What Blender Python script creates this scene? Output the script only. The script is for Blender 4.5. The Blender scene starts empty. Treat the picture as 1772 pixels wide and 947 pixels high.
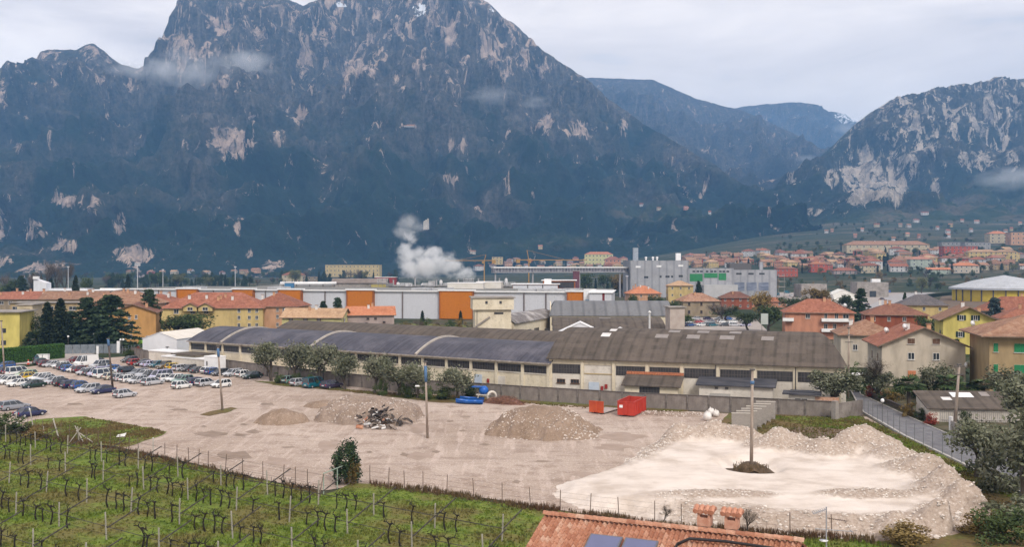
import bpy, math, random
import numpy as np
from mathutils import Vector, Matrix, noise
R = math.radians
random.seed(7)
RNG = np.random.default_rng(11)
S = bpy.context.scene
COL = S.collection
FPX, HOR, CX, CAMZ = 1650.0, 462.0, 886.0, 22.0

def P(px, py, z=0.0):            # ground point that the photograph shows at (px, py)
    D = (CAMZ - z) * FPX / (py - HOR)
    return Vector(((px - CX) / FPX * D, D, z))
def XD(px, D): return (px - CX) / FPX * D
def ZD(py, D): return CAMZ - (py - HOR) * D / FPX
def sst(a, b, x):
    t = min(1, max(0, (x - a) / (b - a))); return t * t * (3 - 2 * t)
RISE = [(0, 0), (820, 0), (1100, 14), (1500, 46), (2200, 105), (2800, 178), (3600, 300), (9000, 400)]
def TH(x, y):                    # terrain height
    if y < 700: return 0.0
    s = sst(-.08, .40, x / y)
    return float(np.interp(y, [a for a, b in RISE], [b for a, b in RISE])) * s

# ---------------------------------------------------------------- materials
def nt(name):
    m = bpy.data.materials.new(name); m.use_nodes = True
    t = m.node_tree; return m, t, t.nodes['Principled BSDF']
def N(t, typ, **kw):
    n = t.nodes.new('ShaderNode' + typ)
    for k, v in kw.items():
        if k.startswith('i_'):
            key = k[2:].replace('_', ' ')
            n.inputs[int(key) if key.isdigit() else key].default_value = v
        else: setattr(n, k, v)
    return n
def ramp(t, fac, stops):
    r = N(t, 'ValToRGB'); e = r.color_ramp.elements
    while len(e) < len(stops): e.new(.5)
    for el, (p, c) in zip(e, stops):
        el.position = p; el.color = (*c, 1) if len(c) == 3 else c
    t.links.new(fac, r.inputs[0]); return r.outputs[0]
def mixc(t, fac, a, b, mode='MIX'):
    n = N(t, 'MixRGB', blend_type=mode)
    for i, v in enumerate((fac, a, b)):
        if hasattr(v, 'is_linked'): t.links.new(v, n.inputs[i])
        elif i == 0: n.inputs[0].default_value = v
        else: n.inputs[i].default_value = (*v, 1)
    return n.outputs[0]
def coords(t, kind='Object', scale=(1, 1, 1), rot=(0, 0, 0)):
    c = N(t, 'TexCoord'); mp = N(t, 'Mapping'); mp.inputs['Scale'].default_value = scale; mp.inputs['Rotation'].default_value = rot
    t.links.new(c.outputs[kind], mp.inputs[0]); return mp.outputs[0]
def nz(t, vec, scale, detail=4, rough=.55, dist=0):
    n = N(t, 'TexNoise'); n.inputs['Scale'].default_value = scale; n.inputs['Detail'].default_value = detail
    n.inputs['Roughness'].default_value = rough; n.inputs['Distortion'].default_value = dist
    if vec is not None: t.links.new(vec, n.inputs['Vector'])
    return n.outputs['Fac']
MATS = {}
def mat(name, c1, c2=None, scale=1.0, rough=.85, bump=0, detail=5, lo=.35, hi=.65, stretch=(1, 1, 1), metal=0, rnd=0, spec=.3, coat=0):
    if name in MATS: return MATS[name]
    m, t, b = nt(name)
    b.inputs['Roughness'].default_value = rough; b.inputs['Metallic'].default_value = metal
    b.inputs['Specular IOR Level'].default_value = spec; b.inputs['Coat Weight'].default_value = coat
    col = None
    if c2 is not None or bump:
        f = nz(t, coords(t, 'Object', stretch), scale, detail)
        if c2 is not None: col = ramp(t, f, [(lo, c1), (hi, c2)])
        if bump:
            bp = N(t, 'Bump'); bp.inputs['Strength'].default_value = bump; bp.inputs['Distance'].default_value = .1
            t.links.new(f, bp.inputs['Height']); t.links.new(bp.outputs[0], b.inputs['Normal'])
    if rnd:
        oi = N(t, 'ObjectInfo'); hs = N(t, 'HueSaturation')
        mr = N(t, 'MapRange', i_3=1 - rnd, i_4=1 + rnd); t.links.new(oi.outputs['Random'], mr.inputs[0])
        t.links.new(mr.outputs[0], hs.inputs['Value'])
        if col is not None: t.links.new(col, hs.inputs['Color'])
        else: hs.inputs['Color'].default_value = (*c1, 1)
        col = hs.outputs[0]
    if col is not None: t.links.new(col, b.inputs['Base Color'])
    else: b.inputs['Base Color'].default_value = (*c1, 1)
    MATS[name] = m; return m
def srgb(r, g, b, k=1.0):        # 0-255 photo colour -> linear, times k
    f = lambda c: ((c / 255 + .055) / 1.055) ** 2.4 if c > 10 else c / 255 / 12.92
    return (f(r) * k, f(g) * k, f(b) * k)

# ---------------------------------------------------------------- mesh builder
class MB:
    def __init__(s): s.v = []; s.f = []; s.mi = []
    def add(s, vs, fs, mi=0):
        o = len(s.v); s.v += [tuple(v) for v in vs]; s.f += [tuple(i + o for i in f) for f in fs]; s.mi += [mi] * len(fs); return s
    def box(s, c, d, rz=0, mi=0, taper=1.0):
        x, y, z = d[0] / 2, d[1] / 2, d[2] / 2; m = Matrix.Rotation(rz, 3, 'Z'); vs = []
        for k in (-1, 1):
            q = taper if k > 0 else 1
            for a, b in ((-1, -1), (1, -1), (1, 1), (-1, 1)):
                w = m @ Vector((a * x * q, b * y * q, 0)); vs.append((c[0] + w.x, c[1] + w.y, c[2] + k * z))
        return s.add(vs, [(3, 2, 1, 0), (4, 5, 6, 7), (0, 1, 5, 4), (1, 2, 6, 5), (2, 3, 7, 6), (3, 0, 4, 7)], mi)
    def bar(s, a, b, w, mi=0, w2=None):          # square bar from a to b
        return s.tube([a, b], [w * .7, (w2 or w) * .7], 4, mi)
    def tube(s, pts, rad, n=6, mi=0, cap=True):
        pts = [Vector(p) for p in pts]; k = len(pts)
        if not hasattr(rad, '__len__'): rad = [rad] * k
        vs = []; fs = []
        for i, p in enumerate(pts):
            d = (pts[min(i + 1, k - 1)] - pts[max(i - 1, 0)]); d = d.normalized() if d.length > 1e-9 else Vector((0, 0, 1))
            u = d.cross(Vector((0, 0, 1)) if abs(d.z) < .95 else Vector((0, 1, 0))).normalized(); w = u.cross(d)
            for j in range(n):
                a = 2 * math.pi * (j + .5) / n; vs.append(p + (u * math.cos(a) + w * math.sin(a)) * rad[i])
        for i in range(k - 1):
            for j in range(n):
                q = (j + 1) % n; fs.append((i * n + j, i * n + q, i * n + n + q, i * n + n + j))
        if cap: fs += [tuple(range(n))[::-1], tuple(range((k - 1) * n, k * n))]
        return s.add(vs, fs, mi)
    def poly(s, pts, mi=0): return s.add(pts, [tuple(range(len(pts)))], mi)
    def prism(s, pts, z0, z1, mi=0):             # xy polygon extruded
        n = len(pts); vs = [(p[0], p[1], z0) for p in pts] + [(p[0], p[1], z1) for p in pts]
        return s.add(vs, [tuple(range(n))[::-1], tuple(range(n, 2 * n))] + [(i, (i + 1) % n, n + (i + 1) % n, n + i) for i in range(n)], mi)
    def grid(s, rows, mi=0):                     # rows of equal length
        n = len(rows[0]); vs = [p for r in rows for p in r]
        return s.add(vs, [(i * n + j, i * n + j + 1, (i + 1) * n + j + 1, (i + 1) * n + j) for i in range(len(rows) - 1) for j in range(n - 1)], mi)
    def lathe(s, prof, n=12, c=(0, 0, 0), mi=0): # prof (r,z)
        vs = [(c[0] + r * math.cos(2 * math.pi * j / n), c[1] + r * math.sin(2 * math.pi * j / n), c[2] + z) for r, z in prof for j in range(n)]
        fs = [(i * n + j, i * n + (j + 1) % n, (i + 1) * n + (j + 1) % n, (i + 1) * n + j) for i in range(len(prof) - 1) for j in range(n)]
        return s.add(vs, fs + [tuple(range(n))[::-1], tuple(range((len(prof) - 1) * n, len(prof) * n))], mi)
    def mesh(s, name, mats, smooth=False):
        me = bpy.data.meshes.new(name); me.from_pydata(s.v, [], s.f); me.update()
        for m in (mats if isinstance(mats, (list, tuple)) else [mats]): me.materials.append(m)
        if any(s.mi): me.polygons.foreach_set('material_index', s.mi)
        if smooth: me.polygons.foreach_set('use_smooth', [True] * len(me.polygons))
        return me
    def build(s, name, mats, parent=None, smooth=False, loc=None, rz=None):
        return link(name, s.mesh(name, mats, smooth), parent, loc, rz)
def link(name, data, parent=None, loc=None, rz=None):
    o = bpy.data.objects.new(name, data); COL.objects.link(o)
    if parent is not None: o.parent = parent
    if loc is not None: o.location = loc
    if rz is not None: o.rotation_euler[2] = rz
    return o
def npmesh(name, V, F, mats, smooth=False, mi=None):   # numpy verts, faces (n,k)
    me = bpy.data.meshes.new(name); V = np.asarray(V, np.float32); F = np.asarray(F, np.int32); k = F.shape[1]
    me.vertices.add(len(V)); me.vertices.foreach_set('co', V.ravel())
    me.loops.add(F.size); me.loops.foreach_set('vertex_index', F.ravel())
    me.polygons.add(len(F)); me.polygons.foreach_set('loop_start', np.arange(len(F), dtype=np.int32) * k)
    me.update(calc_edges=True)
    for m in (mats if isinstance(mats, (list, tuple)) else [mats]): me.materials.append(m)
    if mi is not None: me.polygons.foreach_set('material_index', np.asarray(mi, np.int32))
    me.polygons.foreach_set('use_smooth', [bool(smooth)] * len(F))
    me.validate(); return me
def tag(o, label=None, cat=None, group=None, kind=None):
    if label: o['label'] = label
    if cat: o['category'] = cat
    if group: o['group'] = group
    if kind: o['kind'] = kind
    return o
def struct(o, label=None, kind='structure'): return tag(o, label, None, None, kind)
def thing(name, label, cat, loc=(0, 0, 0), rz=0, group=None):
    return tag(link(name, None, None, loc, rz), label, cat, group)
KIDS = {}
def kids(o):
    if o.name not in KIDS: KIDS[o.name] = [c for c in o.children]
    return KIDS[o.name]
def dup(o, parent=None, loc=None, rz=None, label=None, group=None, scale=None):
    c = o.copy(); COL.objects.link(c)
    if parent is not None: c.parent = parent
    if loc is not None: c.location = loc
    if rz is not None: c.rotation_euler[2] = rz
    if scale is not None: c.scale = scale
    if label: c['label'] = label
    if group: c['group'] = group
    for k in kids(o): dup(k, c)
    return c
_U = 'first second third fourth fifth sixth seventh eighth ninth'.split()
ORD = _U + 'tenth eleventh twelfth thirteenth fourteenth fifteenth sixteenth seventeenth eighteenth nineteenth'.split()
for _t, _tt in zip('twenty thirty forty fifty sixty seventy eighty ninety'.split(), 'twentieth thirtieth fortieth fiftieth sixtieth seventieth eightieth ninetieth'.split()): ORD += [_tt] + [_t + '-' + u for u in _U]

# ---------------------------------------------------------------- camera, world, sun
cd = bpy.data.cameras.new('camera'); cam = link('camera', cd)
cam.location = (0, 0, CAMZ); cam.rotation_euler = (R(90), 0, 0)
cd.sensor_width = 36; cd.lens = 36 * FPX / 1772; cd.shift_y = -(473.5 - HOR) / 1772; cd.clip_start = 1; cd.clip_end = 30000
S.camera = cam
S.view_settings.view_transform = 'Standard'; S.view_settings.look = 'None'; S.view_settings.gamma = 1; S.view_settings.exposure = .74
S.view_settings.use_curve_mapping = False
S.render.engine = 'CYCLES'; cy = S.cycles
cy.use_denoising = True; cy.max_bounces = 5; cy.diffuse_bounces = 3; cy.glossy_bounces = 2; cy.transmission_bounces = 2; cy.transparent_max_bounces = 6
cy.volume_bounces = 3; cy.volume_step_rate = 1.0; cy.volume_max_steps = 128; cy.use_adaptive_sampling = True; cy.adaptive_threshold = .02
SUN_EL, SUN_AZ = 42, 160      # azimuth: compass from +Y, clockwise; 160 = behind the camera, to the right
w = bpy.data.worlds.new('World'); S.world = w; w.use_nodes = True; t = w.node_tree
bg = t.nodes['Background']
sky = N(t, 'TexSky', sky_type='NISHITA', sun_disc=False, sun_elevation=R(SUN_EL), sun_rotation=R(SUN_AZ))
sky.dust_density = 2
sc = mixc(t, 1.0, sky.outputs[0], (.1, .1, .1), 'MULTIPLY')
tc = N(t, 'TexCoord')
mp = N(t, 'Mapping'); mp.inputs['Scale'].default_value = (1.0, 1.0, 4.0); mp.inputs['Location'].default_value = (.3, .1, 0.1); t.links.new(tc.outputs['Generated'], mp.inputs[0])
cl = nz(t, mp.outputs[0], 3.4, 7, .55, .35)
cl2 = nz(t, mp.outputs[0], 1.3, 3, .5)
cc = ramp(t, cl, [(.36, (.47, .435, .445)), (.46, (.60, .55, .545)), (.54, (.76, .69, .655)), (.66, (.94, .86, .79))])
cc = mixc(t, ramp(t, cl2, [(.35, (0, 0, 0)), (.65, (.55, .55, .55))]), cc, (.80, .735, .69))
sp = N(t, 'SeparateXYZ'); t.links.new(tc.outputs['Generated'], sp.inputs[0])
gap = ramp(t, cl, [(.24, (.55, .55, .55)), (.36, (.97, .97, .97))])
out = mixc(t, gap, sc, cc)
low = N(t, 'MapRange', i_1=0.0, i_2=.16, i_3=.55, i_4=0.0); t.links.new(sp.outputs[2], low.inputs[0])
out = mixc(t, low.outputs[0], out, (.82, .74, .69))
t.links.new(out, bg.inputs[0]); bg.inputs[1].default_value = 1.0
sl = bpy.data.lights.new('sun', 'SUN'); sl.energy = 1.6; sl.angle = R(14); sl.color = (1, .955, .90)
so = link('sun', sl); so.location = (0, -200, 900)
az = R(SUN_AZ); d = Vector((math.sin(az) * math.cos(R(SUN_EL)), math.cos(az) * math.cos(R(SUN_EL)), math.sin(R(SUN_EL))))
so.rotation_euler = d.to_track_quat('Z', 'Y').to_euler()
# ---------------------------------------------------------------- mountains
def mountain_mat(name, forest, forest2, rockc, rock2, terr=False):
    m, t, b = nt(name); b.inputs['Roughness'].default_value = .95; b.inputs['Specular IOR Level'].default_value = .1
    co = coords(t, 'Object')
    big = nz(t, co, .004, 5, .6); mid = nz(t, co, .011, 7, .7); fin = nz(t, co, .09, 3, .6)
    gp = N(t, 'NewGeometry'); sz_ = N(t, 'SeparateXYZ'); t.links.new(gp.outputs['Position'], sz_.inputs[0]); al = N(t, 'MapRange', i_1=80.0, i_2=760.0, i_3=-.16, i_4=.20); t.links.new(sz_.outputs[2], al.inputs[0])
    ad = N(t, 'Math', operation='ADD'); t.links.new(big, ad.inputs[0]); t.links.new(al.outputs[0], ad.inputs[1])
    c = ramp(t, ad.outputs[0], [(.40, forest), (.64, forest2)])
    c = mixc(t, ramp(t, fin, [(.34, (.75, .75, .75)), (.58, (.0, .0, .0))]), c, (.012, .018, .012))
    a = N(t, 'Attribute', attribute_name='rock')
    co2 = coords(t, 'Object', (1, .6, .30), (0, R(14), 0)); st = nz(t, co2, .021, 8, .78, .9)
    k0 = N(t, 'Math', operation='MULTIPLY_ADD'); t.links.new(st, k0.inputs[0]); k0.inputs[1].default_value = 3.0; k0.inputs[2].default_value = -1.5
    k = N(t, 'Math', operation='ADD'); t.links.new(a.outputs['Fac'], k.inputs[0]); t.links.new(k0.outputs[0], k.inputs[1])
    f = ramp(t, k.outputs[0], [(.30, (0, 0, 0)), (.40, (1, 1, 1))])
    rc = ramp(t, nz(t, co2, .045, 6, .75), [(.38, rock2), (.56, rockc)])
    c3 = coords(t, 'Object', (1, .5, .22), (0, R(-18), 0)); f3 = ramp(t, nz(t, c3, .055, 7, .75, .5), [(.50, (0, 0, 0)), (.60, (1, 1, 1))]); a3 = ramp(t, ad.outputs[0], [(.42, (0, 0, 0)), (.66, (.42, .42, .42))])
    c = mixc(t, mixc(t, 1.0, f3, a3, 'MULTIPLY'), c, (.20, .175, .155))
    c = mixc(t, f, c, rc)
    sn = N(t, 'Attribute', attribute_name='snow'); k2 = N(t, 'Math', operation='ADD'); t.links.new(sn.outputs['Fac'], k2.inputs[0]); t.links.new(nz(t, co, .03, 6, .7), k2.inputs[1])
    c = mixc(t, ramp(t, k2.outputs[0], [(.95, (0, 0, 0)), (1.05, (1, 1, 1))]), c, (.75, .77, .8))
    if terr:
        te = N(t, 'Attribute', attribute_name='field')
        tn = ramp(t, nz(t, coords(t, 'Object', (.35, 1, 1)), .012, 5, .6), [(.35, (.018, .032, .015)), (.5, (.038, .054, .023)), (.58, (.13, .105, .07)), (.66, (.04, .045, .024))])
        c = mixc(t, te.outputs['Fac'], c, tn)
    t.links.new(c, b.inputs['Base Color'])
    bp = N(t, 'Bump', i_Strength=1.0, i_Distance=34.0); t.links.new(mid, bp.inputs['Height']); t.links.new(bp.outputs[0], b.inputs['Normal'])
    return m
def mountain(name, label, ridge, base, rdist, bx, material, prof, rocks, seed, amp=1.0, step=3, rows=150, snow=None, speck=0, field=None, back=.25):
    px0, px1 = ridge[0][0], ridge[-1][0]
    n = int((px1 - px0) / step) + 1; us = np.linspace(px0, px1, n)
    rp = np.interp(us, [a for a, _ in ridge], [b for _, b in ridge])
    bd = np.interp(us, [a for a, _ in base], [b for _, b in base]); rd = np.interp(us, [a for a, _ in rdist], [b for _, b in rdist])
    V = np.zeros((rows, n, 3)); rk = np.zeros((rows, n)); sn = np.zeros((rows, n)); fd = np.zeros((rows, n))
    ts = np.concatenate([np.linspace(0, 1, rows - 8), 1 + np.linspace(back / 8, back, 8)])
    for j in range(n):
        u = (us[j] - CX) / FPX
        zb = TH(u * bd[j], bd[j]) - 6; zr = CAMZ + (HOR - rp[j]) / FPX * rd[j]
        for i, tt in enumerate(ts):
            D = bd[j] + (rd[j] - bd[j]) * tt
            if tt <= 1: z = zb + (zr - zb) * float(np.interp(tt, prof[0], prof[1]))
            else: z = zr - (tt - 1) * (rd[j] - bd[j]) * .8
            x = u * D
            q = Vector((x * .0022 + seed, D * .0022, z * .0016))
            h = noise.ridged_multi_fractal(q, .9, 2.1, 6, 1.0, 2.0, noise_basis='PERLIN_ORIGINAL') - 1.0
            h2 = noise.fractal(Vector((x * .012, D * .012 + seed, z * .008)), .8, 2.0, 4)
            env = min(1, tt * 5) * (min(1, abs(1 - tt) * 7 + .06))
            h3 = noise.ridged_multi_fractal(Vector((x * .0075 + seed, D * .0075, z * .004)), .9, 2.1, 4, 1.0, 2.0) - 1.0
            dz = (h * 85 + h2 * 16 + h3 * 34) * amp * env
            jag = noise.fractal(Vector((x * .02, seed, D * .004)), .7, 2.1, 4) * 7 * amp if tt > .9 else 0
            V[i, j] = (x + h2 * 10 * env, D - (h * 105 + h3 * 38) * env * amp, z + dz + jag * min(1, env * 3 + .4))
    # where rock shows: patches given by their place on the face, roughened by noise
    PX = CX + V[..., 0] / V[..., 1] * FPX; PY = HOR - (V[..., 2] - CAMZ) / V[..., 1] * FPX
    for (cx, cy_, rx, ry, s) in rocks:
        d2 = ((PX - cx) / rx) ** 2 + ((PY - cy_) / ry) ** 2
        rk = np.maximum(rk, s * .43 * np.clip(1.35 - .8 * d2, 0, 1))
    if speck:
        w_ = np.clip((speck - PY) / 130, 0, 1); rk = np.maximum(rk, w_ * .22)
    if snow:
        for (cx, cy_, rx, ry, s) in snow:
            d2 = ((PX - cx) / rx) ** 2 + ((PY - cy_) / ry) ** 2; sn = np.maximum(sn, s * .55 * np.clip(1.4 - d2, 0, 1))
    if field:
        for (cx, cy_, rx, ry, s) in field:
            d2 = ((PX - cx) / rx) ** 2 + ((PY - cy_) / ry) ** 2; fd = np.maximum(fd, s * np.clip((1.3 - d2) * 1.5, 0, 1))
    idx = np.arange(rows * n).reshape(rows, n)
    F = np.stack([idx[:-1, :-1], idx[:-1, 1:], idx[1:, 1:], idx[1:, :-1]], -1).reshape(-1, 4)
    me = npmesh(name, V.reshape(-1, 3), F, material, True)
    for nm, arr in (('rock', rk), ('snow', sn), ('field', fd)):
        me.attributes.new(nm, 'FLOAT', 'POINT').data.foreach_set('value', arr.astype(np.float32).ravel())
    return struct(link(name, me), label)
ROCK, ROCK2 = (.46, .35, .275), (.20, .165, .145)
M1 = mountain_mat('wooded_mountain', (.013, .027, .018), (.078, .068, .056), ROCK, ROCK2, True)
M4 = mountain_mat('cliff_mountain', (.018, .028, .017), (.060, .052, .036), (.50, .42, .34), (.22, .20, .18), True)
M2 = mountain_mat('brown_mountain', (.040, .036, .028), (.075, .062, .05), ROCK, ROCK2, True)
STEEP = ([0, .25, .5, .7, .85, 1], [0, .12, .36, .58, .80, 1])
R1 = [(-500, 150), (-300, 95), (-150, 140), (-60, 122), (0, 118), (12, 103), (30, 109), (60, 108), (70, 92), (85, 86), (130, 88), (150, 77), (162, 76), (180, 88), (205, 108), (240, 119), (258, 108), (265, 97), (281, 85), (280, 62), (290, 46), (300, 22), (312, 2), (330, -15), (400, -32), (480, -12), (505, 0), (525, 11), (540, 2), (600, -25), (700, -40), (800, -15), (845, 5), (870, 30), (890, 40), (915, 65), (935, 85), (965, 105), (990, 122), (1015, 139), (1050, 168), (1100, 203), (1150, 232), (1200, 262), (1250, 295), (1300, 326), (1340, 365), (1370, 405), (1395, 440), (1410, 455)]
rocks1 = [(405, 250, 38, 28, 1.1), (368, 225, 12, 12, .8), (485, 238, 12, 18, .9), (515, 195, 18, 15, .8), (378, 45, 32, 16, .9), (335, 70, 50, 11, .8), (350, 95, 30, 8, .7), (552, 62, 22, 9, .8), (612, 118, 26, 20, 1), (655, 102, 22, 14, 1), (640, 115, 20, 12, .9), (782, 60, 14, 24, 1.05), (808, 92, 12, 16, .9), (848, 85, 22, 26, .95), (880, 112, 26, 22, .85), (905, 100, 14, 22, .8), (935, 122, 24, 16, .7), (590, 12, 7, 22, .8), (385, 140, 30, 12, .6), (528, 105, 14, 10, .8), (690, 135, 14, 10, .8), (602, 155, 10, 18, .6), (945, 215, 14, 18, .95), (995, 222, 30, 14, .9), (1015, 230, 14, 14, .8), (795, 250, 20, 14, .95), (780, 308, 13, 10, .95), (1080, 222, 9, 20, .7), (140, 348, 36, 16, .95), (100, 345, 14, 8, .8), (20, 342, 20, 10, .9), (42, 395, 24, 20, 1.05), (65, 405, 16, 18, 1), (118, 427, 22, 14, 1.05), (205, 388, 14, 20, .9), (230, 440, 32, 18, 1.05), (-2, 395, 12, 30, .95), (8, 452, 22, 10, .95), (52, 470, 26, 16, 1.05), (95, 463, 40, 4, .9), (412, 395, 7, 15, .8), (432, 442, 9, 9, .8), (472, 455, 24, 8, .6), (700, 218, 22, 4, .85), (5, 165, 9, 26, .8), (95, 148, 8, 8, .7), (172, 140, 12, 12, .7), (32, 258, 10, 12, .8), (560, 240, 10, 12, .7), (440, 205, 12, 10, .7), (740, 395, 20, 6, .6), (1165, 435, 8, 6, .7), (1260, 448, 12, 8, .8), (1200, 415, 9, 8, .6), (1060, 370, 10, 5, .4)]
fields1 = [(1130, 368, 70, 16, .75), (960, 420, 60, 14, .45), (870, 430, 70, 10, .35), (740, 405, 40, 14, .25), (1230, 372, 30, 12, .5)]
mountain('mountain', 'steep wooded massif with pale pink cliffs and cloud on its shoulder', R1, [(-500, 1900), (300, 1950), (900, 2050), (1410, 2300)], [(-500, 3300), (200, 3500), (600, 3700), (1015, 3700), (1200, 3200), (1410, 2500)], 0, M1, STEEP, rocks1, 3.1, speck=185, snow=[(590, 8, 14, 10, .9), (725, 15, 16, 16, .85), (470, -2, 20, 6, .8), (850, 20, 8, 14, .7), (515, 15, 20, 6, .7)], field=fields1)
mountain('mountain', 'brownish bare wooded ridge behind the shoulder of the main massif', [(930, 160), (1000, 134), (1050, 136), (1110, 138), (1130, 138), (1160, 152), (1200, 170), (1240, 180), (1270, 187), (1300, 198), (1340, 216), (1400, 245), (1440, 268), (1480, 300), (1520, 340)], [(930, 2900), (1520, 3000)], [(930, 5600), (1270, 5600), (1520, 4600)], 0, M2, ([0, .4, .7, 1], [0, .3, .62, 1]), [(1225, 258, 10, 5, .6), (1410, 275, 14, 8, .5)], 8.3, amp=.9, step=4, rows=90, snow=[(1215, 178, 30, 10, .45), (1120, 165, 14, 25, .4)])
mountain('mountain', 'far blue hill with a flat top closing the valley', [(1180, 250), (1230, 200), (1260, 190), (1280, 186), (1330, 180), (1380, 177), (1410, 181), (1430, 192), (1450, 206), (1480, 236), (1530, 290)], [(1180, 5200), (1530, 5200)], [(1180, 7400), (1530, 7400)], 0, M2, ([0, .5, 1], [0, .45, 1]), [], 14.7, amp=1.0, step=4, rows=60, snow=[(1310, 190, 60, 14, .5), (1390, 185, 30, 6, .45), (1400, 248, 12, 8, .5)])
mountain('mountain', 'distant snow dusted summit seen through the valley gap', [(1390, 230), (1420, 195), (1440, 193), (1462, 198), (1485, 213), (1510, 225), (1560, 260)], [(1390, 8000), (1560, 8000)], [(1390, 9500), (1560, 9500)], 0, M2, ([0, 1], [0, 1]), [], 21.2, amp=1.0, step=4, rows=40, snow=[(1460, 205, 40, 14, .85)])
R4 = [(1250, 375), (1290, 350), (1320, 332), (1360, 311), (1400, 286), (1430, 262), (1455, 238), (1480, 215), (1510, 193), (1540, 175), (1560, 176), (1600, 164), (1660, 153), (1700, 146), (1740, 140), (1772, 134), (1850, 118), (2000, 125), (2150, 150), (2300, 140)]
rocks4 = [(1500, 318, 38, 36, 1.15), (1540, 322, 32, 34, 1.1), (1480, 300, 24, 20, 1), (1440, 310, 15, 18, 1.05), (1500, 270, 30, 24, .9), (1565, 270, 30, 20, .85), (1595, 215, 12, 20, .8), (1620, 225, 12, 14, .7), (1660, 195, 16, 14, .9), (1700, 200, 16, 16, .8), (1735, 165, 14, 22, .8), (1690, 275, 40, 20, .75), (1600, 250, 16, 16, .8), (1640, 245, 14, 18, .7), (1620, 330, 10, 24, .85), (1590, 300, 18, 24, .75), (1750, 280, 14, 26, .7), (1370, 362, 16, 10, .65), (1410, 365, 30, 10, .6), (1455, 375, 14, 8, .5), (1740, 220, 20, 26, .7)]
fields4 = [(1600, 395, 190, 36, .9), (1760, 370, 160, 60, .75), (1440, 405, 90, 22, .6)]
mountain('mountain', 'steep mountain with a large pale limestone cliff beyond the terraced slope', R4, [(1250, 2500), (1500, 2450), (2300, 2500)], [(1250, 2900), (1480, 3700), (1772, 4100), (2300, 4100)], 0, M4, ([0, .25, .45, .65, .85, 1], [0, .10, .27, .56, .84, 1]), rocks4, 5.9, speck=330, field=fields4, amp=.8)

# ---------------------------------------------------------------- ground sheet
def ground_mat():
    m, t, b = nt('valley_ground'); b.inputs['Roughness'].default_value = .95; b.inputs['Specular IOR Level'].default_value = .1
    co = coords(t, 'Object')
    c = ramp(t, nz(t, coords(t, 'Object', (.35, 1, 1)), .02, 6, .65), [(.34, (.022, .035, .016)), (.47, (.038, .052, .024)), (.55, (.085, .076, .045)), (.64, (.17, .135, .095))])
    c = mixc(t, ramp(t, nz(t, co, .15, 4, .6), [(.38, (.85, .85, .85)), (.56, (0, 0, 0))]), c, (.018, .028, .012))
    t.links.new(c, b.inputs['Base Color']); return m
ys = np.concatenate([np.linspace(-60, 700, 20), np.linspace(740, 3000, 70), np.linspace(3100, 10000, 16)])
fr = np.linspace(-1.6, 1.6, 90)
V = np.array([[(f * max(y, 120) * 1.0, y, TH(f * max(y, 120), y) - .03) for f in fr] for y in ys]).reshape(-1, 3)
n = len(fr); idx = np.arange(len(ys) * n).reshape(len(ys), n)
struct(link('ground', npmesh('ground', V, np.stack([idx[:-1, :-1], idx[:-1, 1:], idx[1:, 1:], idx[1:, :-1]], -1).reshape(-1, 4), ground_mat(), True)), 'valley floor rising gently to the far slope')

# ---------------------------------------------------------------- air
def volmat(name, col, dens, aniso=0.0):
    m = bpy.data.materials.new(name); m.use_nodes = True; t = m.node_tree; t.nodes.clear()
    o = N(t, 'OutputMaterial'); v = N(t, 'VolumePrincipled'); v.inputs['Color'].default_value = (*col, 1); v.inputs['Density'].default_value = dens; v.inputs['Anisotropy'].default_value = aniso
    t.links.new(v.outputs[0], o.inputs['Volume']); return m, t, v
hm, _, _ = volmat('valley_air', (.24, .52, .95), 1.12e-4)
hz = MB().box((0, 4750, 545), (24000, 10100, 1150)).build('haze', hm); struct(hz, 'thin blue haze filling the valley air', 'stuff')
# ---------------------------------------------------------------- lot, grass, tracks
def rough(pts, step=1.2, amp=.7, seed=0, closed=True):
    out = []; k = len(pts)
    for i in range(k if closed else k - 1):
        a, b = Vector(pts[i]), Vector(pts[(i + 1) % k]); n = max(1, int((b - a).length / step))
        for j in range(n):
            p = a.lerp(b, j / n)
            out.append(Vector((p.x + amp * noise.noise(Vector((p.x * .35, p.y * .35, seed + 1.7))) + .5 * amp * noise.noise(Vector((p.x * 1.3, p.y * 1.3, seed + 1.7))), p.y + amp * 1.4 * noise.noise(Vector((p.x * .35, p.y * .35, seed + 9.2))) + .5 * amp * noise.noise(Vector((p.x * 1.3, p.y * 1.3, seed + 9.2))), p.z)))
    return out
def sheet(name, px, z, m, amp=.7, seed=0, step=1.2, label=None):
    pts = rough([P(a, b) for a, b in px], step, amp, seed) if amp else [P(a, b) for a, b in px]
    for p in pts: p.z = z
    return struct(MB().poly(pts).build(name, m), label)
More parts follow.
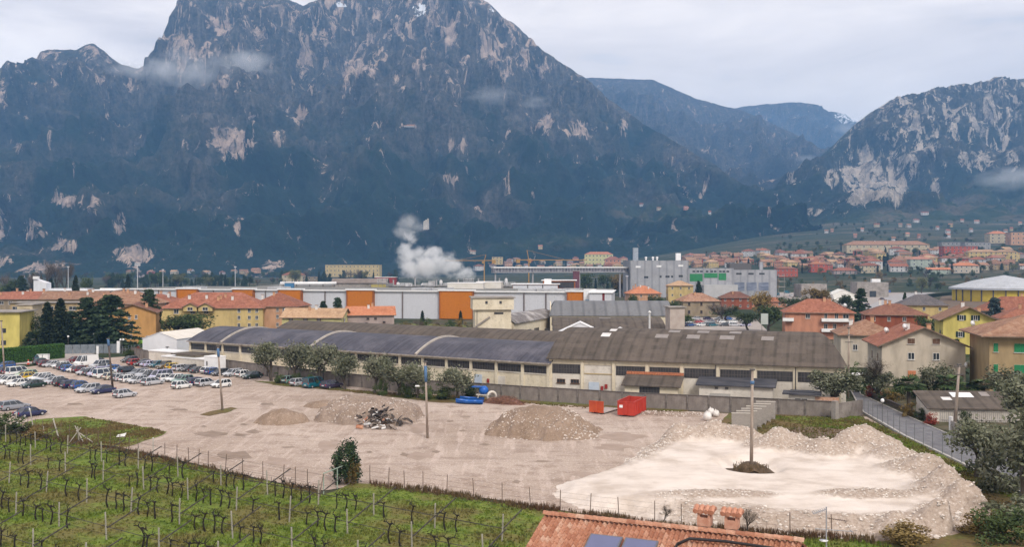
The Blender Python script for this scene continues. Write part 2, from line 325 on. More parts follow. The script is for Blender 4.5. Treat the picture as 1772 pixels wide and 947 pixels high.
def lot_mat():
    m, t, b = nt('packed_gravel'); b.inputs['Roughness'].default_value = .95; b.inputs['Specular IOR Level'].default_value = .15
    co = coords(t, 'Object')
    c = ramp(t, nz(t, co, .045, 6, .6), [(.3, (.34, .26, .205)), (.5, (.43, .34, .28)), (.7, (.51, .415, .35))])
    c = mixc(t, ramp(t, nz(t, co, .35, 6, .65), [(.38, (.8, .8, .8)), (.5, (0, 0, 0))]), c, (.29, .215, .17))
    tr = coords(t, 'Object', (1.1, .10, 1), (0, 0, R(62)))
    c = mixc(t, ramp(t, nz(t, tr, .8, 4, .6), [(.53, (0, 0, 0)), (.64, (.6, .6, .6))]), c, (.56, .45, .385))
    tr2 = coords(t, 'Object', (.08, 1.0, 1), (0, 0, R(-8)))
    c = mixc(t, ramp(t, nz(t, tr2, .9, 4, .6), [(.55, (0, 0, 0)), (.66, (.5, .5, .5))]), c, (.27, .205, .17))
    g = nz(t, co, 6, 3, .7)
    c = mixc(t, ramp(t, g, [(.34, (.7, .7, .7)), (.48, (0, 0, 0))]), c, (.20, .155, .125))
    c = mixc(t, ramp(t, nz(t, co, 3.1, 2, .7), [(.58, (0, 0, 0)), (.68, (.7, .7, .7))]), c, (.64, .55, .49))
    t.links.new(c, b.inputs['Base Color'])
    bp = N(t, 'Bump', i_Strength=.5, i_Distance=.08); t.links.new(g, bp.inputs['Height']); t.links.new(bp.outputs[0], b.inputs['Normal'])
    return m
LOT = lot_mat()
def grass_mat(name, g1, g2, br, bias=0.0):
    m, t, b = nt(name); b.inputs['Roughness'].default_value = .9; b.inputs['Specular IOR Level'].default_value = .15
    ge = N(t, 'NewGeometry'); pos = ge.outputs['Position']
    c = ramp(t, nz(t, pos, .9, 5, .65), [(.32, g1), (.62, g2)])
    c = mixc(t, ramp(t, nz(t, pos, .16, 5, .65), [(.50 - bias, (0, 0, 0)), (.66 - bias, (.75, .75, .75))]), c, br)
    c = mixc(t, ramp(t, nz(t, pos, 4.0, 3, .6), [(.3, (.5, .5, .5)), (.55, (0, 0, 0))]), c, (.018, .03, .008))
    t.links.new(c, b.inputs['Base Color']); return m
GRASS = grass_mat('meadow_grass', (.072, .118, .016), (.175, .225, .036), (.17, .125, .05), .06)
DRYG = grass_mat('dry_grass', (.07, .10, .02), (.15, .155, .04), (.165, .095, .05), .13)
EARTH = mat('dark_earth', (.10, .065, .04), (.17, .12, .08), .8, .95, .4)
sheet('gravel_yard', [(-60, 650), (60, 634), (150, 622), (240, 616), (330, 622), (445, 640), (560, 655), (836, 690), (1000, 701), (1303, 719), (1440, 721), (1500, 722), (1540, 745), (1640, 800), (1720, 890), (1700, 935), (1500, 942), (1200, 917), (1000, 889), (860, 866), (700, 846), (640, 838), (560, 850), (480, 836), (330, 802), (262, 786), (150, 765), (-60, 742)], .02, LOT, .2, 1, label='wide beige packed gravel yard with muddy hollows')
sheet('vineyard_field', [(-150, 738), (0, 742), (60, 752), (190, 777), (262, 791), (330, 806), (480, 838), (560, 856), (612, 838), (660, 840), (700, 847), (860, 870), (1000, 892), (1200, 918), (1400, 931), (1540, 940), (1540, 1300), (-600, 1300)], .055, GRASS, .5, 2, label='green meadow under the vines')
sheet('grass_verge', [(40, 733), (70, 726), (150, 722), (215, 735), (265, 741), (290, 749), (262, 762), (215, 775), (150, 770), (60, 756)], .06, GRASS, .6, 3)
sheet('grass_verge', [(345, 719), (378, 710), (398, 706), (410, 708), (392, 715), (360, 721)], .06, DRYG, .5, 4)
sheet('grass_verge', [(440, 660), (520, 664), (600, 674), (700, 683), (836, 686), (1000, 697), (1120, 705), (1200, 709), (1190, 714), (1040, 707), (960, 701), (880, 697), (760, 698), (690, 690), (590, 677), (480, 668)], .06, DRYG, .8, 5)
sheet('grass_verge', [(1230, 742), (1262, 716), (1330, 716), (1490, 722), (1535, 742), (1640, 795), (1712, 830), (1800, 880), (1850, 960), (1640, 980), (1500, 940), (1660, 925), (1715, 890), (1640, 840), (1560, 800), (1440, 790), (1330, 772)], .06, DRYG, .6, 6)
sheet('grass_patch', [(1300, 722), (1490, 722), (1530, 742), (1640, 795), (1690, 822), (1640, 815), (1540, 770), (1480, 745), (1400, 738)], .075, GRASS, .9, 7)
sheet('mown_earth', [(1350, 742), (1430, 738), (1520, 755), (1590, 792), (1600, 808), (1480, 778), (1400, 770), (1355, 765)], .072, EARTH, 1.2, 8)
sheet('grass_patch', [(852, 692), (900, 689), (905, 694), (860, 697)], .075, GRASS, .5, 9)
MUD = mat('mud', (.20, .145, .105), (.28, .21, .165), .5, .8, .2)
MUD2 = mat('damp_sand', (.30, .225, .175), (.36, .275, .225), .5, .9, .2)
for i, (a, b, rx, ry, k) in enumerate([(367, 752, 26, 5, 0), (440, 748, 12, 3, 0), (415, 754, 12, 2.5, 0), (407, 789, 32, 8, 0), (372, 795, 22, 5, 1), (352, 739, 6, 1.5, 0), (424, 735, 8, 1.5, 0), (480, 800, 22, 8, 1), (575, 772, 26, 9, 1), (725, 742, 18, 9, 1), (720, 790, 22, 6, 1), (700, 787, 8, 3, 0), (600, 685, 9, 2, 0), (462, 700, 12, 2.5, 0), (640, 783, 6, 2, 0), (755, 783, 8, 2, 0), (895, 835, 8, 3, 0), (805, 722, 9, 2, 0), (780, 730, 7, 1.6, 0), (800, 746, 6, 1.5, 0), (1075, 757, 40, 7, 1), (1060, 775, 30, 6, 1), (310, 710, 16, 2, 0), (130, 700, 14, 2, 0), (160, 708, 20, 2, 1), (840, 770, 9, 2, 0), (340, 752, 5, 1, 0), (435, 690, 18, 2.5, 1), (500, 775, 14, 1.5, 0), (520, 822, 30, 5, 1), (1010, 822, 26, 4, 1), (940, 800, 16, 2, 0)]):
    n = 12; ph = i * 1.3
    sheet('mud_patch', [(a + rx * math.cos(2 * math.pi * j / n) * (1 + .25 * math.sin(3 * j + ph)), b + ry * math.sin(2 * math.pi * j / n) * (1 + .3 * math.cos(2 * j + ph))) for j in range(n)], .026 + .001 * (i % 4), MUD if k == 0 else MUD2, .3, 20 + i, .5)
# ---- road on the right and street by the gate
ASPH = mat('asphalt', (.13, .125, .135), (.19, .185, .19), .6, .9, .1)
KERB = mat('kerb_stone', (.36, .34, .31), (.46, .43, .40), 1.0, .9)
ROADL = [(1472, 676), (1481, 694), (1495, 716), (1527, 733), (1568, 757), (1631, 787), (1682, 812), (1730, 836), (1800, 872)]
ROADR = [(1487, 676), (1489, 684), (1530, 703), (1570, 722), (1603, 737), (1633, 750), (1669, 765), (1740, 795), (1860, 842)]
sheet('road', ROADL + ROADR[::-1], .09, ASPH, 0, label='narrow grey asphalt lane beside the yard')
for nm, line in (('kerb', ROADL), ('kerb', ROADR)):
    m = MB()
    for a, b in zip(line[:-1], line[1:]):
        p, q = P(*a), P(*b); m.bar((p.x, p.y, .12), (q.x, q.y, .12), .18)
    struct(m.build(nm, KERB))
PAVE = mat('pale_paving', (.30, .26, .23), (.38, .33, .30), .5, .95)
sheet('street', [(-80, 640), (110, 626), (165, 612), (240, 606), (330, 604), (334, 600), (240, 600), (120, 604), (100, 615), (-80, 630)], .05, PAVE, 0)
# ---- grass blades
def inpoly(p, poly):
    c = False; n = len(poly)
    for i in range(n):
        a, b = poly[i], poly[i - 1]
        if (a[1] > p[1]) != (b[1] > p[1]) and p[0] < (b[0] - a[0]) * (p[1] - a[1]) / (b[1] - a[1]) + a[0]: c = not c
    return c
def blades(name, polys, n, m, hgt, seed, label=None, wid=.10):
    r = np.random.default_rng(seed); V = []
    for px in polys:
        pl = [P(a, b) for a, b in px]; x0, x1 = min(p.x for p in pl), max(p.x for p in pl); y0, y1 = min(p.y for p in pl), max(p.y for p in pl)
        k = 0
        while k < n:
            x, y = r.uniform(x0, x1), r.uniform(y0, y1)
            if abs(x / y) > .56 or not inpoly((x, y), pl): k += .2; continue
            k += 1
            d = .5 + noise.noise(Vector((x * .3, y * .3, 4.4))) * .9
            if r.random() > d + .35: continue
            h = hgt * r.uniform(.5, 1.2) * (.6 + .8 * max(0, d))
            for q in range(3):
                a = r.uniform(0, 6.28); w_ = wid * r.uniform(.5, 1.2); l = r.uniform(.1, .5) * h; ox, oy = r.uniform(-.12, .12, 2)
                V.append(((x + ox - w_ * math.cos(a), y + oy - w_ * math.sin(a), .03), (x + ox + w_ * math.cos(a), y + oy + w_ * math.sin(a), .03), (x + ox + l * math.sin(a), y + oy - l * math.cos(a), .05 + h)))
    V = np.array(V).reshape(-1, 3)
    return struct(link(name, npmesh(name, V, np.arange(len(V)).reshape(-1, 3), m)), label, 'stuff')
blades('grass', [[(-60, 748), (60, 756), (190, 781), (262, 795), (330, 808), (480, 842), (560, 860), (612, 842), (700, 850), (860, 872), (1000, 895), (1200, 921), (1540, 943), (1540, 1000), (-60, 1000)]], 30000, GRASS, .20, 3, 'green tufty grass between the vine rows')
blades('grass', [[(40, 735), (150, 724), (265, 743), (288, 750), (215, 774), (60, 756)], [(440, 661), (600, 675), (1000, 704), (1190, 715), (1040, 710), (880, 697), (690, 689)], [(1250, 738), (1300, 720), (1490, 722), (1540, 745), (1712, 832), (1800, 885), (1660, 930), (1715, 890), (1640, 840), (1560, 800), (1440, 788), (1340, 770)]], 5000, DRYG, .22, 5, 'rough mixed grass on the edges of the yard')
blades('grass', [[(1300, 722), (1490, 723), (1530, 743), (1640, 796), (1715, 834), (1770, 866), (1700, 850), (1620, 812), (1540, 775), (1480, 748), (1400, 738)]], 3600, GRASS, .26, 15, 'bright green grass on the bank below the lane fence')
WEED = grass_mat('brown_weeds', (.085, .055, .028), (.17, .115, .06), (.10, .045, .028), .05)
FENCE = [(-40, 732), (27, 741), (60, 750), (105, 758), (150, 768), (190, 776), (240, 785), (265, 791), (327, 804), (360, 811), (390, 817), (420, 825), (455, 831), (490, 837), (532, 846), (556, 856)], [(640, 838), (672, 843), (700, 848), (732, 850), (773, 856), (820, 863), (869, 871), (918, 879), (969, 885), (1021, 892), (1071, 898), (1133, 906), (1179, 911), (1228, 916), (1293, 922), (1367, 928), (1440, 932), (1512, 938)]
strip = lambda L, a, b: [(x, y - a) for x, y in L] + [(x, y + b) for x, y in L[::-1]]
blades('weeds', [strip(FENCE[0], 2, 9), strip(FENCE[1], 3, 6)], 6500, WEED, .42, 8, 'brown withered weeds along the wire fence', .05)

# ---------------------------------------------------------------- heaps
def pile_mat(name, c1, c2, c3, sc=1.0):
    m, t, b = nt(name); b.inputs['Roughness'].default_value = .95; b.inputs['Specular IOR Level'].default_value = .1
    co = coords(t, 'Object'); f = nz(t, co, 2.6 * sc, 5, .75)
    c = ramp(t, nz(t, co, .35, 5, .6), [(.35, c1), (.65, c2)])
    c = mixc(t, ramp(t, f, [(.54, (0, 0, 0)), (.66, (.8, .8, .8))]), c, c3)
    c = mixc(t, ramp(t, nz(t, co, 5 * sc, 3, .7), [(.32, (.6, .6, .6)), (.46, (0, 0, 0))]), c, tuple(v * .45 for v in c1))
    t.links.new(c, b.inputs['Base Color']); bp = N(t, 'Bump', i_Strength=.8, i_Distance=.12); t.links.new(f, bp.inputs['Height']); t.links.new(bp.outputs[0], b.inputs['Normal'])
    return m
def stone_mb(rs, mb, c, r):
    vs = []
    for k, (n_, z) in enumerate(((4, -.5), (5, .25), (1, .75))):
        for j in range(n_):
            a = 2 * math.pi * j / n_ + k; q = r * rs.uniform(.75, 1.2) * (1 if k < 2 else .2)
            vs.append((c[0] + q * math.cos(a), c[1] + q * math.sin(a) * rs.uniform(.6, 1), c[2] + z * r * rs.uniform(.7, 1)))
    fs = [(j, (j + 1) % 4, 4 + j) for j in range(4)] + [((j + 1) % 4, 4 + (j + 1) % 5, 4 + j) for j in range(4)] + [(0, 8, 7), (4 + 0, 4 + 1, 9), (5, 6, 9), (6, 7, 9), (7, 8, 9), (8, 4, 9)]
    mb.add(vs, fs)
def heap(name, label, px, py, rx, ry, h, m, seed, rz=0, lumps=1.0, cat='heap', stones=0, smat=None, sz=.16, ridge=0):
    c = P(px, py); st = .33; nx, ny = int(rx * 1.25 / st), int(ry * 1.25 / st); rows = []; hs = {}
    def H(x, y):
        xx = max(0, abs(x) - ridge * rx) / (1 - ridge); r = math.hypot(xx / rx, y / ry) + .12 * lumps * noise.noise(Vector((x * .9, y * .9, seed + 5))) + .17 * lumps * noise.noise(Vector((x * .45, y * .45, seed)))
        z = h * max(0, 1 - r) ** .92
        z = h * (1 - math.exp(-1.9 * z / h)) / .85
        return z + (.16 * lumps * noise.fractal(Vector((x * 1.1, y * 1.1, seed)), .8, 2, 4) * min(1, max(0, 1.05 - r) * 5)) - .05
    for j in range(-ny, ny + 1): rows.append([(i * st, j * st, H(i * st, j * st)) for i in range(-nx, nx + 1)])
    o = thing(name, label, cat, (c.x, c.y, .02), rz); MB().grid(rows).build('mound', m, o, True)
    if stones:
        rs = random.Random(seed); b = MB()
        for _ in range(stones):
            a = rs.uniform(0, 6.28); q = rs.uniform(.3, 1.08) ** .7; x, y = rx * q * math.cos(a), ry * q * math.sin(a); r = sz * rs.choice((.5, .6, .7, 1, 1.3))
            stone_mb(rs, b, (x, y, max(0, H(x, y)) + r * .2), r)
        struct(b.build('stones', smat or m, o), None, 'stuff')
    return o
SAND = pile_mat('brown_sand', (.225, .16, .115), (.30, .22, .165), (.40, .32, .26))
SCREE = pile_mat('mixed_rubble', (.235, .175, .135), (.31, .24, .195), (.45, .37, .31), .8)
STONE = mat('pale_stone', (.42, .34, .29), (.66, .59, .53), .9, .95, rnd=.1)
heap('gravel_heap', 'largest brown gravel heap, standing alone in the middle of the yard', 938, 748, 7.4, 6.2, 3.5, SAND, 3, R(-12), 1.2, stones=520, smat=STONE, sz=.12, ridge=.12)
heap('gravel_heap', 'low brown gravel shoulder spilling off the near side of the largest heap', 992, 757, 3.2, 2.4, 1.3, SAND, 5, stones=160, smat=STONE, sz=.14)
heap('rubble_heap', 'broad rubble heap with dark broken debris dumped on its near side', 640, 724, 7.6, 6.0, 3.0, SCREE, 9, R(-15), 1.6, stones=420, smat=STONE, sz=.14, ridge=.4)
heap('sand_heap', 'small smooth sand heap between the car park and the rubble heap', 487, 731, 3.6, 3.0, 2.0, SAND, 13, .3, 1.1)
heap('sand_heap', 'very low sand heap behind the rubble heap', 561, 704, 3.2, 2.4, 1.0, SAND, 15, 0, 1)
heap('gravel_heap', 'thin strip of grey gravel along the concrete wall past the red skips', 1165, 719, 6, 1.6, .55, SCREE, 17, R(-15), 1, stones=200, smat=STONE, sz=.12)
heap('gravel_heap', 'small stony grey heap in front of the concrete wall elements', 1265, 756, 2.4, 1.5, 1.0, SCREE, 19, 0, .8, stones=160, smat=STONE, sz=.14)
# dark debris on the rubble heap
rs = random.Random(4); c = P(655, 738); o = thing('debris_heap', 'jumble of black and rusty broken slabs on the rubble heap', 'debris', (c.x, c.y, .3))
for nm, colr, k in (('broken_slab', ((.03, .026, .024), (.09, .07, .06)), 60), ('broken_board', ((.13, .10, .08), (.30, .25, .22)), 40), ('tile_shard', ((.34, .13, .07), (.45, .25, .16)), 10), ('plaster_chunk', ((.5, .48, .46), (.7, .68, .66)), 26)):
    mm = mat(nm + '_mat', colr[0], colr[1], .7, .9, rnd=.2)
    for _ in range(k // 2 if nm != 'broken_slab' else k):
        x = rs.gauss(0, 1.7); y = rs.gauss(.3 if nm == 'broken_slab' else -1.1, .9); b = MB()
        b.box((0, 0, 0), (rs.uniform(.4, 1.1), rs.uniform(.25, .7), rs.uniform(.06, .16)), rs.uniform(0, 3), 0, rs.uniform(.6, 1))
        q = b.build(nm, mm, o); q.location = (x, y, max(.05, .55 + .55 * (y + .8) - .08 * x * x + rs.uniform(-.1, .25))); q.rotation_euler = (rs.uniform(-.7, .7), rs.uniform(-.7, .7), rs.uniform(0, 6))
# ---- big white gravel bank
BANK = [(955, 842), (1040, 822), (1085, 802), (1118, 778), (1175, 762), (1240, 764), (1300, 757), (1345, 778), (1400, 776), (1440, 790), (1500, 778), (1555, 790), (1605, 806), (1642, 838), (1662, 862), (1700, 882), (1716, 892), (1690, 905), (1655, 912), (1652, 926), (1560, 936), (1400, 930), (1250, 914), (1130, 900), (1000, 882), (958, 862)]
bp_ = [P(a, b) for a, b in BANK]; BL = [(p.x, p.y) for p in bp_]
def dist_edge(x, y):
    d = 1e9
    for i in range(len(BL)):
        ax, ay = BL[i - 1]; bx, by = BL[i]; dx, dy = bx - ax, by - ay; u = max(0, min(1, ((x - ax) * dx + (y - ay) * dy) / (dx * dx + dy * dy)))
        d = min(d, math.hypot(x - ax - u * dx, y - ay - u * dy))
    return d if inpoly((x, y), BL) else -d
HEAPS = [(1497, 797, 4.4, 3.6, 3.0), (1180, 776, 4.2, 2.8, 1.7), (1255, 778, 4.4, 2.6, 1.8), (1300, 782, 3.4, 2.6, 1.2), (1335, 794, 4.2, 3, 1.5), (1385, 797, 4.6, 3, 1.5), (1430, 806, 3.6, 3, 1.3), (1545, 812, 3.6, 3.2, 1.6), (1590, 836, 4.6, 4.4, 1.7), (1648, 874, 4.6, 4.6, 1.5), (1500, 880, 6, 2.5, .5), (1230, 880, 8, 2.2, .35)]
_r = random.Random(14)
for _i in list(range(3, 21)) * 2: _a, _b = BANK[_i]; HEAPS.append((_a + _r.uniform(-22, 22) + (-14 if _i > 12 else 0), _b + _r.uniform(2, 16) * (-1 if _i > 18 else 1), _r.uniform(1.4, 2.8), _r.uniform(1.2, 2.2), _r.uniform(.5, 1.25) * (.6 if _i < 9 else 1)))
HP = [(*P(a, b).xy, rx, ry, h) for a, b, rx, ry, h in HEAPS]; PIT = P(1298, 823)
def bank_h(x, y):
    d = dist_edge(x, y) + .6 * noise.noise(Vector((x * .4, y * .4, 2))) + .35 * noise.noise(Vector((x * 1.2, y * 1.2, 3)))
    sc_ = sst(-12, 6, x - P(1040, 850).x)
    z = 1.25 * (.25 + .75 * sc_) * sst(-.1, 2.6, d)
    for hx, hy, rx, ry, h in HP: z += h * max(0, 1 - math.hypot((x - hx) / rx, (y - hy) / ry)) * (1 if d > .2 else 0)
    q = math.hypot((x - PIT.x), (y - PIT.y) * .8); z *= max(.45, sst(1.5, 4.2, q))
    edge = 1 - sst(2, 5, d) * (1 - min(1, sum(max(0, 1 - math.hypot((x - a) / rx, (y - b) / ry)) * 2.2 for a, b, rx, ry, h in HP)))
    edge *= .12 + .88 * sst(-4, 9, x - P(1075, 835).x + (6 if y > 112 else 0))
    return (z + .20 * edge * noise.fractal(Vector((x * 1.6, y * 1.6, 7)), .8, 2, 4) - .03 if d > -.3 else -.2), edge, d
xs = np.arange(min(p[0] for p in BL) - 1, max(p[0] for p in BL) + 1, .36); yy = np.arange(min(p[1] for p in BL) - 1, max(p[1] for p in BL) + 1, .36)
rows = [[bank_h(x, y) for x in xs] for y in yy]
V = np.array([[(x, y, rows[j][i][0] + .02) for i, x in enumerate(xs)] for j, y in enumerate(yy)]).reshape(-1, 3); ed = np.array([[r[1] for r in rr] for rr in rows]).ravel()
n = len(xs); idx = np.arange(len(V)).reshape(len(yy), n); F = np.stack([idx[:-1, :-1], idx[:-1, 1:], idx[1:, 1:], idx[1:, :-1]], -1).reshape(-1, 4)
F = F[(V[F][:, :, 2] > -.1).any(1)]
m, t, b = nt('white_gravel'); b.inputs['Roughness'].default_value = .95; b.inputs['Specular IOR Level'].default_value = .1; co = coords(t, 'Object')
fine = ramp(t, nz(t, co, .25, 6, .6), [(.32, (.50, .42, .355)), (.50, (.66, .575, .505)), (.66, (.72, .64, .57))])
fine = mixc(t, ramp(t, nz(t, coords(t, 'Object', (.22, .8, 1), (0, 0, .35)), .8, 6, .65, 1.2), [(.50, (0, 0, 0)), (.72, (.5, .5, .5))]), fine, (.50, .42, .36))
g = nz(t, co, 2.8, 5, .75)
ston = ramp(t, g, [(.30, (.22, .17, .135)), (.44, (.36, .285, .23)), (.58, (.43, .35, .29)), (.70, (.66, .58, .52))])
at = N(t, 'Attribute', attribute_name='stony'); ma = N(t, 'Math', operation='MULTIPLY_ADD', use_clamp=True); t.links.new(nz(t, co, .55, 6, .7), ma.inputs[0]); ma.inputs[1].default_value = 3.2; ma.inputs[2].default_value = -2.1; mb_ = N(t, 'Math', operation='MULTIPLY_ADD', use_clamp=True); t.links.new(at.outputs['Fac'], mb_.inputs[0]); mb_.inputs[1].default_value = 1.7; m0 = N(t, 'Math', operation='MULTIPLY_ADD'); t.links.new(nz(t, co, .55, 6, .7), m0.inputs[0]); m0.inputs[1].default_value = 3.0; m0.inputs[2].default_value = -1.95; t.links.new(m0.outputs[0], mb_.inputs[2]); t.links.new(mixc(t, mb_.outputs[0], fine, ston), b.inputs['Base Color'])
bp = N(t, 'Bump', i_Strength=.7, i_Distance=.1); t.links.new(g, bp.inputs['Height']); t.links.new(bp.outputs[0], b.inputs['Normal'])
me = npmesh('gravel_bank', V, F, m, True); me.attributes.new('stony', 'FLOAT', 'POINT').data.foreach_set('value', np.clip(ed * 1.1, 0, 1).astype(np.float32))
bank = tag(link('gravel_bank', me), 'big spread of almost white gravel with stony heaped rims around a pole', 'gravel')
rs = random.Random(2); sb = MB(); k = 0
while k < 4200:
    x, y = rs.uniform(BL[0][0], max(p[0] for p in BL)), rs.uniform(min(p[1] for p in BL) - .5, max(p[1] for p in BL)); z, e, d = bank_h(x, y)
    if d < -.5 or e < .45: continue
    k += 1; near = math.exp(-max(0, d - .2) / 1.3) if y < 95 else .25; r = rs.choice((.05, .06, .08, .12)) + near * rs.choice((0, 0, .03, .10, .22)) * rs.random()
    stone_mb(rs, sb, (x, y, max(0, z) + .02 + r * .2), r)
struct(sb.build('stones', mat('limestone', (.50, .43, .37), (.74, .68, .62), .7, .95), bank), None, 'stuff')
# ---------------------------------------------------------------- materials for buildings
def streak(name, c1, c2, c3, sx=.9, sy=.08, bands=None, rough=.85, amt=.6, patch=None):
    m, t, b = nt(name); b.inputs['Roughness'].default_value = rough; b.inputs['Specular IOR Level'].default_value = .25
    co = coords(t, 'Object', (sx, sy, sy)); c = ramp(t, nz(t, co, 1.0, 6, .65), [(.34, c1), (.62, c2)])
    c = mixc(t, ramp(t, nz(t, coords(t, 'Object'), .22, 5, .6), [(.45, (0, 0, 0)), (.68, (amt, amt, amt))]), c, c3)
    c = mixc(t, ramp(t, nz(t, coords(t, 'Object'), 1.6, 4, .7), [(.32, (.5, .5, .5)), (.48, (0, 0, 0))]), c, tuple(v * .6 for v in c1))
    if bands:
        wv = N(t, 'TexWave', wave_type='BANDS', bands_direction='X', i_Scale=bands); wv.inputs['Distortion'].default_value = 0
        t.links.new(coords(t, 'Object'), wv.inputs[0]); c = mixc(t, ramp(t, wv.outputs[0], [(.0, (.5, .5, .5)), (.25, (0, 0, 0))]), c, tuple(v * .55 for v in c1))
    if patch:
        br = N(t, 'TexBrick'); br.inputs['Scale'].default_value = .22; br.inputs['Mortar Size'].default_value = 0; br.inputs['Color1'].default_value = (0, 0, 0, 1); br.inputs['Color2'].default_value = (1, 1, 1, 1)
        t.links.new(coords(t, 'Object'), br.inputs[0]); c = mixc(t, ramp(t, br.outputs[0], [(.25, (0, 0, 0)), (.95, (.26, .26, .26))]), c, patch)
    t.links.new(c, b.inputs['Base Color']); return m
def tile_mat(name, c1, c2, c3):
    m, t, b = nt(name); b.inputs['Roughness'].default_value = .85; b.inputs['Specular IOR Level'].default_value = .2
    co = coords(t, 'Object'); c = ramp(t, nz(t, co, 1.1, 6, .75), [(.34, c1), (.5, c2), (.66, c3)])
    wv = N(t, 'TexWave', wave_type='BANDS', bands_direction='DIAGONAL', i_Scale=1.6); wv.inputs['Distortion'].default_value = .6; t.links.new(co, wv.inputs[0])
    c = mixc(t, ramp(t, wv.outputs[0], [(.0, (.35, .35, .35)), (.35, (0, 0, 0))]), c, tuple(v * .4 for v in c1))
    c = mixc(t, ramp(t, nz(t, co, .3, 4, .6), [(.5, (0, 0, 0)), (.7, (.5, .5, .5))]), c, tuple(v * .55 for v in c1))
    oi = N(t, 'ObjectInfo'); hs = N(t, 'HueSaturation'); mr = N(t, 'MapRange', i_3=.78, i_4=1.18); t.links.new(oi.outputs['Random'], mr.inputs[0]); t.links.new(mr.outputs[0], hs.inputs['Value']); t.links.new(c, hs.inputs['Color'])
    t.links.new(hs.outputs[0], b.inputs['Base Color']); return m
def wallm(name, rgb, k=.62):
    c = srgb(*rgb, k); return mat('wall_' + name, tuple(v * .82 for v in c), tuple(min(.85, v * 1.08) for v in c), .6, .9, .05, 6, .36, .6, (1, 1, .35))
TILES = {'red': tile_mat('red_tiles', (.20, .075, .045), (.29, .11, .068), (.37, .18, .12)), 'old': tile_mat('old_tiles', (.21, .105, .066), (.30, .165, .105), (.37, .25, .17)),
         'brown': tile_mat('brown_tiles', (.13, .06, .042), (.20, .09, .06), (.25, .13, .085)), 'pink': tile_mat('pink_tiles', (.30, .135, .09), (.38, .18, .122), (.44, .26, .19)),
         'tan': tile_mat('tan_tiles', (.32, .19, .11), (.42, .27, .16), (.48, .34, .22)), 'dark': tile_mat('slate_tiles', (.085, .075, .078), (.13, .115, .115), (.17, .15, .145)), 'orange': tile_mat('orange_tiles', (.36, .13, .06), (.44, .17, .085), (.50, .23, .13))}
WALLS = {k: wallm(k, v) for k, v in {'cream': (222, 205, 172), 'white': (232, 228, 224), 'orange': (226, 172, 106), 'ochre': (232, 204, 140), 'yellow': (240, 222, 128), 'pale_yellow': (240, 230, 165), 'pink': (222, 158, 128), 'salmon': (228, 178, 140), 'red': (206, 104, 78), 'beige': (200, 174, 132), 'grey': (180, 176, 172), 'rosegrey': (196, 176, 168), 'greenish': (196, 206, 190), 'brick': (170, 96, 68), 'dirty': (176, 158, 132), 'ivory': (226, 212, 192)}.items()}
GLASS = mat('dark_glass', (.018, .02, .024), (.05, .055, .06), .8, .15, spec=.6)
FRAME = mat('white_frame', (.62, .60, .57), rough=.6); BROWNW = mat('brown_wood', (.09, .045, .025), (.14, .08, .05), 2, .7)
GREENS = mat('green_shutter', (.015, .16, .06), (.02, .2, .08), 1, .6); ORSH = mat('orange_shutter', (.45, .16, .07), (.52, .2, .1), 1, .7)
EAVE = mat('eave_wood', (.16, .10, .07), (.24, .17, .12), 1.5, .8); PIPE = mat('drain_pipe', (.12, .06, .04), rough=.5); WHITE = mat('white_paint', (.70, .69, .68), (.80, .79, .78), .6, .6)
CONC = streak('weathered_concrete', (.26, .23, .205), (.36, .325, .29), (.15, .13, .115), .5, .5)
_WC = {}
def window(parent, at, w, h, rz=0, frame=FRAME, shut=None, open_=0, bars=1, pane=GLASS, sill=True):
    key = (round(w, 2), round(h, 2), frame.name, shut.name if shut else '', open_, bars)
    if key not in _WC:
        f = MB(); e = .07
        for s in (-1, 1): f.box((s * (w / 2 - e / 2), -.03, 0), (e, .1, h)); f.box((0, -.03, s * (h / 2 - e / 2)), (w - 2 * e, .098, e))
        for i in range(bars): f.box((-w / 2 + w * (i + 1) / (bars + 1), -.03, 0), (e, .094, h - 2 * e))
        if sill: f.box((0, -.09, -h / 2 - .05), (w + .2, .2, .08))
        if shut:
            for s in (-1, 1): f.box((s * (w / 2 + w * .26), -.06, 0), (w * .5, .07, h), 0, 1) if open_ else f.box((s * w / 4, -.085, 0), (w / 2 - .02, .05, h - .02), 0, 1)
        _WC[key] = (f.mesh('window', [frame, shut or frame]), MB().box((0, -.012, 0), (w - .02, .03, h - .02)).mesh('pane', pane))
    o = link('window', _WC[key][0], parent, at, rz); link('pane', _WC[key][1], o); return o
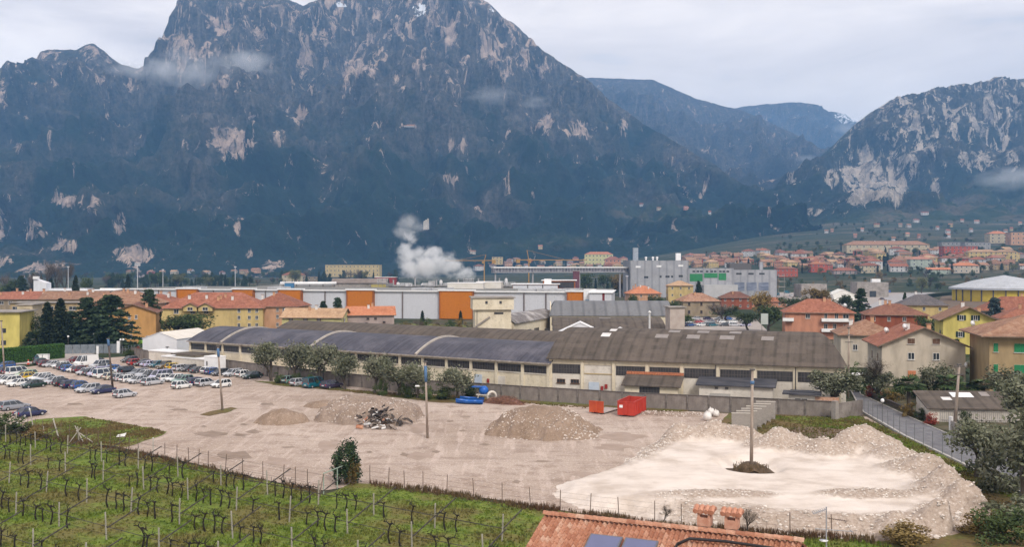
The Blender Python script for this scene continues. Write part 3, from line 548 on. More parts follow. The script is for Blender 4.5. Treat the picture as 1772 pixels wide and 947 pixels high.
def roof_mb(kind, w, d, h, ov, th=.22):
    m = MB(); X, Y = w / 2 + ov, d / 2 + ov; zb = -ov * h / (min(w, d) / 2) if kind != 'flat' else 0
    if kind == 'hip':
        if w >= d: r = [(-(w - d) / 2 if w > d else 0, 0), ((w - d) / 2, 0)]
        else: r = [(0, -(d - w) / 2), (0, (d - w) / 2)]
        lo = [(-X, -Y, zb), (X, -Y, zb), (X, Y, zb), (-X, Y, zb)]; up = [(*r[0], h), (*r[1], h)]
        vs = lo + up + [(a, b, c - th) for a, b, c in lo]
        fs = ([(0, 1, 5, 4), (1, 2, 5), (2, 3, 4, 5), (3, 0, 4)] if w >= d else [(0, 1, 4), (1, 2, 5, 4), (2, 3, 5), (3, 0, 4, 5)])
        m.add(vs, fs); m.add(vs, [(i, 6 + i, 6 + (i + 1) % 4, (i + 1) % 4) for i in range(4)] + [(9, 8, 7, 6)], 1)
    elif kind in ('gable', 'gabley'):
        if kind == 'gable': q = [(-X, -Y, zb), (X, -Y, zb), (X, 0, h), (-X, 0, h), (X, Y, zb), (-X, Y, zb)]
        else: zb = -ov * h / (w / 2); q = [(-X, Y, zb), (-X, -Y, zb), (0, -Y, h), (0, Y, h), (X, -Y, zb), (X, Y, zb)]
        vs = q + [(a, b, c - th) for a, b, c in q]
        m.add(vs, [(0, 1, 2, 3), (3, 2, 4, 5)]); m.add(vs, [(7, 6, 9, 8), (8, 9, 11, 10), (1, 0, 6, 7), (4, 10, 11, 5), (1, 7, 8, 2), (2, 8, 10, 4), (0, 3, 9, 6), (3, 5, 11, 9)], 1)
    else: m.box((0, 0, th / 2), (2 * X, 2 * Y, th), 0, 1)
    return m
def wall_mb(kind, w, d, hE, h):
    m = MB(); x, y = w / 2, d / 2
    if kind == 'gable': m.add([(-x, -y, 0), (-x, y, 0), (-x, y, hE), (-x, 0, hE + h), (-x, -y, hE), (x, -y, 0), (x, y, 0), (x, y, hE), (x, 0, hE + h), (x, -y, hE)], [(0, 4, 3, 2, 1), (5, 6, 7, 8, 9), (0, 5, 9, 4), (1, 2, 7, 6), (0, 1, 6, 5)])
    elif kind == 'gabley': m.add([(-x, -y, 0), (x, -y, 0), (x, -y, hE), (0, -y, hE + h), (-x, -y, hE), (-x, y, 0), (x, y, 0), (x, y, hE), (0, y, hE + h), (-x, y, hE)], [(0, 1, 2, 3, 4), (5, 9, 8, 7, 6), (0, 4, 9, 5), (1, 6, 7, 2), (0, 5, 6, 1)])
    else: m.box((0, 0, hE / 2), (w, d, hE))
    return m
def house(name, label, px, D, w, d, rz, hE, kind, h, wall, tile, floors=2, nf=3, ns=2, shut=None, open_=0, ov=.7, cat='house', group=None, chim=1, ww=1.0, wh=1.35, wins=None, bars=1, z=None, frame=FRAME, door=None, x=None, balc=()):
    x = XD(px, D) if x is None else x; o = thing(name, label, cat, (x, D, TH(x, D) if z is None else z), R(rz), group)
    wall_mb(kind, w, d, hE, h - .12).build('wall', WALLS[wall] if isinstance(wall, str) else wall, o)
    rf = roof_mb(kind, w, d, h, ov).build('roof', [TILES[tile] if isinstance(tile, str) else tile, EAVE if kind != 'flat' else CONC], o, loc=(0, 0, hE + .05))
    rs = random.Random(name + label)
    if kind != 'flat':
        for i in range(chim):
            cx, cy_ = rs.uniform(-w * .3, w * .3), rs.uniform(-d * .28, d * .2); zz = h * (1 - abs(cy_) / (d / 2)) if kind == 'gable' or (kind == 'hip' and w >= d) else h * (1 - abs(cx) / (w / 2))
            MB().box((cx, cy_, zz + .3), (.75, .6, 1.7)).box((cx, cy_, zz + 1.3), (1.0, .85, .16), 0, 1).build('chimney', [FRAME if i % 2 else WALLS['salmon'], TILES['old']], rf)
    if wins is None:
        wins = []; fh = hE / floors
        for k in range(floors):
            zz = fh * (k + .56)
            for i in range(nf): wins.append(('f', w * ((i + .5) / nf - .5), zz))
            for i in range(ns):
                for s in 'lr': wins.append((s, d * ((i + .5) / ns - .5), zz))
    for q in wins:
        s, u, zz = q[:3]; W_, H_ = (q[3], q[4]) if len(q) > 4 else (ww, wh); sh = q[5] if len(q) > 5 else shut
        at, r = {'f': ((u, -d / 2, zz), 0), 'l': ((-w / 2, u, zz), -R(90)), 'r': ((w / 2, u, zz), R(90))}[s]
        window(o, at, W_, H_, r, frame, sh, open_, bars)
    if door: MB().box((door, -d / 2 - .04, 1.05), (1.0, .1, 2.1)).build('door', BROWNW, o)
    for (u, zz, bw) in balc:
        b = MB().box((u, -d / 2 - .65, zz), (bw, 1.3, .16)).build('balcony', CONC, o)
        r_ = MB().box((u, -d / 2 - 1.25, zz + .56), (bw, .08, .95)); r_.box((u - bw / 2 + .04, -d / 2 - .61, zz + .56), (.08, 1.2, .95)).box((u + bw / 2 - .04, -d / 2 - .61, zz + .56), (.08, 1.2, .95)); r_.build('railing', WHITE, b)
    return o
# ---------------------------------------------------------------- the long sheds
def axis(pl, pr):
    d = Vector((pr[0] - pl[0], pr[1] - pl[1])); return math.atan2(d.y, d.x), d.length
def localx(pl, rz, px):      # where on the front line the view through px crosses
    c, s = math.cos(rz), math.sin(rz); k = (px - CX) / FPX; return (k * pl[1] - pl[0]) / (c - k * s)
BLUEROOF = streak('blue_grey_roof_sheets', (.030, .029, .040), (.078, .075, .095), (.14, .13, .15), 1.6, .03, None, .6, .65)
BROWNROOF = streak('brown_fibre_roof_sheets', (.074, .060, .049), (.105, .085, .069), (.135, .108, .088), .9, .06, .16, .95, .4, (.19, .15, .125))
GREYROOF = streak('grey_metal_roof', (.13, .13, .135), (.17, .17, .175), (.21, .21, .22), .5, .05, .1, .6, .4)
CREAM = streak('stained_cream_plaster', (.60, .52, .38), (.70, .62, .48), (.48, .41, .31), .7, .25, amt=.5)
CREAM2 = streak('pale_grey_plaster', (.56, .51, .44), (.66, .61, .54), (.42, .37, .32), .7, .25, amt=.5)
DARKWIN = mat('sooty_glazing', (.022, .020, .022), (.06, .057, .06), 1.2, .35, 0, 5, .35, .7, (2.5, 1, .4), spec=.5)
STEEL = mat('dark_steel', (.10, .09, .085), rough=.6); GUTTER = mat('rusty_gutter', (.22, .18, .15), (.40, .35, .29), 1.5, .8, 0, 5, .35, .65)
def vault(L, wd, rise, z0, n=14, x0=0, ov=.5, th=.12, skew0=0, skew1=0):
    m = MB(); rows = []; hw = wd / 2
    for i in range(n + 1):
        a = -1 + 2 * i / n; y = hw + a * (hw + ov); z = z0 + rise * (math.cos(a * 1.1) - math.cos(1.1)) / (1 - math.cos(1.1)); fz = 1 - abs(a) if skew1 == 0 else 1 + a
        rows.append([(x0 - .3 + skew0 * (1 - abs(a)) + (L + .6 - skew0 * (1 - abs(a)) + skew1 * fz) * k / 24, y, z) for k in range(25)])
    m.grid([r[::-1] for r in rows]); lo = [[(x, y, z - th) for x, y, z in r] for r in rows]; m.grid(lo)
    for k in (0, -1): m.grid([[r[k] for r in rows], [r[k] for r in lo]])
    m.grid([rows[0], lo[0]]); m.grid([lo[-1], rows[-1]]); return m
def endwall(wd, rise, z0, x, n=14, t=.3, skew=0):
    hw = wd / 2; top = []
    for i in range(n + 1):
        a = -1 + 2 * i / n; top.append((x + skew * (1 + a), hw + a * hw * .985, z0 + rise * (math.cos(a * 1.1) - math.cos(1.1)) / (1 - math.cos(1.1)) - .16))
    f = [(x, wd * .008, 0)] + top + [(x + 2 * skew, wd * .992, 0)]; m = MB(); n = len(f)
    m.add(f + [(a + t, b, c) for a, b, c in f], [tuple(range(n)), tuple(range(n, 2 * n))[::-1]] + [(i, (i + 1) % n, n + (i + 1) % n, n + i) for i in range(n)]); return m
def band(parent, xs, z0, z1, nb=9):
    for a, b in xs:
        m = MB(); m.box(((a + b) / 2, -.02, (z0 + z1) / 2), (b - a, .08, z1 - z0))
        for i in range(1, nb): m.box((a + (b - a) * i / nb, -.07, (z0 + z1) / 2), (.07, .06, z1 - z0), 0, 1)
        m.box(((a + b) / 2, -.08, z0 + (z1 - z0) * .5), (b - a, .05, .06), 0, 1)
        m.build('window', [DARKWIN, STEEL], parent)
AL, AR = (-71.9, 212.7), (6.5, 163.0); arz, ALEN = axis(AL, AR)
A = thing('vaulted_shed', 'long cream shed under a blue-grey barrel roof crossed by pale ribs', 'shed', (AL[0], AL[1], 0), arz)
MB().box((ALEN / 2, .2, 2.7), (ALEN, .4, 5.4)).box((ALEN / 2, 18.0, 2.7), (ALEN, .4, 5.4)).build('wall', CREAM, A)
endwall(18, 2.8, 5.5, 0).build('end_wall', CREAM, A)
vault(ALEN, 18, 2.8, 5.5).build('roof', BLUEROOF, A, True)
for px in (385, 538, 722):
    x = localx(AL, arz, px); m = MB(); n = 14; pts = [(x, 9 + (-1 + 2 * i / n) * 9.5, 5.62 + 2.8 * (math.cos((-1 + 2 * i / n) * 1.1) - math.cos(1.1)) / (1 - math.cos(1.1))) for i in range(n + 1)]
    for p, q in zip(pts[:-1], pts[1:]): m.bar(p, q, .42)
    m.build('roof_rib', mat('pale_rib', (.36, .32, .28), (.46, .41, .36), 1, .8), A)
MB().box((ALEN / 2, -.62, 5.40), (ALEN + .4, .34, .22)).build('gutter', GUTTER, A)
nb = 17; bw = ALEN / nb
for i in range(nb + 1): MB().box((min(max(i * bw, .3), ALEN - .3), -.11, 2.65), (.55, .22, 5.3)).build('pilaster', CREAM, A)
band(A, [(i * bw + .32, (i + 1) * bw - .32) for i in range(nb)], 3.65, 4.95)
MB().box((ALEN / 2, -.06, 3.52), (ALEN - .8, .12, .16)).build('sill', CREAM2, A)
for px, c in ((828, mat('pale_blue_door', (.42, .48, .56), (.48, .53, .60), 1, .6)), (868, CREAM2)):
    x = localx(AL, arz, px); MB().box((x, -.05, 1.35), (1.6, .1, 2.7)).build('door', c, A)
x = localx(AL, arz, 845); MB().box((x, -.1, 1.7), (.4, .2, .7)).build('fire_cabinet', mat('red_paint', (.28, .03, .025), rough=.5), A)
A2 = thing('vaulted_shed', 'brown barrel roofed shed just behind the blue-grey one', 'shed', (AL[0] + 18.6 * -math.sin(arz) + 6 * math.cos(arz), AL[1] + 18.6 * math.cos(arz) + 6 * math.sin(arz), 0), arz)
L2 = ALEN - 2
MB().box((L2 / 2, .2, 2.9), (L2, .4, 5.8)).box((L2 / 2, 16.0, 2.9), (L2, .4, 5.8)).build('wall', CREAM, A2); endwall(16, 3.1, 5.9, 0).build('end_wall', CREAM2, A2); vault(L2, 16, 3.1, 5.9).build('roof', BROWNROOF, A2, True)
brz = R(-18.6); BL_ = (6.4, 163.6); BLEN = localx(BL_, brz, 1464)
B = thing('vaulted_shed', 'large pale shed with a mossy brown barrel roof of fibre sheets', 'shed', (BL_[0], BL_[1], 0), brz)
MB().box((BLEN / 2, .2, 3.15), (BLEN, .4, 6.3)).box((BLEN / 2 - 5, 25.0, 3.15), (BLEN - 11, .4, 6.3)).build('wall', CREAM2, B)
MB().box((BLEN / 2, -.06, 5.85), (BLEN - .02, .14, .85)).build('fascia', CREAM, B)
endwall(25, 4.5, 6.4, 0).build('end_wall', CREAM, B); endwall(25, 4.5, 6.4, BLEN - .5, skew=-4.9).build('end_wall', CREAM, B)
vault(BLEN, 25, 4.5, 6.4, 18, 0, .8, .14, .6, -4.6).build('roof', BROWNROOF, B, True)
SKY = mat('dull_skylight', (.22, .19, .175), (.27, .24, .22), 1, .6); SKYW = mat('torn_skylight', (.55, .52, .5), (.7, .68, .66), 1, .7)
def onvault(x, a, wx, wa, m, name, hw=12.5, rise=4.5, z0=6.4, ov=.8, par=None):
    q = MB(); rows = []
    for i in range(4):
        aa = a - wa / 2 + wa * i / 3; rows.append([(x + wx * s, hw + aa * (hw + ov), z0 + .05 + rise * (math.cos(aa * 1.1) - math.cos(1.1)) / (1 - math.cos(1.1))) for s in (.5, -.5)])
    q.grid(rows); q.build(name, m, par or B)
for px, py, ww_, mm in ((1003, 588, 1.6, SKYW), (1102, 592, 2.2, SKY), (1158, 593, 2.2, SKY), (1218, 596, 2.4, SKY), (1120, 573, 2, SKY), (1172, 574, 2, SKY), (1230, 574, 2, SKY), (1010, 580, 1.2, SKYW), (1290, 600, 2, SKY)):
    a = -.42 if py > 585 else -.2; onvault(localx(BL_, brz, px) + 3, a, ww_, .13, mm, 'skylight')
bx_ = [localx(BL_, brz, p) for p in (949, 1008, 1062, 1120, 1180, 1242, 1306, 1376, 1452)]
for x in bx_: MB().box((max(.3, x), -.16, 3.1), (.5, .3, 6.2)).build('pilaster', CREAM, B)
for px in (1239, 1377): MB().tube([(localx(BL_, brz, px), -.4, 2.0), (localx(BL_, brz, px), -.4, 6.1)], .09).build('downpipe', STEEL, B)
band(B, [(bx_[i] + .4, bx_[i + 1] - .4) for i in range(8) if i != 1], 3.8, 5.38, 11)
MB().box(((bx_[1] + bx_[2]) / 2, -.05, 3.9), (bx_[2] - bx_[1] - .6, .1, .15)).build('ledge', mat('ochre_ledge', (.40, .30, .14), rough=.8), B)
for px in (971, 995): window(B, (localx(BL_, brz, px), -.02, 2.5), 1.45, .7, 0, BROWNW, None, 0, 2)
MB().box((localx(BL_, brz, 1028), -.06, 1.25), (1.8, .12, 2.5)).build('door', mat('pale_blue_door', (1, 1, 1)), B)
for px in (1042, 1049): MB().box((localx(BL_, brz, px), -.1, 1.5 + (px - 1042) * .05), (.45, .2, .75)).build('fire_cabinet', MATS['red_paint'], B)
# lean-tos against the big shed
def leanto(pa, pb, dep, zf, zb_, mr, mw, label, name='lean_to', gl=None):
    xa, xb = localx(BL_, brz, pa), localx(BL_, brz, pb); L = xb - xa; c, s = math.cos(brz), math.sin(brz)
    o = thing(name, label, 'lean-to', (BL_[0] + xa * c + dep * s, BL_[1] + xa * s - dep * c, 0), brz); d = dep - .36
    MB().add([(0, 0, 0), (L, 0, 0), (L, d, 0), (0, d, 0), (0, 0, zf), (L, 0, zf), (L, d, zb_), (0, d, zb_)], [(3, 2, 1, 0), (4, 5, 6, 7), (0, 1, 5, 4), (1, 2, 6, 5), (2, 3, 7, 6), (3, 0, 4, 7)]).build('wall', mw, o)
    e = .5; sl_ = (zb_ - zf) / d; q = [(-e, -e, zf - sl_ * e), (L + e, -e, zf - sl_ * e), (L + e, d - .02, zb_), (-e, d - .02, zb_)]
    MB().add([(a, b, z_ + .03) for a, b, z_ in q] + [(a, b, z_ + .2) for a, b, z_ in q], [(3, 2, 1, 0), (4, 5, 6, 7), (0, 1, 5, 4), (1, 2, 6, 5), (2, 3, 7, 6), (3, 0, 4, 7)]).build('roof', mr, o); return o, L
TARF = mat('tar_felt', (.035, .036, .045), (.085, .082, .09), .5, .9, .1, 5, .35, .65, (.6, 2, 1))
o, L = leanto(1090, 1180, 4.2, 2.8, 4.1, BROWNROOF, CREAM, 'lean-to with a brown sheet roof edged in bare brick on the shed wall')
band(o, [(L * .28, L * .66)], .7, 2.6, 7)
m = MB(); xq = L + .6
for i in range(22): m.box((-.4 + (L + .8) * (i + .5) / 22, 3.6, 4.4), ((L + .8) / 22 - .05, .5, .42))
m.build('brick_parapet', mat('bare_brick', (.36, .12, .06), (.50, .2, .1), 3, .9), o)
o, L = leanto(1216, 1340, 4.4, 3.3, 4.0, TARF, CREAM2, 'long low pale lean-to with a black felt roof and two vents')
for u in (.22, .36): MB().box((L * u, -.05, 1.7), (1.6, .1, .7)).build('vent', mat('louvre_grey', (.34, .32, .29), (.42, .4, .37), 6, .7, 0, 3, .4, .6, (1, 1, 8)), o)
for u in (.24, .38): MB().box((L * u, -.06, 2.9), (.5, .14, .35)).build('bracket', STEEL, o)
g = Vector((XD(1388, 144), 144, 0)); o = thing('gatehouse', 'tiny flat roofed hut beside the olive tree behind the concrete wall', 'hut', (g.x, g.y, 0), brz)
MB().box((0, 0, 1.4), (3.8, 2.6, 2.8)).build('wall', CREAM2, o); MB().box((0, -.1, 2.95), (5.6, 3.6, .26)).box((0, .2, 3.15), (3.5, 2.2, .16)).build('roof', TARF, o); window(o, (-.1, -1.3, 1.9), 1.9, .8, 0, FRAME, None, 0, 1)
m = MB().box((0, 0, -.35), (5.2, 1.1, 2.5))
g = Vector((XD(1420, 142.5), 142.5, 0)); tag(m.build('brick_stack', mat('salvaged_brick', (.40, .20, .12), (.55, .36, .26), 3, .9, .3, 5), None, False, (g.x, g.y, 1.6), brz), 'pallet high stack of orange bricks beside the flat roofed hut', 'brick stack')
# ---------------------------------------------------------------- concrete wall
WL = [(228, 618), (250, 623.5), (310, 631), (380, 640.5), (445, 650), (560, 664), (700, 680), (836, 688), (901, 693), (1000, 699.5), (1117, 707), (1303, 716), (1440, 723)]
WALLC = streak('stained_concrete', (.165, .14, .125), (.27, .235, .21), (.075, .06, .052), .9, .3, amt=.75)
cw = thing('concrete_wall', 'long stained grey concrete panel wall between the sheds and the yard', 'wall')
pts = [P(a, b) for a, b in WL]
for a, b in zip(pts[:-1], pts[1:]):
    n = max(1, round((b - a).length / 3.4)); rz = math.atan2(b.y - a.y, b.x - a.x)
    for i in range(n):
        p, q = a.lerp(b, i / n), a.lerp(b, (i + 1) / n); c = (p + q) / 2; l = (q - p).length
        MB().box((0, 0, 1.12), (l - .02, .14, 2.25)).build('wall_panel', WALLC, cw, False, (c.x, c.y, 0), rz)
        MB().box((0, -.1, 1.14), (.22, .24, 2.28)).build('post', mat('dark_post', (.11, .095, .085), (.2, .175, .16), 1.5, .9), cw, False, (p.x, p.y, 0), rz)
    c = (a + b) / 2; MB().box((0, 0, 2.32), ((b - a).length, .3, .12)).build('coping', mat('dark_coping', (.07, .058, .052), (.13, .11, .1), 1.5, .9), cw, False, (c.x, c.y, 0), rz)
a, b = P(1445, 727), P(1492, 719); rz = math.atan2(b.y - a.y, b.x - a.x)
w2 = thing('concrete_wall', 'short mossy concrete wall stub with a thick end pillar by the lane', 'wall', a, rz); L = (b - a).length
MB().box((L / 2 + .2, 0, 1.15), (L - .4, .18, 2.3)).build('wall_panel', WALLC, w2); MB().box((0, 0, 1.35), (.8, .7, 2.7)).build('pillar', CONC, w2)
# ---------------------------------------------------------------- buildings beside and behind the sheds
g = (XD(259, 236), 236); rz = R(-14)
o = thing('white_warehouse', 'plain white gabled warehouse at the far end of the long sheds', 'warehouse', (g[0] + 4.6, g[1] + 8, 0), rz)
WH = mat('white_cladding', (.60, .60, .62), (.68, .68, .70), .4, .7); wall_mb('gabley', 9.6, 17, 4.2, 1.5).build('wall', WH, o); roof_mb('gabley', 9.6, 17, 1.6, .15, .1).build('roof', [mat('cream_sheet', (.58, .53, .46), (.66, .61, .54), .5, .7), WH], o, loc=(0, 0, 4.25))
MB().tube([(2.2, -8.62, 0), (2.2, -8.62, 2.2)], .08).box((2.2, -8.6, 2.25), (.9, .12, .12)).build('pipe', STEEL, o)
def block(name, label, px, D, w, d, h, m, rz=0, cat='building', roofm=None, lip=.3, wins=(), x=None, z=0, group=None):
    x = XD(px, D) if x is None else x; o = thing(name, label, cat, (x, D, z + TH(x, D)), R(rz), group)
    MB().box((0, 0, h / 2), (w, d, h)).build('wall', m, o); MB().box((0, 0, h + .1), (w + lip, d + lip, .24)).build('roof', roofm or CONC, o)
    for (s, u, zz, W_, H_) in wins:
        at, r = {'f': ((u, -d / 2, zz), 0), 'l': ((-w / 2, u, zz), -R(90)), 'r': ((w / 2, u, zz), R(90))}[s]; window(o, at, W_, H_, r, STEEL, None, 0, 1, sill=False)
    return o
block('annex', 'small cream annex with a jutting flat roof beside the long shed', 334, 206, 6.5, 4, 3.1, CREAM, -33, 'annex', BROWNROOF, 1.4, [('f', -1.6, 2.2, .8, .5), ('f', .4, 2.2, .8, .5)])
block('low_shed', 'low white topped shed behind the concrete wall, next to the white warehouse', 292, 219, 9, 4, 2.6, CREAM2, -33, 'shed', WHITE)
block('low_shed', 'longer white topped shed behind the concrete wall, near the cream annex', 330, 205, 14, 4, 2.5, CREAM2, -33, 'shed', WHITE)
block('white_cabin', 'white site cabin with a dark slit behind the concrete wall', 372, 199, 3.6, 2.6, 3.2, WHITE, -33, 'cabin', WHITE, .1, [('f', -.9, 1.9, .3, .9)])
# tower block with its overhanging head
tx = XD(851, 240); o = thing('concrete_tower', 'square cream concrete tower with an overhanging boxy head', 'tower', (tx, 240, 0), R(6))
MB().box((0, 0, 5.7), (9.0, 8, 11.4)).build('wall', CREAM, o); MB().box((0, -.1, 12.85), (10.2, 9.2, 2.9)).build('head', CREAM, o); MB().box((0, -.1, 14.4), (11, 10, .25)).build('roof', CONC, o)
for u in (-1.7, 1.8): window(o, (u, -4.72, 13.2), .6, .7, 0, STEEL, None, 0, 1, sill=False)
window(o, (0.2, -4.0, 5.0), .9, .8, 0, STEEL, None, 0, 1); window(o, (5.13, 0, 12.9), 5, 2.2, R(90), CREAM, None, 0, 3, sill=False)
MB().bar((-4.3, -4.12, 7.2), (-.8, -4.12, 9.6), .4).bar((-4.3, -4.12, 7.2), (-3, -4.12, 5.5), .4).build('stair_flight', CONC, o); MB().box((1.4, -4.03, 10.5), (2.3, .12, .5)).build('vent_opening', DARKWIN, o)
for u in (-4.0,): MB().tube([(u, -4.1, 4), (u, -4.1, 11)], .07).build('downpipe', STEEL, o)
ql, qr = (XD(889, 244), 244), (XD(962, 281), 281); rz, L = axis(ql, qr)
o = thing('vaulted_annex', 'cream workshop with a low stained vault joined to the concrete tower', 'workshop', (ql[0], ql[1], 0), rz)
MB().box((L / 2, .2, 3.7), (L, .4, 7.4)).box((L / 2, 7.6, 3.7), (L, .4, 7.4)).build('wall', CREAM, o); endwall(8, 2.1, 7.5, 0).build('end_wall', CREAM, o); endwall(8, 2.1, 7.5, L - .3).build('end_wall', CREAM, o); vault(L, 8, 2.1, 7.5, 10).build('roof', streak('patchy_grey_roof', (.12, .105, .10), (.20, .18, .17), (.5, .47, .45), 1, .1, amt=.8), o, True)
band(o, [(L * a, L * (a + .11)) for a in (.1, .27, .45)], 2.8, 5.2, 4); MB().box((L * .74, -.7, 4.3), (3.2, 1.4, .3)).bar((L * .74 - 1.5, -1.3, 4.1), (L * .74 + 1.5, -.7, 1.4), .4).build('stair_flight', STEEL, o)
for px, D, w, h in ((1004, 196, 9, 2.0), (1074, 192, 4.5, 1.0)):
    x = XD(px, D); o = thing('skylight_gable', 'wide white gable end rising behind the brown shed ridge' if w > 5 else 'small white gable end rising behind the brown shed ridge', 'roof gable', (x, D, 0), R(-4)); wall_mb('gabley', w, 5, 8.6, h).build('wall', WH, o); roof_mb('gabley', w, 5, h + .1, .15, .1).build('roof', [WHITE, WHITE], o, loc=(0, 0, 8.65))
C1 = thing('vaulted_shed', 'grey metal barrel roofed hall behind the brown shed', 'shed', (XD(952, 268), 268, 0), R(-2)); L = XD(1160, 268) - XD(952, 268)
MB().box((L / 2, .2, 4.1), (L, .4, 8.2)).box((L / 2, 17.8, 4.1), (L, .4, 8.2)).build('wall', CREAM, C1); endwall(18, 3.9, 8.3, 0).build('end_wall', CREAM, C1); vault(L, 18, 3.9, 8.3, 14, 0, .4, .12, 2).build('roof', GREYROOF, C1, True)
C2 = thing('vaulted_shed', 'flatter brown roofed hall in front of the grey metal one', 'shed', (XD(958, 225), 225, 0), R(-2)); L = XD(1152, 225) - XD(958, 225)
MB().box((L / 2, .2, 3.2), (L, .4, 6.4)).box((L / 2, 27.8, 3.2), (L, .4, 6.4)).build('wall', CREAM, C2); vault(L, 28, 2.8, 6.5, 12).build('roof', BROWNROOF, C2, True); onvault(XD(1052, 225) - XD(958, 225), -.12, 3.0, .1, SKY, 'skylight', 14, 2.8, 6.5, .5, C2)
tag(MB().tube([(0, 0, 0), (0, 0, 11.6)], .22, 8).lathe([(.32, 11.6), (.4, 11.8), (.05, 12.2)], 8).build('flue_pipe', mat('pale_flue', (.5, .49, .48), (.6, .59, .58), 1, .5), None, False, (XD(1124, 214), 214, 0)), 'slim pale flue pipe with a cap rising among the brown roofs', 'chimney')
block('concrete_block_tower', 'blank rose grey concrete stair tower beside the scrap yard', 1168, 222, 3.5, 4, 12.6, mat('rosy_concrete', (.38, .31, .27), (.46, .39, .345), .6, .9, .1), 6, 'tower', CONC, .8)
# ---------------------------------------------------------------- white and orange paper mill
FL, FR = (XD(176, 446), 446.0), (XD(1012, 384), 384.0); frz, FLEN = axis(FL, FR); FW = streak('white_mill_cladding', (.55, .555, .585), (.60, .605, .635), (.52, .52, .55), 2, .01, .8, .7, .3)
OR = streak('orange_cladding', (.50, .155, .012), (.55, .18, .018), (.46, .14, .012), 2, .01, 1.0, .6, .3); RUST = mat('rust_cladding', (.25, .075, .02), (.33, .11, .03), 1, .7)
DECK = streak('grey_roof_deck', (.17, .165, .15), (.25, .24, .22), (.12, .115, .105), .15, .15)
o = thing('paper_mill', 'very long white factory hall with square orange wall panels', 'factory', (FL[0], FL[1], 0), frz)
MB().box((FLEN / 2, 35, 5.7), (FLEN, 70, 11.4)).build('wall', FW, o); MB().box((FLEN / 2, 35, 11.5), (FLEN + .2, 70.2, .2)).build('roof', DECK, o)
MB().box((FLEN / 2, -.35, 11.75), (FLEN + .6, 1.0, .55)).build('white_trim', WHITE, o)
for a, b in ((310, 344), (406, 441), (485, 524), (603, 648), (763, 820), (983, 1011)):
    xa, xb = localx(FL, frz, a), localx(FL, frz, b); pn = MB().box(((xa + xb) / 2, -.7, 6.1), (xb - xa, 1.4, 9.4 + 2.2)).build('orange_panel', OR, o)
    MB().box(((xa + xb) / 2, -.5, 12.2), (xb - xa + 1.4, 2.6, .6)).build('panel_cap', WHITE, pn)
    for q in (xa, xb): MB().box((q, -.9, 6), (.35, 1.9, 11.6)).build('panel_edge', RUST, pn)
for px in (206, 240, 275, 370, 460, 563, 697, 907, 945): MB().tube([(localx(FL, frz, px), -.3, 0), (localx(FL, frz, px), -.3, 11.4)], .28).build('downpipe', mat('mill_pipe', (.16, .13, .12), rough=.6), o)
for px in (300, 440, 700, 742, 900, 930, 955, 970): MB().box((localx(FL, frz, px), 14 + px % 9, 12.2), (7, 9, 1.1)).build('roof_light', mat('roof_light_grey', (.36, .36, .37), (.5, .5, .5), .4, .4), o)
e = block('mill_pylon', 'flat white pylon with faint blue lettering at the corner of the factory', 1021, 383, 4.6, 3, 12.8, WHITE, -16, 'sign', WHITE, .05)
MB().box((-.6, -1.54, 8.6), (2.2, .05, .35)).box((-.5, -1.54, 7.9), (1.7, .05, .1), 0, 1).box((-.4, -1.54, 7.2), (1.9, .05, .1), 0, 1).build('lettering', [mat('blue_letter', (.12, .28, .42), rough=.6), mat('grey_letter', (.45, .45, .48), rough=.6)], e)
o = block('mill_wing', 'white corner wing of the factory with a dark red stripe', 1043, 392, 8.6, 40, 11.8, FW, -8, 'factory', WHITE, 1.2); MB().box((1.2, -20.05, 5.9), (.9, .14, 11.7)).build('red_stripe', mat('dark_red_paint', (.16, .02, .02), rough=.6), o)
o = block('upper_mill', 'set back white and rust coloured upper hall with its own white pylon', 928, 470, 22, 22, 13.5, RUST, -4, 'factory', WHITE, 1.6); MB().box((0, -11.1, 11.2), (21.6, .2, 4.0)).build('white_band', FW, o)
for u in (-3.6, 3.6): MB().box((u, -11.25, 11.2), (.4, .2, 4)).build('mullion', STEEL, o)
o = block('upper_mill', 'rust red glazed gallery rising towards the purple tower', 968, 480, 16, 18, 15.2, RUST, -4, 'factory', WHITE, 1.6); band(o, [(-7.4, 7.4)], 11.5, 14.5, 14)
for c in o.children:
    if c.name.startswith('window'): c.location.y = -9.0
e = block('mill_pylon', 'white pylon with pale blue lettering in front of the set back hall', 948, 462, 3.4, 2, 16, WHITE, -4, 'sign', WHITE, .05); MB().box((-.2, -1.04, 12.3), (2.2, .05, .5)).build('lettering', MATS['blue_letter'], e)
block('purple_tower', 'narrow dark purple stair tower carrying the conveyor bridge', 997, 560, 3.6, 5, 19.5, mat('purple_cladding', (.10, .035, .05), (.15, .06, .075), .6, .7), 0, 'tower', None, .1)
block('pale_hall', 'broad off-white plant hall on the factory roof line', 808, 460, 17, 14, 14.2, mat('offwhite', (.56, .53, .47), (.63, .6, .55), .4, .8), -4, 'hall', WHITE, .4)
block('pale_hall', 'narrower off-white plant hall with a rounded tank beside it', 848, 468, 12, 14, 14.6, mat('offwhite', (1, 1, 1)), -4, 'hall', WHITE, .4)
block('yellow_plant_block', 'dull yellow plant block among the pipework', 658, 520, 9, 6, 12.5, mat('dull_yellow', (.36, .29, .09), (.44, .36, .13), .5, .8), 0, 'building')
block('red_plant_block', 'white over dark red plant block at the left foot of the steam', 668, 590, 13, 8, 15.5, mat('plant_red', (.26, .04, .045), rough=.8), 0, 'building', WHITE, .4)
block('blue_container', 'blue container standing on the factory roof deck', 501, 470, 4.2, 3, 14.0, mat('blue_container_paint', (.05, .16, .30), rough=.6), 0, 'container', None, .02)
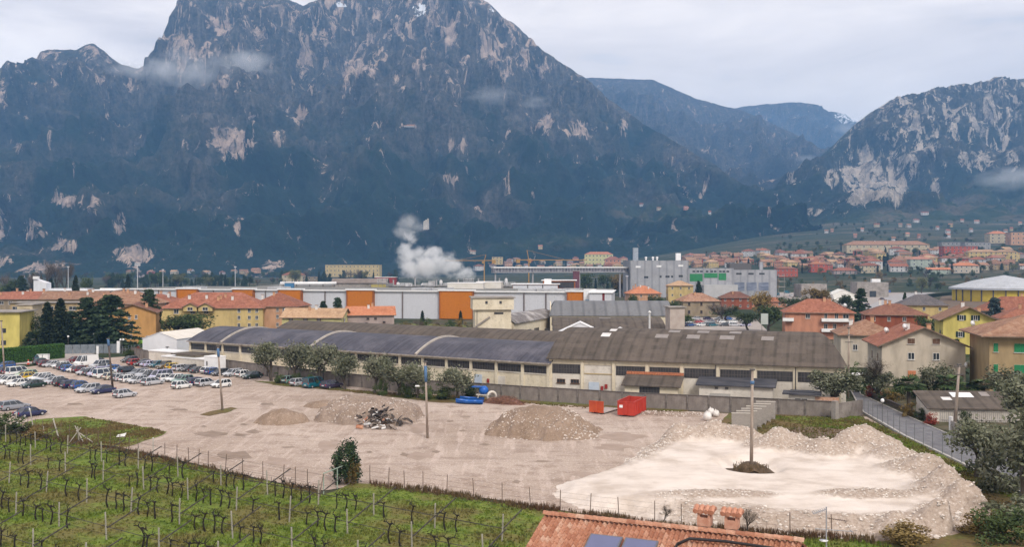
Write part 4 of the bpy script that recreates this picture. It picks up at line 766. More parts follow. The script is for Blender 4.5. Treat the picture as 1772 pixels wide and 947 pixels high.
o = thing('mill_plant_deck', 'long low grey plant building behind the factory front', 'factory', (XD(690, 540), 540, 0), R(-3)); MB().box((0, 0, 5.6), (150, 40, 11.2)).build('wall', mat('plant_grey', (.22, .20, .18), (.36, .33, .30), .12, .9, 0, 5, .4, .6, (1, 1, 4)), o); MB().box((0, 0, 11.3), (151, 41, .3)).build('roof', DECK, o)
o = thing('duct', 'long fat white duct lying along the factory roof', 'duct', (XD(536, 500), 500, 13.4), R(-2)); MB().tube([(-15.5, 0, -2), (-15.5, 0, 0), (14, 0, 0)], .75, 10).build('pipe', WHITE, o, True)
for u in (-14, -7, 0, 7, 13): MB().box((u, 0, -1.2), (.4, .8, 2.4)).build('support', STEEL, o)
o = thing('plant_roof', 'brown rounded roof of a plant store beside the white duct', 'shed', (XD(612, 520), 520, 11)); vault(30, 10, 2.4, 2.2, 8, -12).build('roof', mat('plant_brown', (.16, .13, .11), (.23, .19, .17), .4, .9), o, True); MB().box((3, 5, 1), (30, 9.6, 2.2)).build('wall', CONC, o)
rs = random.Random(8); GR = [mat('plant_white', (.55, .54, .54), rough=.6), mat('plant_light', (.36, .35, .35), rough=.6), mat('plant_steel', (.2, .19, .19), rough=.5)]
for i in range(26):
    px = 655 + i * 9.2 + rs.uniform(-3, 3); D = rs.uniform(500, 530); x = XD(px, D); h = rs.uniform(1.2, 4.6); kk = i % 4; z0 = 11.3
    lab = f'{ORD[i]} piece of pale plant counting from the yellow block along the mill roof'
    o = thing(('plant_tank', 'pipe_rack', 'plant_box', 'vent_stack')[kk], lab, ('tank', 'pipes', 'plant', 'stack')[kk], (x, D, z0), rs.uniform(-.1, .1), 'roof plant of the paper mill')
    if kk == 0: MB().lathe([(.9, 0), (.9, h * .8), (.5, h * .95), (.05, h)], 10).build('tank_shell', GR[i % 2], o, True); MB().tube([(0, 0, h), (0, 0, h + .7)], .15).build('vent_pipe', GR[2], o)
    elif kk == 1:
        m = MB()
        for u in (-2.2, 0, 2.2): m.bar((u, 0, 0), (u, 0, h), .22)
        m.build('rack_frame', GR[2], o); m = MB()
        for q in range(3): m.tube([(-3, q * .4, h * (.5 + .22 * q)), (3, q * .4, h * (.5 + .22 * q))], .16)
        m.build('pipe_run', GR[0], o)
    elif kk == 2: MB().box((0, 0, h * .35), (3.6, 2.5, h * .7)).build('cabinet', GR[i % 3], o); MB().box((.6, -1.3, h * .35), (1.2, .12, h * .4)).build('louvre', GR[2], o)
    else: MB().tube([(0, 0, 0), (0, 0, h + 2.0)], [.45, .38], 8).build('stack_pipe', GR[i % 2], o); MB().lathe([(.6, h + 2), (.6, h + 2.3)], 8).build('stack_collar', GR[2], o)
# conveyor bridge
BR0, BR1 = (XD(852, 640), 640), (XD(1088, 690), 690); rz, L = axis(BR0, BR1)
o = thing('conveyor_bridge', 'long glazed conveyor bridge on thin legs running to the grey works', 'bridge', (BR0[0], BR0[1], 0), rz)
zt = ZD(463, 665); MB().box((L / 2, 0, zt), (L, 4, .8)).build('roof', WHITE, o); MB().box((L / 2, 0, zt - 3.4), (L, 3.6, .5)).build('floor_beam', mat('bridge_grey', (.34, .33, .34), rough=.6), o); MB().box((L / 2, .3, zt - 1.8), (L, 2.8, 3)).build('glazing', mat('bridge_glass', (.10, .10, .12), (.26, .25, .27), .6, .4), o)
m = MB()
for i in range(45): m.box((L * (i + .5) / 45, -1.75, zt - 1.8), (.28, .25, 2.9))
m.build('lattice', mat('bridge_grey', (1, 1, 1)), o)
for u in (.02, .28, .62, .93): MB().bar((L * u, 0, 0), (L * u, 0, zt - 3.5), .9).build('leg', mat('bridge_grey', (1, 1, 1)), o)
# grey works with green panels
GW = streak('grey_panel_works', (.31, .31, .325), (.37, .37, .385), (.27, .27, .28), .12, .12, .06); GRN = mat('green_panel', (.02, .17, .055), (.03, .21, .07), .4, .6)
o = block('grey_works', 'tall windowless grey panelled works block with a tower on its roof', 1133, 700, 41.5, 40, 26.4, GW, 1, 'factory', GW, .2)
for px, py in ((1096, 462), (1132, 461), (1170, 460)): MB().box((XD(px, 680) - XD(1133, 680), -20.1, ZD(py, 680)), (3.5, .2, 1.3)).build('roof_vent', WHITE, o)
for px, py, w in ((1110, 480, 3), (1135, 479, 1.4), (1147, 479, 3), (1155, 479, 1.4), (1170, 478, 3)): window(o, (XD(px, 680) - XD(1133, 680), -20.02, ZD(py, 680)), w, 1.5, 0, STEEL, None, 0, 1, sill=False)
MB().box((XD(1096, 700) - XD(1133, 700), -10, 31.2), (3.6, 3.6, 9.2)).build('roof_tower', mat('glassy_grey', (.25, .28, .32), (.33, .36, .4), .8, .4, 0, 3, .4, .6, (1, 1, 3)), o); MB().box((XD(1169, 700) - XD(1133, 700), -10, 29.2), (3.4, 3.4, 5.4)).build('roof_stack', WHITE, o)
for px in (1114, 1126, 1133): MB().lathe([(.6, 26.4), (.6, 28.0), (.9, 28.1), (.9, 29), (.1, 29.4)], 8, (XD(px, 700) - XD(1133, 700), -10, 0)).build('roof_cowl', WHITE, o)
o = block('grey_works', 'lower grey works block with three green panels and a strip of windows', 1220, 698, 33, 36, 20.8, GW, 1, 'factory', GW, .2); cxp = XD(1220, 680)
for a, b, c, d in ((1184, 1206, 474, 487), (1209, 1232, 473, 481), (1234, 1247, 473, 485)): MB().box((XD((a + b) / 2, 680) - cxp, -18.1, (ZD(c, 680) + ZD(d, 680)) / 2), (XD(b, 680) - XD(a, 680), .2, ZD(c, 680) - ZD(d, 680))).build('green_panel', GRN, o)
for px in (1191, 1198, 1204, 1214, 1222, 1228, 1237, 1243, 1250): window(o, (XD(px, 680) - cxp, -18.02, ZD(470, 680)), 1.9, 1.2, 0, STEEL, None, 0, 0, sill=False)
MB().box((6, -21, 4.6), (24, 6, 9.2)).build('canopy_block', mat('pale_canopy', (.40, .39, .385), (.46, .45, .445), .3, .7), o)
o = block('grey_works', 'grey works block with blue glazed loading bays beside the scaffold', 1295, 705, 32, 36, 19.6, GW, 1, 'factory', GW, .2); cxp = XD(1295, 687)
for px in (1267, 1288, 1307): window(o, (XD(px, 687) - cxp, -18.02, ZD(474, 687)), 4, 1.3, 0, STEEL, None, 0, 1, sill=False)
for px in (1268, 1289, 1310): MB().box((XD(px, 687) - cxp, -18.1, ZD(496, 687)), (7.2, .2, 6)).build('glazed_bay', mat('blue_glazing', (.13, .15, .20), (.24, .26, .32), .3, .3, 0, 4, .4, .6, (.5, 1, 2)), o)
MB().box((-6, 4, 22), (16, 10, 5)).build('roof_plant', STEEL, o); MB().box((9.5, 0, 22.4), (2.4, 2.4, 6.6)).build('roof_stack', GW, o)
m = MB(); 
for i in range(4):
    for k in range(2): m.bar((17.5 + k * 4, -17, 0), (17.5 + k * 4, -17, 17), .25)
    m.box((19.5, -17, 3.5 + i * 4), (5, 2.5, .25))
m.build('scaffold', mat('scaffold_pipe', (.40, .36, .33), rough=.6), o)
# ---------------------------------------------------------------- cars
def paint(name, rgb, k=.8): return mat('paint_' + name.replace(' ', '_'), srgb(*rgb, k), rough=.32, spec=.5, coat=.5)
PAINTS = {'silver': paint('silver', (205, 206, 210), .75), 'white': paint('white', (236, 236, 234), .85), 'black': paint('black', (28, 28, 32)), 'dark grey': paint('dark grey', (70, 72, 78)), 'red': paint('red', (178, 40, 40)), 'dark red': paint('dark red', (110, 28, 40)),
          'blue': paint('blue', (40, 84, 150)), 'bright blue': paint('bright blue', (44, 108, 186)), 'navy': paint('navy', (34, 38, 82)), 'teal': paint('teal', (24, 100, 116)), 'dark green': paint('dark green', (28, 56, 48)), 'yellow': paint('yellow', (226, 190, 50)), 'olive brown': paint('olive brown', (104, 88, 58)),
          'pale green': paint('pale green', (180, 200, 170)), 'lilac': paint('lilac', (196, 192, 220)), 'grey': paint('grey', (150, 153, 160)), 'cream': paint('cream', (226, 220, 200)), 'green grey': paint('green grey', (130, 160, 148)), 'purple': paint('purple', (70, 60, 92))}
CGL = mat('car_glass', (.02, .024, .03), rough=.08, spec=.8); TYRE = mat('tyre_rubber', (.018, .018, .018), rough=.9); RIM = mat('wheel_rim', (.45, .45, .46), rough=.4, metal=.4)
LAMP = mat('headlight_glass', (.65, .66, .68), rough=.15, spec=.8); TAIL = mat('taillight_plastic', (.35, .02, .02), rough=.3); BUMP = mat('bumper_plastic', (.035, .035, .037), rough=.7); PLATE = mat('number_plate', (.65, .65, .62), rough=.5)
# L, half width, belt z, roof z, bonnet z, greenhouse (rear bottom, rear top, front top, front bottom) as fractions, boot z
CT = {'hatchback': (3.8, .82, .86, 1.45, .80, (.02, .12, .58, .76), .86), 'sedan': (4.45, .86, .86, 1.41, .78, (.13, .27, .58, .74), .84), 'estate car': (4.5, .86, .88, 1.46, .80, (.02, .09, .58, .74), .88), 'off-roader': (4.4, .9, 1.02, 1.78, .98, (.03, .08, .60, .74), 1.02),
      'van': (4.7, .92, 1.05, 1.95, .98, (.015, .04, .70, .86), 1.05), 'coupe': (4.2, .84, .82, 1.34, .74, (.08, .28, .54, .74), .80), 'panel van': (5.2, 1.0, 1.15, 2.35, 1.05, (.52, .54, .74, .87), 1.15)}
def car_proto(kind):
    Ln, hw, zb, zr, bon, g, boot = CT[kind]; fx = lambda f: -Ln / 2 + Ln * f
    o = thing('car' if 'van' not in kind else 'van', '', 'car' if 'van' not in kind else 'van')
    st = [(0, boot - .22, .86, .40), (.02, boot - .04, .95, .24), (.10, boot, 1, .20), (g[0] + .04, zb, 1, .2), (.5, zb, 1, .2), (g[3], zb - .01, 1, .2), (.86, bon, .98, .2), (.95, bon - .08, .93, .22), (1, bon - .22, .82, .40)]
    st = sorted(st); m = MB(); rows = []
    for f, zt, wf, z0 in st:
        x = fx(f); w_ = hw * wf; half = [(w_ * .93, z0), (w_, z0 + .18), (w_ * 1.0, (z0 + zt) / 2 + .05), (w_ * .96, zt - .07), (w_ * .86, zt)]
        rows.append([(x, -a, b) for a, b in half] + [(x, a, b) for a, b in half[::-1]])
    m.grid([r + r[:1] for r in rows]); n = len(rows[0]); m.add(rows[0], [tuple(range(n))]); m.add(rows[-1], [tuple(range(n))[::-1]])
    a, b_, wr = hw * .90, hw * .70, zr
    if 'panel' in kind: m.box(((fx(.0) + fx(.56)) / 2 + .02, 0, (zb + zr) / 2 - .05), (Ln * .56, hw * 1.88, zr - zb + .1), 0, 0, .93)
    lo = [(fx(g[0]), -a, zb - .02), (fx(g[3]), -a, zb - .02), (fx(g[3]), a, zb - .02), (fx(g[0]), a, zb - .02)]; up = [(fx(g[1]), -b_, wr - .05), (fx(g[2]), -b_, wr - .05), (fx(g[2]), b_, wr - .05), (fx(g[1]), b_, wr - .05)]
    xm = (fx(g[1]) + fx(g[2])) / 2; q = [(x + (xm - x) * .12, y * .86, wr) for x, y, z in up]
    m.add(up + q, [(0, 1, 5, 4), (1, 2, 6, 5), (2, 3, 7, 6), (3, 0, 4, 7), (4, 5, 6, 7), (3, 2, 1, 0)])
    for i in range(4): m.bar(lo[i], up[i], .09)
    for s in (0, 1):
        for f in (.38, .72): m.bar(Vector(lo[0 if s == 0 else 3]).lerp(Vector(lo[1 if s == 0 else 2]), f), Vector(up[0 if s == 0 else 3]).lerp(Vector(up[1 if s == 0 else 2]), f), .07)
    body = m.build('body', PAINTS['white'], o, False)
    MB().add(lo + up, [(0, 1, 5, 4), (1, 2, 6, 5), (2, 3, 7, 6), (3, 0, 4, 7)]).build('windows' if False else 'window_glass', CGL, o)
    wr_ = .30 if kind not in ('off-roader', 'panel van') else .36
    tw = None
    for f in (.19, .81):
        for s in (-1, 1):
            w_ = MB().lathe([(wr_ * .6, -.09), (wr_, -.08), (wr_, .08), (wr_ * .6, .09)], 12).build('wheel', TYRE, o); w_.location = (fx(f), s * (hw - .07), wr_); w_.rotation_euler = (R(90), 0, 0)
            r = MB().lathe([(wr_ * .62, -.012), (wr_ * .62, .012)], 8).build('rim', RIM, w_); r.location = (0, 0, -s * .095)
    zl = bon - .17; zt_ = boot - .12
    for s in (-1, 1):
        MB().box((0, 0, 0), (.10, .34, .15)).build('headlight', LAMP, o, False, (fx(.972), s * hw * .66, zl)); MB().box((0, 0, 0), (.08, .18, .26)).build('taillight', TAIL, o, False, (fx(.01), s * hw * .78, zt_))
        MB().box((0, 0, 0), (.12, .18, .11)).build('mirror', BUMP, o, False, (fx(g[3]) - .25, s * (hw + .06), zb + .05))
    MB().box((0, 0, 0), (.14, hw * 1.75, .2)).build('bumper', BUMP, o, False, (fx(.99), 0, .42)); MB().box((0, 0, 0), (.14, hw * 1.75, .2)).build('bumper', BUMP, o, False, (fx(.012), 0, .44))
    MB().box((0, 0, 0), (.02, .5, .12)).build('number_plate', PLATE, o, False, (fx(1.008), 0, .46)); MB().box((0, 0, 0), (.02, .5, .12)).build('number_plate', PLATE, o, False, (fx(-.004), 0, .62))
    return o
PROTO = {}; USED = set()
def car(kind, colr, p, rz, label, group):
    if kind not in PROTO: PROTO[kind] = car_proto(kind)
    pr = PROTO[kind]
    if kind in USED: o = dup(pr, None, p, rz, label, group)
    else: o = tag(pr, label, None, group); kids(pr); [kids(c) for c in pr.children]; o.location = p; o.rotation_euler[2] = rz; USED.add(kind)
    for c in (kids(o) if o.name in KIDS else o.children):
        if c.name.split('.')[0] == 'body': c.material_slots[0].link = 'OBJECT'; c.material_slots[0].material = PAINTS[colr]
    return o
z4 = lambda x, y: (x / 6.765, 600 + y / 6.765)
z5 = lambda x, y: (180 + x / 6.815, 600 + y / 6.815)
z6 = lambda x, y: (420 + x / 6.815, 600 + y / 6.815)
h, s_, e, o_, v, c_, pv = 'hatchback', 'sedan', 'estate car', 'off-roader', 'van', 'coupe', 'panel van'
NV = Vector((.53, .848, 0)); crs = random.Random(3)
ROWS = [('row along the concrete wall', 'cars parked along the concrete wall', z5, [(h, 'dark grey', 245, 192, 1), (h, 'red', 318, 226, 0), (s_, 'black', 410, 232, 1), (s_, 'lilac', 482, 245, 0), (h, 'teal', 572, 252, 1), (o_, 'olive brown', 680, 272, 1), (h, 'yellow', 768, 278, 0), (e, 'silver', 862, 294, 0), (h, 'dark grey', 948, 302, 1), (c_, 'dark grey', 1062, 316, 0), (h, 'white', 1180, 326, 0), (h, 'blue', 1236, 336, 0), (h, 'dark grey', 1312, 350, 1), (e, 'silver', 1462, 358, 1), (h, 'white', 1596, 368, 0), (s_, 'dark green', 1690, 384, 1)]),
        ('far line of the middle block of cars', 'cars in the far line of the middle block', z4, [(h, 'teal', 408, 172, 0), (c_, 'dark red', 815, 192, 1), (pv, 'white', 945, 232, 1), (e, 'dark grey', 1110, 216, 0), (o_, 'silver', 1105, 262, 1), (s_, 'dark grey', 1195, 276, 0), (h, 'bright blue', 1290, 298, 0), (s_, 'silver', 1372, 318, 1), (o_, 'black', 1448, 336, 0), (e, 'grey', 1555, 350, 1), (s_, 'silver', 1640, 362, 1), (s_, 'black', 1720, 380, 0), (v, 'lilac', 1815, 398, 1), (e, 'white', 1890, 412, 0), (h, 'white', 1985, 420, 1), (e, 'green grey', 2070, 436, 1), (e, 'navy', 2250, 458, 0), (e, 'silver', 2350, 470, 0), (h, 'white', 2525, 488, 1)]),
        ('near line of the middle block of cars', 'cars in the near line of the middle block', z4, [(h, 'dark green', 430, 216, 0), (h, 'dark red', 484, 240, 0), (s_, 'silver', 556, 246, 1), (h, 'white', 652, 262, 1), (h, 'dark grey', 706, 280, 0), (h, 'bright blue', 756, 298, 0), (h, 'white', 822, 306, 1), (h, 'dark red', 892, 312, 0), (h, 'silver', 938, 340, 1), (h, 'dark grey', 1025, 348, 0), (v, 'lilac', 1098, 360, 1), (v, 'white', 1165, 376, 0), (h, 'cream', 1250, 394, 0), (h, 'silver', 1352, 408, 0), (h, 'white', 1438, 426, 0), (h, 'silver', 1545, 440, 1), (e, 'silver', 1720, 458, 0), (h, 'white', 2060, 502, 0)]),
        ('far line of the block nearest the meadow', 'cars in the far line of the near block', z4, [(h, 'blue', 0, 262, 1), (h, 'navy', 30, 322, 0), (s_, 'dark red', 90, 336, 0), (v, 'white', 142, 352, 0), (e, 'pale green', 228, 368, 1), (h, 'yellow', 278, 394, 0), (e, 'white', 392, 406, 1), (s_, 'silver', 470, 420, 1)]),
        ('near line of the block nearest the meadow', 'cars in the near line of the near block', z4, [(e, 'silver', -40, 432, 1), (e, 'white', 30, 446, 1), (s_, 'white', 145, 474, 1), (s_, 'dark green', 312, 490, 1), (h, 'silver', 562, 450, 1), (h, 'black', 668, 470, 0), (e, 'navy', 775, 492, 0), (h, 'blue', 880, 502, 0), (e, 'silver', 955, 544, 1), (s_, 'navy', 1125, 558, 1), (h, 'silver', 1385, 606, 0)]),
        ('pair parked at the edge of the meadow', 'cars at the edge of the meadow', z4, [(e, 'grey', 70, 752, 0), (s_, 'navy', 255, 832, 0)]),
        ('group of four under the olive trees', 'vehicles under the olive trees', z6, [(h, 'green grey', 500, 440, 0), (h, 'silver', 612, 472, 0), (v, 'teal', 785, 492, 0), (e, 'purple', 995, 500, 0)])]
for rname, grp, zf, lst in ROWS:
    cnt = {}
    for k, (kd, cl_, x, y, tow) in enumerate(lst): cnt[(cl_, kd)] = cnt.get((cl_, kd), 0) + 1
    seen = {}
    for k, (kd, cl_, x, y, tow) in enumerate(lst):
        px, py = zf(x, y); p = P(px, py) + NV * 1.25; rz = math.atan2(NV.y, NV.x) + crs.uniform(-.05, .05) + (math.pi if tow else 0)
        seen[(cl_, kd)] = seen.get((cl_, kd), 0) + 1
        nb_ = ' by ' + lst[k - 1 if k else 1][1] + ' ' + lst[k - 1 if k else 1][0]
        lab = f'{cl_} {kd}{nb_}, {rname}' if cnt[(cl_, kd)] == 1 else f'{ORD[seen[(cl_, kd)] - 1]} {cl_} {kd} from hedge end, {rname}'
        car(kd, cl_, (p.x, p.y, .021), rz, lab, grp)
# crowded yard of cars behind the sheds
yr = random.Random(6); cols = ['silver', 'white', 'blue', 'silver', 'red', 'white', 'purple', 'grey', 'teal', 'silver', 'white', 'dark grey', 'bright blue', 'white', 'silver', 'navy', 'white', 'lilac']
for i in range(18):
    row = i % 3; px = 1186 + (i // 3) * 19 + row * 5 + yr.uniform(-2, 2); py = 554 + row * 5.5
    p = P(px, py); car([h, s_, e][i % 3], cols[i], (p.x, p.y, .0), R(20 + yr.uniform(-25, 25)) + (math.pi if i % 2 else 0), f'{cols[i]} {[h, s_, e][i % 3]} {["at the back", "in the middle", "at the front"][row]} of the scrap yard, {ORD[i // 3]} from concrete tower', 'cars crowded in the scrap yard')
for i, (px, py, kd, cl_) in enumerate([(1484, 507, h, 'navy'), (1505, 504, s_, 'blue'), (1518, 506, h, 'dark grey'), (1537, 507, pv, 'blue'), (1470, 515, h, 'white'), (1437, 520, h, 'silver'), (1455, 517, h, 'red'), (1419, 514, pv, 'white'), (1508, 512, c_, 'black'), (1526, 519, s_, 'dark grey'), (1448, 512, v, 'navy'), (1362, 508, pv, 'teal'), (1345, 512, pv, 'teal'), (1370, 513, h, 'white'), (1393, 506, h, 'red'), (1412, 508, e, 'white'), (1500, 529, h, 'black')]):
    p = P(px, py); car(kd, cl_, (p.x, p.y, TH(p.x, p.y)), R(yr.choice((5, 12, 95))), f'{cl_} {kd} on the busy forecourt, ' + ['in front of the second grey hall', 'beside the second grey hall', 'between grey hall and road', 'long one parked at the road edge', 'near the foot of the white tent', 'at the tree line below the tent', 'below the tent beside the road', 'at the corner of the first grey hall', 'on the open grey apron', 'near the dark roofed house', 'next to the white tent', 'by the scaffold, farther one', 'by the scaffold, nearer one', 'beside the green vans', 'below the first grey hall', 'in front of the first grey hall', 'alone on the approach road'][i], 'vehicles on the forecourt')
# the big white lorry half hidden by the hedge trees
p = P(66, 603); o = thing('lorry', 'white lorry with a wind deflector showing between the cypress trees', 'lorry', p, R(140))
MB().box((-2.6, 0, 2.3), (6.6, 2.4, 3.0)).build('cargo_box', WHITE, o); MB().box((2.0, 0, 1.7), (2.1, 2.3, 2.4), 0, 0, .92).build('cab', PAINTS['white'], o); MB().box((3.06, 0, 2.1), (.08, 1.9, .9)).build('windscreen', CGL, o)
for u in (-4.4, -3.2, 2.0):
    for s in (-1, 1):
        w_ = MB().lathe([(.3, -.14), (.5, -.12), (.5, .12), (.3, .14)], 12).build('wheel', TYRE, o); w_.location = (u, s * 1.05, .5); w_.rotation_euler[0] = R(90)
# ---------------------------------------------------------------- poles, skips, boat, sacks and other yard things
WOODP = mat('weathered_pole', (.22, .17, .135), (.36, .30, .25), 1.2, .9, .1, 5, .35, .65, (4, 4, .5)); DARKP = mat('tarred_pole', (.05, .04, .035), (.12, .095, .08), 1.5, .85); BLUEP = mat('blue_pole_band', (.05, .12, .24), (.09, .17, .3), 1, .6)
def pole(px, py, tx, ty, label, m, blue=None, lamp=None, r=.15, arm=None):
    b = P(px, py); tp = Vector((XD(tx, b.y), b.y, ZD(ty, b.y))); o = thing('utility_pole', label, 'pole', b); q = tp - b
    MB().tube([(0, 0, 0), q], [r * 1.15, r * .8], 8).build('pole_shaft', m, o, True)
    if blue: MB().tube([q * blue[0], q * blue[1]], [r * 1.35, r * 1.3], 8).build('blue_band', BLUEP, o, True)
    MB().box((0, 0, 0), (.5, .42, .16)).build('pole_cap', STEEL, o, False, q + Vector((0, 0, .05)))
    if lamp is not None:
        m_ = MB().bar((0, 0, 0), (-.9, -.2, .12), .07).build('lamp_arm', STEEL, o, False, q * lamp); MB().box((-1.1, -.25, .1), (.6, .25, .14), 0, 0, .8).build('lamp_head', WHITE, m_)
    if arm:
        for z_ in arm: MB().box((0, -.1, 0), (1.3, .12, .12)).build('cross_arm', STEEL, o, False, q * z_)
    return o
pole(8, 648, 2, 556, 'tan utility pole at the end of the green hedge', WOODP, None, .55)
pole(195, 671, 187, 587, 'dark leaning pole with a blue box head among the parked cars', DARKP, (.86, 1.0), None, .17)
pole(385, 711, 377, 600, 'brown utility pole on a small grass patch between the car park and the sand heap', WOODP, (.84, .97), None)
pole(740, 759, 736, 627, 'slim pole with a long blue upper band near the rubble heap', WOODP, (.74, .95), .68, .15)
pole(1300, 826, 1302, 641, 'tall bleached pole standing in a dark pit in the white gravel', WOODP, (.87, .90), None, .17)
pole(1651, 750, 1660, 632, 'thick pole with crossed arms beside the white post on the lane', WOODP, None, None, .2, (.86, .98))
pole(1468, 690, 1469, 568, 'grey pole with brackets standing right behind the brown barrel roof', WOODP, None, None, .16, (.9, .8))
g = P(1298, 824); o = heap('soil_clump', 'dark clump of soil and dead plants at the foot of the bleached pole', 1298, 825, 1.9, 1.3, 1.0, mat('wet_soil', (.05, .035, .02), (.12, .08, .05), 2.5, .95), 21, 0, 1.5, 'soil')
m = MB(); rs = random.Random(5)
for _ in range(320):
    a = rs.uniform(0, 6.28); r = rs.uniform(.1, 1.9); x, y = r * math.cos(a), r * .8 * math.sin(a); m.bar((x, y, .05), (x + rs.uniform(-.3, .3), y + rs.uniform(-.3, .3), .4 + rs.uniform(0, .4)), .03)
m.build('dead_stalks', WEED, o); o.location.z = .62
def globe(px, py, hgt, label, two=False):
    b = P(px, py); o = thing('lamp_post', label, 'lamp', b); MB().tube([(0, 0, 0), (0, 0, hgt)], .06).build('post', STEEL, o)
    for u in ((-.35, .35) if two else (0,)):
        MB().lathe([(.05, -.28), (.2, -.2), (.28, 0), (.2, .2), (.05, .28)], 10).build('globe', WHITE, o, True, (u, 0, hgt + .2))
    if two: MB().box((0, 0, hgt - .05), (.8, .06, .06)).build('bracket', STEEL, o)
globe(1527, 733, 3.0, 'thin lamp post with a round head at the lane fence'); globe(211, 613, 3.4, 'two headed globe lamp beside the gate pillar', True); globe(163, 607, 4.2, 'single globe lamp in front of the spreading conifer'); globe(118, 608, 3.6, 'single globe lamp beside the cypress pair')
# roll-off skips
REDP = mat('skip_red', (.38, .035, .02), (.48, .05, .03), .9, .55, 0, 5, .3, .7); SKIN = mat('skip_inside', (.30, .25, .22), (.42, .36, .33), 1, .8); ORP = mat('skip_orange', (.42, .06, .02), (.5, .09, .03), .9, .55)
def skip(px, py, rz, L, W, H, m, label, low=False):
    b = P(px, py); o = thing('skip_container', label, 'skip', (b.x, b.y, .02), rz); t_ = .08
    MB().box((L / 2, 0, .22), (L, W, .1)).build('floor_plate', SKIN, o)
    if not low:
        for s in (-1, 1):
            p = MB().box((L / 2, s * (W / 2), H / 2 + .2), (L, t_, H)); p.box((L / 2, s * (W / 2), H + .22), (L, .16, .12)); 
            for i in range(8): p.box((L * (i + .5) / 8, s * (W / 2 + .08), H / 2 + .2), (.12, .1, H - .1))
            p.build('side_wall', m, o)
        MB().box((L, 0, H / 2 + .2), (t_, W - .1, H)).build('end_wall', m, o)
    MB().box((0, 0, H / 2 + .2), (.1, W, H)).box((-.08, 0, H * .5 + .2), (.1, .5, H * .9)).box((-.06, 0, H + .18), (.14, W, .12)).build('hook_end', m, o)
    for s in (-1, 1):
        MB().box((L / 2, s * .5, .1), (L, .14, .2)).build('skid', STEEL, o)
    if not low: MB().box((-.1, W * .28, H * .75), (.03, .5, .4)).build('label_plate', WHITE, o)
    return o
skip(1083, 722, R(66), 6.2, 2.5, 2.0, REDP, 'tall ribbed red roll-off skip by the concrete wall'); skip(1032, 717, R(58), 5.4, 2.4, 1.7, ORP, 'flat orange red roll-off platform with only its hook end raised', True)
# boats, mixer, coil, brush
BLUEB = mat('boat_blue', (.015, .09, .36), (.02, .12, .44), 1, .35); 
def boat(px, py, rz, label, L=4.4, W=1.5, z=0):
    b = P(px, py); o = thing('boat', label, 'boat', (b.x, b.y, z), rz); rows = []; inn = []
    for i in range(9):
        f = i / 8; w_ = W / 2 * (1 - (abs(f - .42) / .62) ** 2.6) if f > .42 else W / 2 * (.82 + .18 * f / .42); sh = .62 + .35 * max(0, f - .5) ** 1.5 * 2; x = -L / 2 + L * f; k = .25 * max(0, f - .7)
        rows.append([(x, -w_, sh), (x, -w_ * .85, .3 + k), (x, 0, .02 + k * 1.6), (x, w_ * .85, .3 + k), (x, w_, sh)]); inn.append([(x, -w_ * .9, sh - .02), (x, -w_ * .7, .4 + k), (x, 0, .25 + k * 1.5), (x, w_ * .7, .4 + k), (x, w_ * .9, sh - .02)])
    m = MB().grid(rows); m.grid([r[::-1] for r in inn]); m.add(rows[0], [(0, 1, 2, 3, 4)])
    for s in (0, 4): m.grid([[r[s] for r in rows], [r[s] for r in inn]])
    m.build('hull', BLUEB, o, True)
    for u in (-.9, .5): MB().box((u, 0, .5), (.3, W * .84, .06)).build('thwart', mat('boat_light_blue', (.2, .35, .62), rough=.5), o)
boat(812, 700, R(170), 'long blue rowing boat lying on the ground by the bushes'); boat(817, 695, R(176), 'second blue rowing boat nested just behind the first', 4.0, 1.3)
b = P(837, 695); o = thing('concrete_mixer', 'old concrete mixer with blue top and cream frame beside the boats', 'mixer', b, R(-20))
m = MB(); [m.bar((u, v_, 0), (u * .8, v_, 1.1), .12) for u in (-.9, .9) for v_ in (-.5, .5)]; m.box((0, 0, 1.1), (2.2, 1.2, .14)).build('frame', CREAM2, o); MB().lathe([(.5, 1.2), (.8, 1.6), (.75, 2.1), (.4, 2.5)], 12).build('drum', BLUEB, o, True); MB().box((-1.0, 0, 2.35), (1.9, 1.3, .14)).build('hopper', BLUEB, o)
b = P(851, 696); o = thing('pipe_coil', 'cream coil of plastic pipe propped beside the mixer', 'coil', b, R(25)); m = MB(); pts = [(.75 * math.cos(a * math.pi / 8), 0, .9 + .75 * math.sin(a * math.pi / 8)) for a in range(17)]
m.tube(pts, .2, 8, 0, False).build('coil', CREAM2, o, True)
o = heap('brush_heap', 'reddish heap of cut vine brushwood against the concrete wall', 874, 699, 3.4, 1.5, 1.1, mat('brush_red', (.10, .045, .03), (.2, .10, .07), 3, .95), 31, R(-22), 1.6, 'brushwood')
m = MB(); rs = random.Random(9)
for _ in range(420):
    a = rs.uniform(0, 6.28); r = rs.random() ** .6; x, y = 3.3 * r * math.cos(a), 1.4 * r * math.sin(a); z_ = 1.0 * (1 - r) + .1; d = Vector((rs.gauss(0, .6), rs.gauss(0, .4), rs.uniform(-.1, .45)))
    m.bar((x, y, z_), (x + d.x, y + d.y, max(.03, z_ + d.z)), .035)
m.build('twigs', mat('twig_red', (.13, .06, .04), (.26, .14, .09), 2, .9), o)
SACK = mat('white_sack', (.60, .56, .52), (.72, .69, .66), 1.5, .8, .2)
